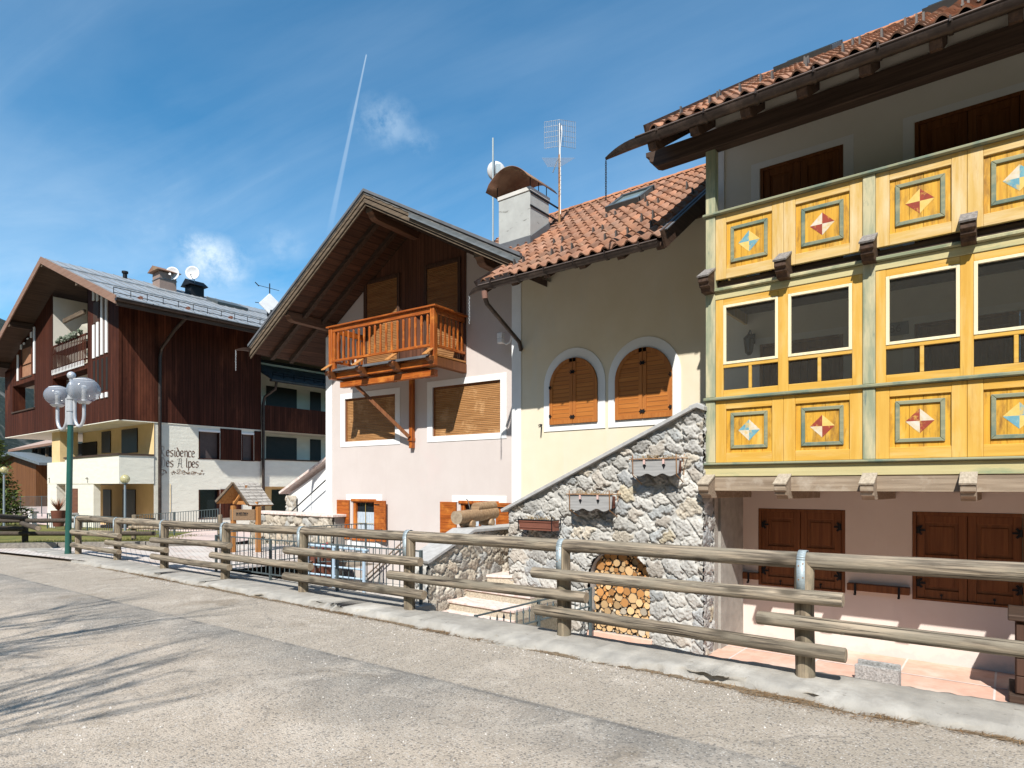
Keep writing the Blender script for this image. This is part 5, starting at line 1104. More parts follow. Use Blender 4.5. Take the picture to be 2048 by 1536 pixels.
# ---------------- balcony ----------------
DB = 1.15; bx0, bx1 = -4.93, -1.31
bal = PB().box(bx0+.05, bx1-.02, -DB+.02, -.03, 4.625, 4.665).build('balcony', mOrPale, ph)
PB().box(bx0+.12, bx1-.10, -DB-.03, -DB+.02, 4.60, 4.655).build('floor_edge', mLead, bal)
def bbox(nm, mt, *b, bv=.006): return PB().box(*b).build(nm, mt, bal, bevel=bv)
zr0, zr1 = 5.70, 5.76
bbox('handrail', mOrX, bx0-.06, bx1+.05, -DB-.09, -DB+.05, zr0+.02, zr1); bbox('handrail', mOrX, bx1-.08, bx1+.05, -DB+.051, -.03, zr0+.02, zr1); bbox('handrail', mOrX, bx0-.06, bx0+.07, -DB+.051, -.03, zr0+.02, zr1)
bbox('under_rail', mOrX, bx0+.13, bx1-.13, -DB-.035, -DB+.03, zr0-.10, zr0+.018); bbox('under_rail', mOrX, bx1-.10, bx1-.04, -DB+.06, -.05, zr0-.10, zr0+.018); bbox('under_rail', mOrX, bx0+.04, bx0+.10, -DB+.06, -.05, zr0-.10, zr0+.018)
bbox('bottom_rail', mOrX, bx0+.13, bx1-.13, -DB-.04, -DB+.03, 4.83, 4.89); bbox('bottom_rail', mOrX, bx1-.10, bx1-.035, -DB+.06, -.03, 4.83, 4.89); bbox('bottom_rail', mOrX, bx0+.035, bx0+.10, -DB+.06, -.03, 4.83, 4.89)
for x in (bx0, bx1-.14): bbox('corner_post', mOrZ, x, x+.13, -DB-.05, -DB+.08, 4.40, zr0+.018, bv=.01)
bbox('inner_post', mOrZ, bx0+.135, bx0+.22, -DB-.03, -DB+.05, 4.62, zr0-.1)
def baluster(p, w, ax):
    """flat sawn baluster with a pointed head and a waist"""
    sh = [(-w/2, 4.89), (w/2, 4.89), (w/2, 5.08), (w*.36, 5.14), (w*.36, 5.30), (w/2, 5.36), (w/2, 5.54), (w*.1, 5.60), (-w/2, 5.56), (-w/2, 5.36), (-w*.36, 5.30), (-w*.36, 5.14), (-w/2, 5.08)]
    m = PB()
    if ax: m.prism([(p[0]-.014, p[1]+a, z) for a, z in sh], (.028, 0, 0))
    else: m.prism([(p[0]+a, p[1]+.014, z) for a, z in sh], (0, -.028, 0))
    return m.build('baluster', mOrZ, bal, bevel=.003)
nb = 17
for k in range(nb): baluster((bx0+.33 + (bx1-.24-bx0-.33)*k/(nb-1), -DB), .062, False)
for x in (bx0+.07, bx1-.07):
    for k in range(7): baluster((x, -.12 - (DB-.22)*k/6), .07, True)
for i, x in enumerate((-4.86, -3.72, -2.58, -1.40)):
    cpf = [(0, 4.60), (-1.30, 4.60), (-1.33, 4.55), (-1.30, 4.50), (-1.22, 4.48), (-1.20, 4.43), (-1.08, 4.40), (0, 4.38)]
    m = PB(); m.prism([(x-.075, a, z) for a, z in cpf], (.15,0,0)); c = m.build('corbel', mDkSh, bal, bevel=.006)
    m = PB(); m.prism([(x-.085, -1.12, 4.84), (x-.085, -1.42, 4.63), (x-.085, -1.42, 4.605), (x-.085, -1.12, 4.80)], (.15,0,0)); m.build('corbel_cap', mOrPale, c, bevel=.004)
for i in range(3):
    xs_ = (-4.86, -3.72, -2.58, -1.40); PB().box(xs_[i]+.078, xs_[i+1]-.078, -1.06, -.94, 4.43, 4.575).build('edge_beam', mOrX, bal, bevel=.006)
PB().box(-4.76, -1.52, -.97, -.83, 4.20, 4.355).build('long_beam', mOrX, bal, bevel=.008)
ux, uz = AP(823, 885, .07); PB().box(ux-.058, ux+.058, -.11, -.001, 2.62, 4.40).build('wall_post', mOrZ, bal, bevel=.006)
PB().box(ux-.075, ux+.075, -.14, -.001, 2.80, 2.88).build('post_foot', mOrZ, bal, bevel=.006)
bx, bz = AP(712, 757, .90); PB().beam((bx, -.90, 4.22), (ux-.01, -.14, 2.90), .075, .09, (0,0,1)).build('brace', mDkSh, bal, bevel=.004)
# handrail of the basement steps on the wall
hr_ = thing('wall_handrail', 'sloping brown double handrail fixed to the pink wall behind the fence', 'handrail', pw(-4, .1, .0))
(x0, z0), (x1, z1) = AP(700, 1182, .10), AP(806, 1083, .10)
m = PB(); m.cyl((x0,-.10,z0), (x1,-.10,z1), .022, n=8); m.cyl((x0+.02,-.10,z0-.11), (x1+.02,-.10,z1-.11), .016, n=8)
for q in (.12, .5, .9): m.cyl((x0+(x1-x0)*q,-.10,z0+(z1-z0)*q), (x0+(x1-x0)*q+.03,.0,z0+(z1-z0)*q-.11), .012, n=6)
m.build('rail', mGalv if 0 else M('brown_rail_paint', (.25,.19,.14), rough=.5), hr_)
# ================= the residence on the left =================
RX0, RX1, RYF, RYB = -46.1, -29.70, 10.9, 17.38; GZ = -.45
RA, ZA, RM = -36.0, 12.45, .392
rr_z = lambda x: ZA - RM*abs(x - RA)
rs = thing('residence', 'tall apartment house clad in dark red brown boards above cream walls with painted lettering', 'apartment house', (-38, RYF, GZ))
TK = .30
# gable front, boarded, with openings
holes = [(-44.66, -40.78, 5.83, 7.30), (-37.97, -33.27, 5.75, 7.05), (-43.05, -41.35, 7.62, 9.75)]
m = MB(); m.wall((RX0, RYF), X_, RX1-RX0, 4.475, 8.3, (0,-1,0), [(a-RX0, b-RX0, c, min(d, 8.3)) for a, b, c, d in holes] + [(-37.97-RX0, -33.27-RX0, 7.30, 8.3)], .6)
ztp = lambda x: rr_z(x) - TK
for p in ([(RX0, 8.3), (-43.05, 8.3), (-43.05, ztp(-43.05)), (RX0, ztp(RX0))], [(-43.05, 9.75), (-41.35, 9.75), (-41.35, ztp(-41.35)), (-43.05, ztp(-43.05))], [(-41.35, 8.3), (-37.97, 8.3), (-37.97, ztp(-37.97)), (-41.35, ztp(-41.35))],
          [(-33.27, 8.3), (RX1, 8.3), (RX1, ztp(RX1)), (-33.27, ztp(-33.27))]): m.add([(x, RYF, z) for x, z in p], [(0,1,2,3)])
m.box(-38.02, -37.97, RYF, RYF+1.6, 7.3, 11.0); m.box(-33.27, -33.22, RYF, RYF+1.6, 7.3, 10.8)
m.build('front_cladding', mCladX, rs)
MB().add([(RX1,RYF,4.475),(RX1,RYB,4.475),(RX1,RYB,ztp(RX1)),(RX1,RYF,ztp(RX1))], [(0,1,2,3)]).build('side_cladding', mClad, rs)
MB().box(RX1-.002, RX1+.022, RYF-.022, RYF+.09, 4.46, ztp(RX1)).build('corner_board', mCladX, rs)
# inner balcony walls, soffits and slab
inn = MB(); inn.wall((-38.0, RYF+1.6), X_, 4.8, 7.3, 11.15, (0,-1,0)); inn.quad((-37.96,RYF+.02,7.3),(-37.96,RYF+1.6,7.3),(-37.96,RYF+1.6,11.2),(-37.96,RYF+.02,11.2)).quad((-33.28,RYF+.02,7.3),(-33.28,RYF+1.6,7.3),(-33.28,RYF+1.6,11.0),(-33.28,RYF+.02,11.0))
MB().box(-37.97, -33.27, RYF+.02, RYF+1.6, 7.07, 7.29).build('balcony_floor', mBeige, rs)
inn.build('balcony_wall', mBeige, rs); inn = MB()
for a, b, c, d in holes[:2]: inn = MB(); inn.wall((a, RYF+1.0), X_, b-a, c, d, (0,-1,0)); inn.quad((a,RYF+.59,d-.004),(b,RYF+.59,d-.004),(b,RYF+1.0,d-.004),(a,RYF+1.0,d-.004)); inn.build('inner_wall', mBeige, rs)
sl_ = MB(); sl_.box(RX0, RX1, RYF, RYB, 4.44, 4.474).box(-40.0, -36.2, RYF+.4, RYB+2, 1.70, 1.80).box(-36.2, RX1-.17, RYF+.08, RYF+2.3, 1.755, 1.95)
sl_.build('slab', mIvory, rs)
MB().box(-44.0, -41.1, RYF+.96, RYF+.99, 5.9, 7.0).build('dark_opening', mVoid, rs)
MB().box(-44.72, -40.72, RYF-.06, RYF+.2, 5.76, 5.828).build('sill', mDarkX, rs)
# balcony railing with planter and the awning board
rl_ = MB(); rl_.box(-38.0, -33.24, RYF-.06, RYF, 8.58, 8.66).box(-38.0, -33.24, RYF-.05, RYF-.01, 7.45, 7.52).box(-38.0, -33.24, RYF-.05, RYF-.01, 8.22, 8.28); rb = rl_.build('balcony_railing', mClad, rs)
for k in range(24): MB().box(-37.93+k*.2, -37.84+k*.2, RYF-.08, RYF-.06, 7.30, 8.6).build('slat', mClad, rb)
wt = MB()
for k in range(22): wt.box(-37.8+k*.2, -37.72+k*.2, RYF-.085, RYF-.05, 7.2, 7.45)
wt.build('railing_foot', mWhite, rs)
MB().prism([(-36.6, RYF+.3, 8.7), (-34.6, RYF+.2, 9.3), (-33.3, RYF+.3, 9.25), (-33.3, RYF+.4, 8.6)], (0,.08,0)).build('folded_awning', M('awning_cloth', (.62,.58,.48), rough=.9), rs)
MB().beam((-37.5, RYF+.35, 9.95), (-34.2, RYF+.2, 9.85), .12, .2).build('awning_beam', mFascia, rs)
r5 = random.Random(5); pl5 = MB()
for _ in range(90):
    p = Vector((r5.uniform(-36.9, -33.9), RYF - .1 + r5.uniform(-.1, .1), 8.66 + r5.uniform(0, .2))); pl5.ball(p, r5.uniform(.03, .09), 5, 4)
pl5.build('balcony_plants', M('grey_green_foliage', (.07,.095,.06), (.20,.22,.18), rough=.9), rs)
# roller shutter window with white bars at the left, white bars and dark slots at the right
w_ = MB().box(-43.05, -41.35, RYF+.05, RYF+.09, 7.62, 9.2).build('window_shutter', M('faded_shutter', (.33,.17,.10), (.27,.13,.075), rough=.7), rs)
MB().box(-43.05, -41.35, RYF+.02, RYF+.06, 9.2, 9.75).build('shutter_box', mDarkX, w_); MB().box(-43.2, -41.2, RYF-.03, RYF+.05, 7.54, 7.618).build('sill', mDarkX, w_)
for x, z0, z1 in ((-43.6, 7.52, 9.3), (-43.0, 9.45, 9.9), (-42.5, 9.5, 10.1), (-41.85, 9.6, 10.45), (-41.25, 9.6, 10.65), (-40.75, 7.62, 10.75)): MB().box(x-.10, x+.10, RYF-.05, RYF-.001, z0, min(z1, ztp(x)-.2)).build('white_bar', mWhite, rs)
for k, (x, z0, z1) in enumerate(((-32.45, 7.40, 8.9), (-32.0, 7.42, 8.95), (-31.5, 7.44, 10.3), (-31.0, 7.46, 10.2))):
    MB().box(x-.11, x+.11, RYF-.05, RYF-.001, z0, min(z1, ztp(x)-.3)).build('white_bar', mWhite, rs)
    if k < 2: MB().box(x-.11, x+.11, RYF-.05, RYF-.001, 10.0 - k*.1, 10.5 - k*.2).build('white_bar', mWhite, rs)
    MB().box(x-.10, x+.10, RYF-.012, RYF-.001, 5.85, 7.28).build('dark_slot', mVoid, rs)
    if k: MB().box(x-.11, x+.11, RYF-.05, RYF-.001, 5.52, 5.74).build('white_bar', mWhite, rs)
MB().box(-32.55, -31.9, RYF-.012, RYF-.002, 8.97, 9.9).build('louvre', mDarkZ, rs)
# roof
rof = MB(); ye, yb = 9.9, 31.; xe0, xe1 = -46.9, -27.22
rof.prism([(xe0, ye, rr_z(xe0)), (RA, ye, ZA), (RA, ye, ZA-.10), (xe0, ye, rr_z(xe0)-.10)], (0, yb-ye, 0)); rof.prism([(RA, ye, ZA), (xe1, ye, rr_z(xe1)), (xe1, ye, rr_z(xe1)-.10), (RA, ye, ZA-.10)], (0, yb-ye, 0))
ro = rof.build('roof', mZinc, rs); q = lambda x, t: rr_z(x) + t
sm_ = MB()
for k in range(44): y = ye + .12 + k*.48; sm_.beam((RA+.1, y, q(RA+.1, .012)), (xe1, y, q(xe1, .012)), .025, .03, Z_)
for x in (-33.4, -30.6): sm_.beam((x, ye, q(x, .02)), (x, yb, q(x, .02)), .05, .05, Z_)
sm_.build('roof_seams', M('roof_seam', (.25,.26,.27), rough=.5, metal=.3), ro)
un = MB(); un.add([(xe0+.03, ye+.03, q(xe0+.03,-.106)), (RA, ye+.03, ZA-.106), (RA, yb, ZA-.106), (xe0+.03, yb, q(xe0+.03,-.106))], [(3,2,1,0)]).add([(RA, ye+.03, ZA-.106), (xe1-.03, ye+.03, q(xe1-.03,-.106)), (xe1-.03, yb, q(xe1-.03,-.106)), (RA, yb, ZA-.106)], [(3,2,1,0)])
un.build('soffit', mDarkY, ro)
mRB = wood('faded_brown_fascia', (.27,.165,.12), (.20,.115,.08), 0, .4, rough=.7)
for a, b in ((xe0, RA), (RA, xe1)): MB().prism([(a, ye-.05, q(a, -.30)), (b, ye-.05, q(b, -.30)), (b, ye-.05, q(b, .03)), (a, ye-.05, q(a, .03))], (0, .05, 0)).build('fascia_board', mRB, ro)
for x in (-45.3, -41.2, -36.0, -31.5): MB().box(x-.11, x+.11, ye+.02, RYF+1.4, q(x, -.42), q(x, -.12)).build('purlin', mDarkY, rs); MB().box(x-.12, x+.12, ye+.0, ye+.02, q(x, -.43), q(x, -.14)).build('purlin_end', mFascia, rs)
gutter(rs, (xe1+.06, ye-.05, rr_z(xe1)-.09), (xe1+.06, yb, rr_z(xe1)-.09), .10, stops=8)
MB().box(xe1-.06, xe1-.01, ye, yb, rr_z(xe1)-.36, rr_z(xe1)-.11).build('eaves_board', mDarkY, ro)
sn = MB()
for x, y0, y1 in ((xe1-.55, ye+.1, yb), (xe1-1.9, 21.5, yb)):
    for h in (.06, .26): sn.tube([(x, y0, q(x, h)), (x, y1, q(x, h))], .016, 5)
    y = y0
    while y < y1: sn.cyl((x, y, q(x, .0)), (x, y, q(x, .28)), .014, n=5); y += .62
sn.build('snow_rail', mIron, ro)
for k in range(9): y = 11.0 + k*1.9; x = xe1-.55; MB().box(x-.2, x+.05, y-.05, y+.05, q(x, .0), q(x, .12)).build('snow_rail_foot', M('rust_red_foot', (.22,.09,.06), rough=.8) if 'rust_red_foot' not in MATS else MATS['rust_red_foot'], ro)
# chimneys, vents, skylight, dishes
def onroof(u, v, x): return AX(u, v, x)
p = onroof(329, 575, -35.0); c_ = MB().box(p.x-.42, p.x+.42, p.y-.42, p.y+.42, p.z-.5, p.z+.68).build('chimney', M('brown_chimney', (.26,.19,.16), rough=.9), ro)
MB().prism([(p.x-.62, p.y-.6, p.z+.72), (p.x+.62, p.y-.6, p.z+.72), (p.x, p.y-.6, p.z+1.0)], (0, 1.2, 0)).build('chimney_roof', mCopper, c_); MB().box(p.x-.45, p.x+.45, p.y-.45, p.y+.45, p.z+.30, p.z+.34).build('chimney_band', mLead, c_)
p = onroof(389, 590, -35.0); c_ = MB().box(p.x-.35, p.x+.35, p.y-.35, p.y+.35, p.z-.5, p.z+.40).build('chimney', mIron, ro); MB().prism([(p.x-.55, p.y-.5, p.z+.42), (p.x+.55, p.y-.5, p.z+.42), (p.x, p.y-.5, p.z+.78)], (0, 1.0, 0)).build('chimney_roof', mIron, c_)
p = onroof(250, 557, -35.4); MB().cyl((p.x,p.y,p.z-.3), (p.x,p.y,p.z+.26), .10, n=10).cyl((p.x,p.y,p.z+.26), (p.x,p.y,p.z+.36), .15, n=10).build('vent_pipe', mIron, ro)
p = AX(455, 607, -33.5); sk = MB().beam((p.x-.6, p.y, q(p.x-.6, .09)), (p.x+.6, p.y, q(p.x+.6, .09)), 1.7, .14, Z_).build('skylight', MATS['skylight_frame'], ro)
p = AX(346, 548, -34.6); dish('roof_dish', 'white satellite dish fixed beside the brown chimney of the residence roof', p, .34, (.66, -.70, .10), ((p.x-.1, p.y+.12, p.z-.8), (p.x-.1, p.y+.12, p.z+.1)))
p = AX(386, 547, -34.6); dish('roof_dish', 'white satellite dish on a thin pole above the small black chimney of the residence', p, .36, (.66, -.70, .10), ((p.x-.1, p.y+.12, p.z-1.5), (p.x-.1, p.y+.12, p.z+.1)))
p = AX(538, 607, -32.2); fa = thing('flat_antenna', 'white square flat antenna standing on its corner on the far roof', 'antenna', p)
e1_ = Vector((.55, .83, 0)); d_ = MB(); h_ = .55
qd = [p + e1_*a*h_ + Vector((0,0,1))*b*h_*1.05 for a, b in ((-1, -.05), (0, -1), (1, .1), (.05, 1))]; d_.prism(qd, (-.05, .05, 0)); d_.build('panel', mDish, fa, bevel=.03)
MB().cyl(p + Vector((-.1,.1,-1.3)), p + Vector((-.1,.1,1.15)), .03, n=6).cyl(p + Vector((-.1,.1,1.0)) - e1_*.6, p + Vector((-.1,.1,.8)) + e1_*.5, .015, n=5).cyl(p + Vector((-.1,.1,1.05)) - e1_*.75 + Vector((0,0,.1)), p + Vector((-.1,.1,.95)) - e1_*.55, .03, n=5).tube([p - e1_*.95*h_, p - e1_*1.3*h_], .02, 5).box(p.x-.3, p.x+.1, p.y+.05, p.y+.4, p.z-2.0, p.z-.35).build('mast', mIron, fa)
# side wall with lettering
TX = RX1 - .03
sw_h = [(14.27, 15.27, 2.95, 4.20), (16.375, 17.0, 2.92, 4.20), (14.27, 15.27, .15, 1.48), (16.9, 17.36, .15, 1.48)]
wl2 = MB(); wl2.wall((TX, 12.30), Y_, RYB-12.30, GZ, 4.476, (1,0,0), [(a-12.30, b-12.30, c, d) for a, b, c, d in sw_h], .22); wl2.quad((TX, RYB, GZ), (TX-1.6, RYB, GZ), (TX-1.6, RYB, 4.47), (TX, RYB, 4.47)).build('lettered_wall', mIvory, rs)
for i, (a, b, c, d) in enumerate(sw_h):
    if i < 2: blind(rs, 0, 0, 0, 0, 0) if 0 else None; w_ = MB()
    w_ = MB(); w_.box(TX-.20, TX+.01, a+.002, a+.05, c+.002, d-.002).box(TX-.20, TX+.01, b-.05, b-.002, c+.002, d-.002).box(TX-.20, TX+.02, a-.03, b+.03, c-.04, c); w_ = w_.build('window_frame', mClad, rs)
    if i < 2:
        s_ = MB(); n_ = 24
        for k in range(n_): s_.box(TX-.16, TX-.145, a+.05, b-.05, c+.0 + (d-c)*k/n_ + .006, c + (d-c)*(k+1)/n_)
        s_.quad((TX-.165, a+.05, c), (TX-.165, b-.05, c), (TX-.165, b-.05, d), (TX-.165, a+.05, d)).build('roller_shutter', mBlindD, w_); MB().box(TX-.14, TX+.03, a-.02, b+.02, d, d+.09).build('shutter_box', mWhite, w_)
    else: MB().quad((TX-.19, a+.05, c), (TX-.19, b-.05, c), (TX-.19, b-.05, d), (TX-.19, a+.05, d)).build('pane', mGlassD, w_)
for a, b in ((15.30, 16.34), (17.03, RYB)): MB().box(TX, TX+.045, a, b, 2.9, 4.40).build('window_cladding', mClad, rs); MB().box(TX, TX+.045, a if a < 16 else a, min(b, 16.85), .12, 1.5).build('window_cladding', mClad, rs) if a < 16 else None
# blackletter strokes painted with a broad nib
GL = {'e': (2.1, [[(0,1.9),(1.4,2.3),(1.4,3.0),(.7,3.7),(0,3.0),(0,.8),(.7,.1),(1.5,.7)]]), 's': (2.0, [[(1.4,3.3),(.7,3.7),(0,3.0),(.1,2.3),(1.3,1.5),(1.3,.7),(.6,.1),(-.1,.6)]]), 'i': (1.2, [[(0,3.3),(.3,3.6),(.3,.5),(.7,.1)], [(.25,4.6),(.5,5.0)]]),
      'd': (2.2, [[(1.4,3.0),(.7,3.6),(0,2.9),(0,.8),(.7,.1),(1.5,.8),(1.5,2.8),(.2,5.3)]]), 'n': (2.3, [[(0,3.4),(.3,3.6),(.3,.3)], [(.3,2.9),(1.1,3.7),(1.6,3.1),(1.6,.5),(2.0,.1)]]), 'c': (1.9, [[(1.4,3.2),(.7,3.7),(0,3.0),(0,.8),(.7,.1),(1.4,.6)]]),
      'l': (1.1, [[(.3,5.4),(.3,.5),(.7,.1)]]), 'p': (2.3, [[(0,3.4),(.3,3.6),(.3,-1.7)], [(.3,2.9),(1.1,3.7),(1.7,3.0),(1.7,.9),(1.0,.1),(.3,.6)]]),
      'R': (3.4, [[(.4,5.6),(.4,.3),(0,0)], [(-.6,4.6),(.4,5.4),(1.8,5.6),(2.5,4.7),(2.1,3.4),(.8,3.0)], [(1.0,3.0),(2.2,.8),(3.0,.1)], [(1.1,5.3),(1.1,1.2)]]), 'D': (3.4, [[(.6,5.2),(.6,.6),(1.4,.1),(2.6,.8),(2.8,3.4),(2.0,5.2),(.2,5.6),(-.5,4.9)], [(1.4,4.9),(1.4,.9)]]), 'A': (3.4, [[(0,.1),(.7,1.0),(1.2,5.2),(2.0,5.6)], [(2.2,5.4),(2.2,.6),(2.8,.1)], [(.4,2.4),(2.2,2.4)], [(-.2,4.6),(.8,5.3)]])}
def strokes(m, lines, y, z, k, wd, ang=rad(38)):
    nb_ = Vector((0, math.cos(ang), math.sin(ang)))*wd/2; pr = lambda p: Vector((TX+.006, y + p[0]*k, z + p[1]*k))
    for l in lines:
        for a, b in zip(l, l[1:]):
            a, b = pr(a), pr(b); d = (b-a).normalized(); sd = Vector((0, -d.z, d.y))*wd*.22
            m.add([a-nb_, a+nb_, b+nb_, b-nb_], [(0,1,2,3)]); m.add([a-sd, a+sd, b+sd, b-sd], [(0,1,2,3)])
ltr = thing('painted_lettering', 'blackletter words Residence Des Alpes with a painted scroll on the cream side wall', 'wall lettering', (TX, 13.5, 2.9))
mInk = M('faded_brown_lettering', (.20,.105,.075), (.30,.19,.14), sc=(9,9,9), rough=.9); mInk2 = M('faded_initials', (.50,.455,.40), (.60,.55,.47), sc=(9,9,9), rough=.9); mScr = M('sienna_scroll', (.50,.30,.19), (.58,.42,.30), sc=(9,9,9), rough=.9)
y0, y1 = AX(333, 912, TX).y, AX(391, 912, TX).y; z1, z2 = AX(360, 914, TX).z, AX(360, 935, TX).z
def word(txt, y, z, k, mat, wd):
    m = MB()
    for ch in txt: w, l = GL[ch]; strokes(m, l, y, z, k, wd); y += w*k
    m.build('letters', mat, ltr); return y
tot = sum(GL[c][0] for c in 'esidence'); k_ = (y1-y0)/tot
word('esidence', y0, z1, k_, mInk, .052); word('R', y0 - 3.6*k_*1.05, z1-.02, k_*1.05, mInk2, .05)
ye_ = word('es', y0, z2, k_, mInk, .052); word('D', y0 - 3.6*k_*1.05, z2-.02, k_*1.05, mInk2, .05); word('A', ye_ + k_*1.6, z2-.02, k_*1.0, mInk2, .045); word('lpes', y0 + (y1-y0)*.665, z2, k_, mInk, .052)
m = MB(); zb_ = AX(360, 945, TX).z; ys0, ys1 = AX(316, 945, TX).y, AX(411, 945, TX).y
pr = lambda t, w: (ys0 + (ys1-ys0)*t, zb_ + w)
def curl(cy, cz, r0, tn, s, n=16): return [(cy + r0*(1-.75*i/n)*math.cos(s*tn*2*math.pi*i/n), cz + r0*(1-.75*i/n)*math.sin(s*tn*2*math.pi*i/n)) for i in range(n+1)]
ln_s = [[pr(.25 + .68*i/30, .05*math.sin(i*.62) - .02) for i in range(31)], [pr(.30 + .35*i/20, .06*math.sin(i*.5+2) + .02) for i in range(21)]] + [curl(*pr(t, w), r, 1.4, s) for t, w, r, s in ((.42, .07, .10, 1), (.53, .02, .12, -1), (.62, -.03, .08, 1), (.72, .0, .11, -1), (.76, -.02, .07, 1), (.88, -.05, .06, 1), (.92, .10, .05, -1))]
for l in ln_s: strokes(m, [l], 0, 0, 1, .028)
m.build('scroll', mScr, ltr); m = MB()
for l in (curl(*pr(.09, .04), .15, 1.2, -1), curl(*pr(.08, -.05), .20, 1.0, 1), curl(*pr(.30, -.07), .08, .8, 1), [pr(.93, -.05), pr(.97, -.02), pr(.95, -.10)]): strokes(m, [l], 0, 0, 1, .034)
m.build('scroll_dark_strokes', mInk, ltr)  # darker brown curls and strokes of the painted scroll
# corner loggia: parapet, column, recessed back walls with dark doors
pa = MB(); pa.box(-36.19, RX1, RYF, RYF+.16, 1.75, 2.97).box(RX1-.16, RX1, RYF+.161, 12.30, 1.75, 2.97).box(-40.0, -36.19, RYF+.35, RYF+.5, 1.76, 2.87); pa.build('parapet', mIvory, rs)
MB().box(-36.25, RX1+.04, RYF-.05, RYF+.2, 2.971, 3.045).box(RX1-.2, RX1+.04, RYF+.201, 12.28, 2.971, 3.045).build('parapet_cap', mDarkX, rs)
bw = MB(); bw.wall((-38.2, 12.30), X_, 8.5, 1.8, 4.44, (0,-1,0)); bw.wall((-41.0, 13.0), X_, 11.3, GZ, 1.75, (0,-1,0)); bw.build('recess_wall', mOchre, rs)
cl = MB(); cl.box(-39.45, -38.25, RYF+.4, RYF+1.2, 2.87, 4.44); cl.build('column', mOchre, rs)
gw_ = MB(); gw_.box(-36.19, -32.6, RYF+.02, RYF+.3, GZ, 1.75); MB().box(-40.0, -38.6, RYF+.36, RYF+1.1, GZ, 1.75).build('pier', mIvory, rs)
gw_.build('ground_floor_wall', mIvory, rs)
def door(u0, u1, vt, vb, Y, mat=mVoid, nm='door'):
    a, b, t, z = A(u0, vt, Y), A(u1, vt, Y), A((u0+u1)/2, vt, Y), A((u0+u1)/2, vb, Y); MB().box(a.x, b.x, Y-.05, Y-.002, max(z.z, GZ), t.z).build(nm, mat, rs)
mDoor = M('near_black_door', (.022,.018,.017), (.015,.013,.013), rough=.4)
door(205, 222, 863, 906, 12.30, mDoor); door(245, 276, 858, 906, 12.30, mDoor); door(208, 223, 979, 1045, 13.0, mDoor); door(247, 272, 979, 1045, 13.0, mDoor)
door(144, 156, 877, 915, 12.30, mDoor); door(142, 156, 977, 1026, RYF+.02, M('slatted_brown_door', (.20,.085,.05), (.10,.04,.025), sc=(1,1,40), rough=.6), 'shutter_door')
MB().box(-38.2, -36.2, 12.25, 12.29, 1.9, 3.9).build('dark_window', mVoid, rs)
# rear wing with balconies and slate roof
YB0, YB1, XR = 17.40, 29., -31.2
wg = MB(); wg.wall((XR, YB0), Y_, YB1-YB0, 1.8, 8.2, (1,0,0)); wg.quad((XR, YB0+.002, 1.8), (RX1, YB0+.002, 1.8), (RX1, YB0+.002, 7.4), (XR, YB0+.002, 7.4)); wg.box(XR, RX1, YB0+.01, YB1, 4.47, 4.60).box(XR, RX1, YB0+.01, YB1, 1.62, 1.8).build('wing_wall', mIvory, rs)
MB().box(RX1-.10, RX1+.01, YB0+.01, YB1, 4.47, 5.75).build('wing_balcony_boards', mClad, rs); MB().box(RX1-.14, RX1-.01, YB0+.01, YB1, 1.62, 2.97).build('wing_parapet', mIvory, rs); MB().box(RX1-.18, RX1+.03, YB0+.01, YB1, 2.971, 3.04).build('parapet_cap', mDarkX, rs)
for z0, z1 in ((4.8, 7.0), (1.9, 4.30)):
    for a, b in ((18.55, 20.38), (21.25, 21.95), (23.2, 25.2)): MB().box(XR+.002, XR+.04, a, b, z0, z1).build('dark_window', mDoor, rs)
og = MB(); og.wall((XR+.2, YB0), Y_, YB1-YB0, GZ, 1.62, (1,0,0)); og.build('wing_ground_wall', mOchre, rs); MB().box(XR+.2, XR+.24, 18.75, 23, GZ, 1.45).build('dark_window', mGlassD, rs)
sr = MB(); n_ = 13; tn = []
for k in range(n_):
    xa_, xb_ = -28.85 - 3.4*k/n_, -28.85 - 3.4*(k+1)/n_; za_, zb_2 = 6.98 + 1.62*k/n_, 6.98 + 1.62*(k+1)/n_; y = YB0 + .02 + (k % 2)*.14
    while y < YB1:
        b = R.uniform(.75, 1.3); sr.add([(xa_, y, za_+.025), (xa_, y+.27, za_+.025), (xb_, y+.27, zb_2), (xb_, y, zb_2)], [(0,1,2,3)]); tn += [(b, b, b*1.02, 1)]*4; y += .28
so_ = sr.build('wing_roof', mSlate, rs, col=tn)
MB().quad((-28.85, YB0+.02, 6.95), (-32.3, YB0+.02, 8.57), (-32.3, YB1, 8.57), (-28.85, YB1, 6.95)).box(-28.95, -28.75, YB0+.0, YB1, 6.86, 6.96).build('wing_eaves', mGut, so_)
snr = MB(); snr.tube([(-29.15, YB0+.3, 7.25), (-29.15, YB1, 7.25)], .015, 5).tube([(-29.15, YB0+.3, 7.38), (-29.15, YB1, 7.38)], .015, 5)
for k in range(16): snr.cyl((-29.15, YB0+.3+k*.6, 7.1), (-29.15, YB0+.3+k*.6, 7.4), .02, n=5)
snr.build('snow_rail', mIron, so_)
# downpipes
p = AX(328, 635, -29.0); MB().tube([(xe1+.0, p.y+.2, rr_z(xe1)-.2), (-28.2, p.y+.1, 8.35), (-29.55, 12.55, 7.75), (-29.6, 12.5, 7.3), (-29.6, 12.5, GZ)], .07, 8).build('downpipe', mGut, rs)
MB().tube([(-28.9, 17.75, 6.85), (-28.95, 17.72, 6.5), (-29.55, 17.5, 6.15), (-29.6, 17.45, 5.8), (-29.6, 17.45, GZ)], .07, 8).build('downpipe', mGut, rs)
for x, z in ((-38.2, 1.9), (-33.1, 1.88)): MB().tube([(x-.35, RYF-.02, z+.12), (x, RYF-.06, z+.16), (x, RYF-.06, z-.1)], .012, 5).build('wall_hook', mIron, rs)
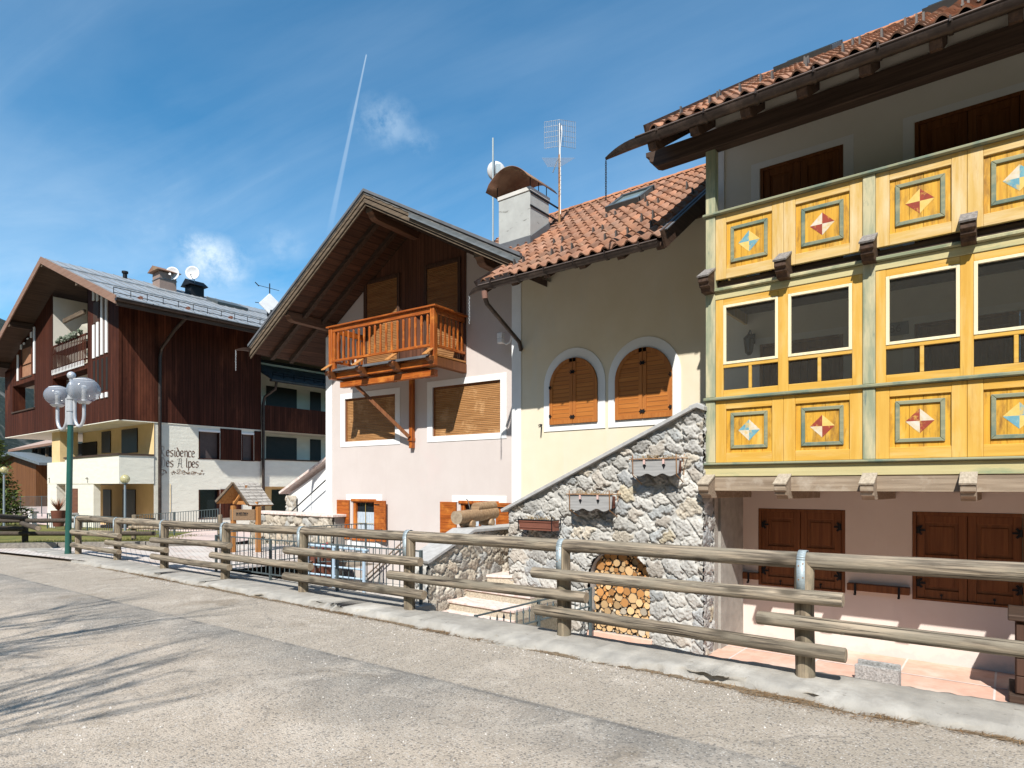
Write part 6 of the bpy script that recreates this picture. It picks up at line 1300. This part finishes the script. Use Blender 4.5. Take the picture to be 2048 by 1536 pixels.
# ================= houses, tree and lamps beyond =================
cb_ = thing('brown_chalet', 'dark brown timber chalet with low gable roof behind the left globe lamp', 'chalet', (-62, 20, GZ))
mChl = wood('chalet_boards', (.20,.082,.03), (.12,.048,.018), 2, .3, rough=.75, boards=(0, .2, .2))
a, b, t_ = A(8, 930, 21), A(72, 930, 21), A(31, 911, 21)
MB().prism([(a.x-4, 21, GZ), (b.x, 21, GZ), (b.x, 21, A(72, 926, 21).z), (t_.x, 21, t_.z), (a.x-4, 21, A(-10, 926, 21).z)], (0, 6, 0)).build('wall', mChl, cb_)
r_ = MB()
for s, (u, v) in ((1, (78, 930)), (-1, (-30, 936))):
    e = A(u, v, 20.3); r_.prism([(t_.x, 20.3, t_.z+.1), (e.x, 20.3, e.z), (e.x, 20.3, e.z+.25), (t_.x, 20.3, t_.z+.38)], (0, 7, 0))
r_.build('roof', mSlate, cb_, col=np.ones((len(r_.v), 4)))
MB().box(t_.x-1.0, t_.x+.4, 20.9, 20.99, .2, 1.2).build('window', mVoid, cb_)
fh = thing('far_tiled_house', 'far house with a broad low tiled roof and open timber balcony seen below the residence', 'house', (-60, 26, GZ))
a, b = A(16, 902, 22), A(140, 893, 22); r_ = MB(); r_.prism([(a.x, 22, a.z-.1), (b.x+6, 22, a.z+.25), (b.x+6, 22, a.z+.5), (a.x, 22, a.z+.15)], (0, .3, 0)); r_.build('eaves', mRB, fh)
r_ = MB(); r_.add([(a.x, 22, a.z+.16), (b.x+6, 22, a.z+.5), (b.x+6, 29, a.z+3.4), (a.x+9, 29, a.z+3.0)], [(0,1,2,3)]); r_.build('roof', M('pinkish_tiles', (.40,.30,.25), (.32,.23,.19), sc=(5,5,5), rough=.9, bump=.6), fh, col=np.ones((4,4)))
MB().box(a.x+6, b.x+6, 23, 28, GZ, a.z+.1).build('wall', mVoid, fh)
for x in (a.x+6.5, a.x+8.5, a.x+11): MB().box(x-.12, x+.12, 22.6, 22.84, GZ, a.z+.1).build('balcony_post', mFascia, fh)
MB().box(a.x+6, b.x+4, 22.5, 22.7, 1.3, 1.9).build('balcony_boards', mFascia, fh)
def spruce(name, lab, p, h, seed, w=.28):
    t = thing(name, lab, 'tree', p); r = random.Random(seed); p = Vector(p); MB().cyl(p, p + Vector((0,0,h*.97)), h*.018, h*.003, 8).build('trunk', mBark, t); f = MB(); col = []
    z = h*.10
    while z < h*.98:
        rr_ = h*w*(1 - z/h)**.85 + .08
        for _ in range(9):
            an = r.uniform(0, 6.283); L = rr_*r.uniform(.7, 1.12); d = Vector((math.cos(an), math.sin(an), -.22 + r.uniform(-.1, .12)))
            n_ = max(4, int(L*9))
            for k in range(n_):
                c = p + Vector((0,0,z)) + d*(L*(k+.5)/n_); sz = .20*(1.1 - .4*k/n_)
                for _2 in range(3):
                    o = Vector((r.gauss(0, .06), r.gauss(0, .06), r.gauss(0, .05))); a1 = Vector((r.uniform(-1,1), r.uniform(-1,1), r.uniform(-.8,.2))).normalized()*sz; b1 = Vector((r.uniform(-1,1), r.uniform(-1,1), r.uniform(-.5,.5))).normalized()*sz*.35
                    f.add([c+o-b1, c+o+b1, c+o+a1], [(0,1,2)]); b = r.uniform(.6, 1.5); col += [(b, b, b*.9, 1)]*3
        z += h*.042
    f.build('crown', MATS.get('spruce_needles') or M('spruce_needles', (.055,.085,.022), (.09,.115,.03), rough=.8, tint=True), t, col=col); return t
p = A(-2, 972, 8.2); spruce('spruce_tree', 'green spruce tree at the left edge in front of the chalet', (p.x-.4, 8.2, -.3), 4.3, 3, .34)
p = A(-6, 972, 16.0)
def globe_lamp(u, v, d, r, lab, zb):
    p = A(u, v, 1); F = ray(u, v); p = Vector((0,0,CH)) + F*d; t = thing('globe_lamp', lab, 'street lamp', (p.x, p.y, zb))
    MB().cyl((p.x, p.y, zb), (p.x, p.y, p.z-r*.85), .045, .035, 10).cyl((p.x,p.y,p.z-r*1.15), (p.x,p.y,p.z-r*.8), .07, .10, 10).build('pole', M('lamp_pole_grey', (.20,.24,.27), rough=.5) if 'lamp_pole_grey' not in MATS else MATS['lamp_pole_grey'], t)
    MB().ball(p, r, 20, 14).build('globe', mAmber, t); MB().cyl(p - Vector((0,0,r*.5)), p + Vector((0,0,r*.2)), r*.18, n=8).build('bulb', mPlas, t); return t
def clearish(name, c, al, rough=.1):
    m = bpy.data.materials.new(name); m.use_nodes = True; t = m.node_tree; b = t.nodes['Principled BSDF']; b.inputs['Base Color'].default_value = (*c, 1); b.inputs['Roughness'].default_value = rough; b.inputs['Alpha'].default_value = al; return m
mAmber = clearish('amber_globe', (.52,.47,.24), .72, .12); mGlobe = clearish('frosted_globe', (.30,.33,.38), .55, .06)
globe_lamp(250, 958, 23.5, .165, 'yellowish globe lamp on a slim grey pole in front of the residence', -.25)
globe_lamp(8, 940, 27.0, .145, 'smaller globe lamp on a pole at the left edge before the brown chalet', -.35)
# terrace piers, railings, planter
for i, (u0, u1, v0, v1) in enumerate(((3, 26, 1018, 1050), (30, 52, 1020, 1050), (52, 72, 1016, 1047), (60, 78, 1023, 1055), (94, 114, 1026, 1062), (140, 158, 1026, 1062))):
    d = 1270*2.0/(v1-972); a = Vector((0,0,CH)) + ray(u0+4, v0)*d; b = Vector((0,0,CH)) + ray(u1-4, v0)*d; c = (a+b)/2; w = (b-a).length/2
    t = thing('terrace_pier', ['first', 'second', 'third', 'fourth', 'fifth', 'sixth'][i] + ' white slab topped pier from the left before the residence terrace', 'pier', (c.x, c.y, -.4), 'white piers along the terrace')
    MB().box(c.x-w*.8, c.x+w*.8, c.y-w*.6, c.y+w*.6, -.42, c.z-.08).build('shaft', mWhite, t); MB().box(c.x-w*1.4, c.x+w*1.4, c.y-w*1.1, c.y+w*1.1, c.z-.079, c.z).build('slab', mCop, t)
def bar_fence(name, lab, p, q, h, step=.13, mat=mRail, r=.008, posts=2.0, hd=None, single=False, cat='railing', rails=(1., .12)):
    """iron railing between two base points, one mesh per part: posts, rails, bars"""
    p, q = Vector(p), Vector(q); t = thing(name, lab, cat, (p+q)/2); L = (q-p).length; n_ = max(2, int(L/step)); u = Vector((0,0,1)); d = (q-p)/L
    m = MB(); c0 = p + (q-p)/n_
    if single:
        m.cyl(c0 + u*h*rails[-1], c0 + u*h*(rails[0] if not hd else .86), r, n=6, caps=False); (hd and m.cyl(c0 + u*h*.855, c0 + u*h*.95, .020, .001, 4)); o = m.build('bar', mat, t)
        for k in range(2, n_): c = o.copy(); COL.objects.link(c); c.parent = t; c.location = (q-p)*((k-1)/n_)
    else:
        for k in range(1, n_): c = p + (q-p)*(k/n_); m.cyl(c + u*h*rails[-1], c + u*h*rails[0], r, n=5, caps=False)
        m.build('bars', mat, t)
    for f in rails: MB().beam(p + u*h*f, q + u*h*f, .03, .02, Z_).build('rail', mat, t)
    np_ = max(1, int(round(L/posts)))
    for k in range(np_+1): c = p + (q-p)*(k/np_); MB().beam(c - u*.05, c + u*h*1.02, .04, .04, (d.x, d.y, 0)).build('post', mat, t)
    return t
def gd(u, v, d): return Vector((0,0,CH)) + ray(u, v)*d
for (u0, v0, d0, u1, v1, d1, h, lb) in ((95, 1062, 27, 262, 1075, 24.5, .75, 'thin grey iron railing along the pink terrace below the residence'), (268, 1075, 24.5, 436, 1066, 22.5, .85, 'thin grey iron railing in front of the lettered wall'), (0, 1030, 42, 130, 1032, 38, 1.2, 'blue grey railing far left in front of the chalet')):
    bar_fence('metal_railing', lb, gd(u0, v0, d0), gd(u1, v1, d1), h, .14, mRail, .010, 2.4, single=False)
p = gd(117, 1048, 26); ag = thing('agave_planter', 'round dark pot with spiky reddish plant between the terrace piers', 'plant pot', p); MB().cyl(p + Vector((0,0,-.1)), p + Vector((0,0,.55)), .18, .27, 14).build('pot', mTerr, ag); m = MB(); r6 = random.Random(6)
for _ in range(44): an = r6.uniform(0, 6.28); d = Vector((math.cos(an)*.33, math.sin(an)*.33, r6.uniform(.25, .6))); b = p + Vector((0,0,.55)); s = Vector((-math.sin(an), math.cos(an), 0))*.03; m.add([b-s, b+s, b+d], [(0,1,2)])
m.build('leaves', M('reddish_spiky_leaves', (.24,.09,.045), (.18,.07,.04), rough=.7), ag)
# ================= log fence along the kerb =================
rng = random.Random(21)
def log(p, q, r, mat, name, parent, seg=.22, n=16, wob=.035):
    p, q = Vector(p), Vector(q); L = (q-p).length; k = max(3, int(L/seg)); d = (q-p)/L; a = d.orthogonal().normalized(); b = d.cross(a); m = MB(); rings = []
    ph_ = [rng.uniform(0, 6.28) for _ in range(4)]
    for i in range(k+1):
        t = i/k; off = a*(.006*math.sin(t*5+ph_[0])) + b*(.006*math.sin(t*4+ph_[1])); ring = []
        for j in range(n):
            an = 2*math.pi*j/n; w = 1 + wob*math.sin(2*an+ph_[2]) + wob*.6*math.sin(3*an+ph_[3]+t*3) + rng.uniform(-.015, .015); ring.append(p + d*(L*t) + off + (a*math.cos(an) + b*math.sin(an))*r*w)
        rings.append(ring)
    vs = [x for g in rings for x in g]; m.add(vs, [(i*n+j, i*n+(j+1) % n, (i+1)*n+(j+1) % n, (i+1)*n+j) for i in range(k) for j in range(n)], True)
    for g, s, cp in ((rings[0], -1, 1), (rings[-1], 1, 0)):
        c = sum(g, Vector())/n; g2 = [c + (x-c)*.90 + d*(s*r*.10) for x in g]; f = [(j, (j+1) % n, n+(j+1) % n, n+j) for j in range(n)]
        m.add(g + g2, f if s > 0 else [x[::-1] for x in f], True); m.m = 1; m.add(g2, [tuple(range(n)) if s > 0 else tuple(range(n-1, -1, -1))]); m.m = 0
    return m.build(name, [mat, mCut], parent)
fp = []
for u, v, ut, vt in ((150,1108,155,1032), (228,1120,233,1036), (321,1137,325,1041), (443,1158,445,1046), (598,1185,600,1054), (811,1220,815,1062), (1120,1272,1120,1080), (1605,1355,1605,1104)):
    b = gp(u, v); t = A(ut, vt, b.y); fp.append((Vector((b.x, b.y+.075, b.z)), t.z))
d_ = (fp[-1][0] - fp[-3][0])/2
fp.append((fp[-1][0] + Vector((2.5, .03, .015)), 1.085)); fp.append((fp[-1][0] + Vector((2.5, .03, .015)), 1.10))
fn = thing('log_fence', 'weathered grey log fence with galvanised straps on the concrete kerb', 'fence', fp[4][0])
rt_ = .071
for i, (b, zt) in enumerate(fp):
    log(b - Vector((0,0,.05)), (b.x, b.y, zt-rt_*1.1), .078, mLogZ, 'post', fn, n=16)
for i in range(len(fp)-1):
    (a, za_), (b, zb_) = fp[i], fp[i+1]; e = Vector((.0, 0, 0))
    log((a.x + (.0 if i else -.08), a.y, za_-rt_), (b.x-.012, b.y, zb_-rt_), rt_, mLog, 'top_rail', fn, n=18)
    hs = ((.70, .262) if i % 2 == 0 else (.475,)); y = -.105
    for h in hs:
        k0, k1 = h*za_/1.085, h*zb_/1.085; dx = (b-a).normalized()
        p, q = a - dx*rng.uniform(.30, .38), b + dx*rng.uniform(.30, .38); log((p.x, p.y+y, a.z+k0+rng.uniform(-.01,.01)), (q.x, q.y+y, b.z+k1+rng.uniform(-.01,.01)), .062, mLog, 'rail', fn)
    # bent steel strap over the joint
for i, (b, zt) in enumerate(fp):
    pts = [(b.y-.083, zt-.38), (b.y-.083, zt-rt_)] + [(b.y - .080*math.cos(a), zt - rt_ + .078*math.sin(a)) for a in np.linspace(.25, math.pi-.25, 9)] + [(b.y+.083, zt-rt_), (b.y+.083, zt-.33)]
    m = MB(); w = .034; xo = b.x - .012
    for (y0, z0), (y1, z1) in zip(pts, pts[1:]): m.add([(xo-w,y0,z0),(xo+w,y0,z0),(xo+w,y1,z1),(xo-w,y1,z1)], [(0,1,2,3)], True)
    o = m.build('strap', mGalv, fn); s_ = o.modifiers.new('t', 'SOLIDIFY'); s_.thickness = .004; s_.offset = 1
    m = MB()
    for dz in (-.36, -.24, -.12): m.cyl((xo-.018, b.y-.090, zt+dz), (xo-.018, b.y-.083, zt+dz), .006, n=6).cyl((xo+.018, b.y-.090, zt+dz+.02), (xo+.018, b.y-.083, zt+dz+.02), .006, n=6)
    m.build('screws', mRust, o)
# lawn fences; the first has its shade put into a dark log colour
mLogD = wood('shade_dark_log', (.085,.068,.052), (.05,.04,.032), 0, .8, rough=.95, bump=.5)
f2 = thing('lawn_fence', 'two rail timber fence in painted shade on the lawn left of the green lamp post', 'fence', gd(52, 1084, 19.5))
pA, pB = gd(-40, 1041, 19.0), gd(300, 1041, 19.8)
for v in (1041, 1067): log(gd(-60, v, 19.0), gd(310, v, 19.8), .068, mLogD, 'rail', f2, seg=.5)
log(gd(-60, 1028, 17.4), gd(46, 1036, 19.2), .075, mLogD, 'rail', f2, seg=.5); log(gd(-60, 1056, 17.6), gd(44, 1057, 19.2), .075, mLogD, 'rail', f2, seg=.5)
log(gd(45, 1047, 19.0), gd(76, 1057, 17.6), .075, mLogD, 'broken_rail', f2); log(gd(50, 1090, 19.3), gd(50, 1031, 19.3), .085, mLogD, 'post', f2)
f3 = thing('path_fence', 'brown two rail timber fence beyond the path before the lettered wall', 'fence', gd(268, 1082, 21))
for u0, v0, u1, v1 in ((258, 1055, 470, 1056), (180, 1064, 272, 1065), (470, 1053, 540, 1050)): log(gd(u0, v0, 20.5), gd(u1, v1, 20.2), .055, mLogZ, 'rail', f3, seg=.5)
for u in (268, 440, 540): log(gd(u, 1086, 20.6), gd(u, 1030, 20.6), .075, mLogZ, 'post', f3)
# ================= green lamp post =================
b = gp(136, 1108); lp = thing('street_lamp', 'dark green street lamp post with two clear globes on curved silver arms', 'street lamp', b)
dl = SA*-b.x + CA*b.y; s_ = dl/F_; top = Vector((0,0,CH)) + ray(143, 748)*dl; ax = (top - b).normalized(); at_ = lambda v: b + ax*((1108-v)*s_/ax.z)
rt = Vector((CA, SA, 0)); fw = Vector((-SA, CA, 0))
MB().cyl(at_(1110), at_(848), .073, .066, 20).cyl(at_(1109), at_(1103), .078, .078, 20).build('pole', mGreen, lp)
m = MB(); m.cyl(at_(850), at_(790), .085, .080, 18).cyl(at_(790), at_(770), .062, .056, 16).cyl(at_(770), at_(764), .07, .045, 16).cyl(at_(764), at_(757), .04, .045, 12)
for v in (821, 797): m.cyl(at_(v+1.8), at_(v-1.8), .098, .098, 18)
m.ball(at_(751), .10, 16, 12); m.build('head', mSilver, lp, bevel=.0)
for sx_, ug, vg, rg, uy in ((-1, 115, 791, .305, 1.0), (1, 168, 780, .375, -.35)):
    c = Vector((0,0,CH)) + ray(ug, vg)*(dl + uy*.25); zb2 = c.z - rg*.78; p0 = at_(815) + rt*(sx_*.10); lowz = at_(853 if sx_ > 0 else 858).z; e = Vector((c.x, c.y, zb2)); mid = (p0 + e)/2
    pts = [Vector((p0.x, p0.y, at_(797).z)), p0]
    for k in range(11):
        t = k/10; q = p0*(1-t) + e*t; an = math.pi*t; q = (p0+e)/2 - (e-p0)/2*math.cos(an); q.z = (lowz+.30) - .30*math.sin(an); pts.append(q)
    pts += [Vector((e.x, e.y, zb2-.05))]
    arm = MB().tube(pts, .040, 12).build('arm', mSilver, lp); MB().cyl((e.x,e.y,zb2-.06), (e.x,e.y,zb2+.0), .11, .17, 18).build('globe_holder', mSilver, arm)
    MB().ball(c, rg, 28, 18, (1,1,.86), 0, .80).build('globe', mGlobe, lp); MB().cyl((e.x,e.y,zb2), (e.x,e.y,c.z+.02), .055, .05, 12).ball((e.x,e.y,c.z+.06), .07, 12, 8).build('bulb', mPlas, lp)
    MB().tube([c + Vector((rg*.62*math.cos(a), rg*.62*math.sin(a), rg*.86*.775)) for a in np.linspace(0, 2*math.pi, 29)], .009, 5, False).build('globe_ring', mPlas, lp)
# ================= railings round the court =================
bar_fence('court_railing', 'long grey green iron railing just behind the log fence', (-12.6, 6.40, -.07), (-6.75, 6.46, -.02), .72, .15, mRail, .008, 2.0, single=True)
bar_fence('court_railing', 'grey green iron railing running back from the log fence beside the wooden shingled shelter', (-12.6, 6.55, -.07), (-12.75, 10.3, -.07), .78, .15, mRail, .008, 2.0, single=True)
bar_fence('court_railing', 'short second grey green railing in front of the rubble retaining wall', (-12.3, 8.6, -.15), (-10.8, 9.9, -.15), .75, .14, mRail, .008, 2.0, single=True)
MB().box(-12.9, -6.6, 6.17, 6.62, -1.3, -.075).build('railing_plinth', mConc)['kind'] = 'structure'
sp_ = bar_fence('spear_railing', 'low dark iron railing with spear heads going down beside the stone steps', (-5.72, 6.5, -.98), (-5.45, 9.05, -.90), .86, .135, mRail, .009, 1.27, hd=True, single=True, rails=(1., .66))
mBl = lambda q: gd(*q)
br_ = thing('blue_rail', 'light blue painted pipe handrail in front of the pink wall', 'handrail', gd(668, 1150, 13.9))
m = MB(); P = [gd(612, 1089, 14.2), gd(737, 1101, 13.7)]; m.cyl(P[0], P[1], .030, n=8); m.build('top_pipe', mBlueR, br_)
for f in (.30, .58, .86):
    m = MB(); dz = Vector((0,0,-.74*f)); m.cyl(P[0] + dz, P[1] + dz - (P[1]-P[0])*.06, .022, n=8).build('pipe', mBlueR, br_)
for t in (.02, .45, .93): c = P[0] + (P[1]-P[0])*t; MB().cyl(c, c - Vector((0,0,1.1)), .038, n=8).build('post', mBlueR, br_)
# terracotta pot
p = gd(645, 1150, 14.9); pt_ = thing('large_pot', 'large dark terracotta pot with a small red flower behind the blue handrail', 'plant pot', (p.x, p.y, CZ)); z1 = gd(645, 1096, 14.9).z
MB().cyl((p.x,p.y,CZ), (p.x,p.y,z1-.1), .22, .36, 20).cyl((p.x,p.y,z1-.1), (p.x,p.y,z1), .39, .39, 20).build('pot', mTerr, pt_); q = Vector((p.x+.22, p.y-.1, z1+.07)); m = MB()
for k in range(9): m.ball(q + Vector((R.uniform(-.07,.07), R.uniform(-.06,.06), R.uniform(-.03,.05))), .035, 6, 5)
m.build('flower', M('red_petals', (.60,.02,.03), rough=.6), pt_)
# ================= retaining wall, ramp stair =================
rw = thing('retaining_wall', 'rubble retaining wall with a pale slab top left of the pink house', 'stone wall', (-17, 10.8, CZ))
ry = 10.75; xw0, xw1 = A(503, 1030, ry).x, A(669, 1030, ry).x; zt = A(600, 1031, ry).z
rubble('rubble_face', (xw0, ry, CZ), (1,0,0), xw1-xw0, zt-CZ, rw, 31, cw=.36, ch=.27, pal=PALW, res=.026, depth=.07, mortar=(.60,.55,.47)); MB().box(xw0, xw1-.02, ry+.02, ry+.4, CZ, zt).build('wall_core', mConc, rw)
MB().prism([(xw0-.04, ry-.10, zt), (xw1+.06, ry-.10, zt+.0), (xw1+.06, ry+.55, zt), (xw0-.04, ry+.55, zt)], (0,0,.07)).build('slab', mTread, rw, bevel=.008)
rs2 = thing('ramp_stair', 'white side stair of the pink house with pale stone coping and thin handrail', 'staircase', A(610, 985, 12.4))
a, b = A(566, 986, 12.2), A(668, 910, 12.2); c, d = A(566, 1035, 12.2), A(668, 1035, 12.2)
MB().prism([(a.x+.25, 12.25, c.z-.5), (b.x+.3, 12.25, c.z-.5), (b.x+.3, 12.25, b.z-.05), (a.x+.25, 12.25, a.z-.05)], (0, .25, 0)).build('wall', mWhite, rs2)
dd = (b-a).normalized(); MB().beam(a + Vector((0,.15,0)), b + dd*.4 + Vector((0,.15,0)), .62, .09, Z_).build('coping', mTread, rs2, bevel=.01)
rubble('rubble_pier', (a.x+.22, 12.2, c.z-.3), (1,0,0), .62, a.z-c.z+.22, rs2, 33, cw=.3, ch=.24, pal=PALW, res=.03)
e0, e1 = A(580, 1026, 12.05), A(668, 945, 12.05); MB().tube([e0 + Vector((-.1,0,-.15)), e0, e1], .02, 6).build('handrail', mIron, rs2)
so2 = M('garden_soil', (.16,.13,.10), (.28,.24,.19), sc=(14,14,14), rough=1, bump=.8, bd=.03)
sheet('soil_bed', [(-17.0,6.7,-.35),(-12.7,6.7,-.35),(-12.7,10.7,-.35),(-17.0,10.7,-.35)], so2)
# ================= shingled wooden shelter =================
dh = 16.6; hb = gd(478, 1100, dh); sh = thing('wooden_shelter', 'small orange wooden shelter with a grey shingled gable roof and a dark name board', 'wooden shelter', (hb.x, hb.y, -.4))
sc_ = dh/F_; g = lambda u, v, back=0.: gd(u, v, dh) + bk_*back
bk_ = Vector((CA*.78+ -SA*.62, SA*.78 + CA*.62, 0)).normalized()       # ridge direction, back and to the right
ap, le, re_ = g(467, 966), g(433, 1004), g(497, 1009); Lr = .62
rdz = Vector((0,0,1)); thk = Vector((0,0,-.045))
for nm, p, q in (('roof_side', ap, le), ('roof_side', ap, re_)):
    o = MB(); o.prism([p, q, q+thk, p+thk], bk_*Lr); o = o.build(nm, mHut, sh); m = MB(); n_ = 7; nn_ = (q-p).cross(bk_).normalized(); nn_ = nn_ if nn_.z > 0 else -nn_
    for k in range(n_):
        x0_, x1_ = p + (q-p)*(k/n_), p + (q-p)*((k+1)/n_ + .05); w = 0
        while w < Lr-.02:
            ww = min(rng.uniform(.10, .19), Lr-w); m.prism([x0_ + bk_*(w+.004) + nn_*.008, x1_ + bk_*(w+.004) + nn_*.030, x1_ + bk_*(w+ww-.004) + nn_*.030, x0_ + bk_*(w+ww-.004) + nn_*.008], nn_*.012); w += ww
    m.build('shingles', mShing, o); MB().beam(p - bk_*.02 + nn_*.0, q - bk_*.02, .03, .10, nn_).build('barge_board', mFascia, o)
ps = [g(449, 1010), g(499, 1012)]
for k, p in enumerate(ps):
    for bq in (.12,): q = p + bk_*(bq+.1); MB().box(q.x-.055, q.x+.055, q.y-.055, q.y+.055, -1.0, q.z - .02).build('post', mHut, sh, bevel=.008)
for bq in (.22,): MB().beam(ps[0] + bk_*bq + rdz*.06, ps[1] + bk_*bq + rdz*.06, .09, .09).build('tie_beam', mHut, sh, bevel=.006); a = (ps[0]+ps[1])/2 + bk_*bq + rdz*.10; MB().beam(a, (a.x, a.y, ap.z-.06), .06, .06, X_).beam(a + (ps[0]-a)*.55, (a.x, a.y, ap.z-.10), .05, .05, X_).beam(a + (ps[1]-a)*.55, (a.x, a.y, ap.z-.10), .05, .05, X_).build('king_post', mHut, sh)
z0, z1 = g(470, 1041).z, g(470, 1019).z; p, q = ps[0] + bk_*.14, ps[1] + bk_*.14; p.z = q.z = (z0+z1)/2
MB().beam(p, q, .035, z1-z0, Z_).build('name_board', M('dark_sign_board', (.21,.135,.08), (.15,.095,.055), sc=(20,20,60), rough=.8), sh, bevel=.006); MB().beam(p - rdz*.30, q - rdz*.30, .05, .05).build('low_beam', mHut, sh)
# carved, unreadable letters: worn short cuts
m = MB(); u_ = (q-p).normalized(); f_ = u_.cross(Z_).normalized()*.021; f_ = f_ if f_.dot(fw) < 0 else -f_
for k in range(9):
    c = p + u_*((q-p).length*(.27 + .052*k)) + f_ + rdz*.02; m.beam(c - rdz*.045, c + rdz*.045, .016, .004, f_); (k % 3 != 1) and m.beam(c + rdz*.04, c + rdz*(.04 if k % 2 else -.0) + u_*.03, .004, .016, Z_)
m.build('carved_letters', mIron, sh)
# ================= loose chippings, dry litter at the kerb =================
def chips():
    r = np.random.RandomState(2); n = 15000; v = []; f = []; c = []
    for _ in range(n):
        if r.rand() < .62: d = 1.9 + r.rand()**1.6*6.5; u = r.uniform(-120, 2150); q = (ray(u, 1000)); q = Vector((q.x, q.y, 0)); x, y = q.x*d, q.y*d
        else: x, y = r.uniform(-14, 3), 5.38 + r.randn()*.16
        if y > 5.48: continue
        if math.sin(x*1.3+y*2.1) + math.sin(x*.7-y*1.7+1) + r.randn()*.8 < .15: continue
        s = .0035 + .007*r.rand()**3; s *= 2.2 if r.rand() < .006 else 1; z = gz(x) + RZ + s*.4; k = len(v); a = r.uniform(0, 6.28)
        for j in range(3): v.append((x + s*r.uniform(.8,1.2)*math.cos(a+j*2.1), y + s*r.uniform(.8,1.2)*math.sin(a+j*2.1), z - s*.5))
        v.append((x + s*r.uniform(-.3,.3), y + s*r.uniform(-.3,.3), z + s*r.uniform(.4,.8)))
        f += [(k,k+1,k+3),(k+1,k+2,k+3),(k+2,k,k+3)]; b = r.choice((.55,.8,1.,1.15)); c += [(b, b*.985, b*.96, 1)]*4
    m = MB(); m.v = v; m.f = f; m.sm = [False]*len(f); m.mi = [0]*len(f); o = m.build('chippings', M('stone_chips', (.58,.56,.53), (.46,.44,.42), rough=.9, tint=True), col=c)
    tag(o, 'loose pale stone chippings scattered over the asphalt', 'gravel', kind='stuff')
chips()
def litter():
    r = random.Random(9); m = MB(); col = []
    for _ in range(14000):
        x = r.uniform(-15, 2.2); dens = .25 + .75*(math.sin(x*2.3)*.5+.5)*(math.sin(x*.9+1)*.5+.5) + (1.2 if -1.75 < x < -.6 else 0)
        if r.random() > dens: continue
        y = 5.455 - abs(r.gauss(0, .05 + (.06 if -1.8 < x < -.5 else 0))); z = gz(x) + RZ + r.uniform(.002, .02); a = r.uniform(-.9, .9) + (0 if r.random() < .7 else 1.5); L = r.uniform(.02, .09); d = Vector((math.cos(a)*L, math.sin(a)*L, r.uniform(-.003, .025))); s = Vector((-d.y, d.x, 0)).normalized()*.0022; p = Vector((x, y, z))
        m.add([p-s, p+s, p+d], [(0,1,2)]); b = r.uniform(.5, 1.4); col += [(b, b*.95, b*.85, 1)]*3
    tag(m.build('dry_litter', M('dry_needles', (.26,.165,.085), (.17,.10,.05), rough=1, tint=True), col=col), 'brown dry needles and grass caught along the foot of the kerb', 'plant litter', kind='stuff')
    m = MB(); n_ = 600; vs = []
    for k in range(n_+1): x = -16 + 18.2*k/n_; w = .035 + .035*(math.sin(x*3.1)*.5+.5) + r.uniform(-.012, .012) + (.05 if -1.8 < x < -.5 else 0); vs += [(x, 5.48, gz(x)+RZ+.012), (x, 5.465-w, gz(x)+RZ+.004)]
    m.add(vs, [(2*k, 2*k+1, 2*k+3, 2*k+2) for k in range(n_)]); tag(m.build('kerb_dirt', M('brown_dirt', (.23,.18,.12), (.15,.115,.08), sc=(30,30,30), rough=1, bump=.8)), 'strip of brown dirt along the foot of the kerb', 'dirt', kind='stuff')
    m = MB(); 
    for _ in range(900):
        x = r.uniform(-40, -15); p = gp(0, 1090); t_ = r.random(); q = L0 + (L1-L0)*t_ + bn_*r.uniform(.05, 5.5); 
        for _2 in range(6): o = q + Vector((r.gauss(0,.12), r.gauss(0,.12), .0)); zz_ = gz(o.x)+.05 - (o - L0).dot(bn_)*.03; a = r.uniform(0, 6.28); s = Vector((math.cos(a), math.sin(a), 0))*.008; m.add([Vector((o.x,o.y,zz_))-s, Vector((o.x,o.y,zz_))+s, Vector((o.x+r.uniform(-.04,.04), o.y, zz_+r.uniform(.05,.13)))], [(0,1,2)])
    tag(m.build('grass_tufts', mGrass), 'short tufts of grass on the lawn', 'grass', kind='stuff')
litter()
# ================= bare tree behind the camera whose branches shade the road =================
def bare_tree(p, h, seed, lab):
    t = thing('bare_tree', lab, 'tree', p); r = random.Random(seed); m = MB(); tw = MB(); p = Vector(p)
    def br(a, d, L, rad_, lv):
        if lv > 4: return
        k = 4; pts = [a]
        for i in range(k): d = (d + Vector((r.gauss(0,.12), r.gauss(0,.12), r.gauss(.02,.08)))).normalized(); pts.append(pts[-1] + d*(L/k))
        (m if lv < 3 else tw).tube(pts, [rad_*(1-.55*i/k) for i in range(k+1)], 7 if lv < 2 else 4, False)
        for i in range(r.choice((3,3,4)) if lv < 4 else 3):
            q = pts[r.choice((2,3,4)) if lv else r.choice((2,3,3,4,4))]; ax_ = d.orthogonal().normalized(); ax_.rotate(Matrix.Rotation(r.uniform(0,6.28), 3, d)); e = (d + ax_*r.uniform(.22,.55) + Vector((0,0,.12))).normalized(); br(q, e, L*r.uniform(.55,.78), rad_*.52, lv+1)
        br(pts[-1], d, L*.72, rad_*.45, lv+1)
    br(p, Vector((.02,.06,1)), h*.36, h*.020, 0); m.build('trunk', mBark, t); tw.build('crown', mBark, t)
bare_tree((-5.0, -6.2, .1), 9.4, 4, 'leafless tree on the bank behind the viewer nearer to the houses on the right'); bare_tree((-8.6, -6.6, .1), 10.2, 8, 'taller leafless tree on the bank across the road to the left of the viewer')
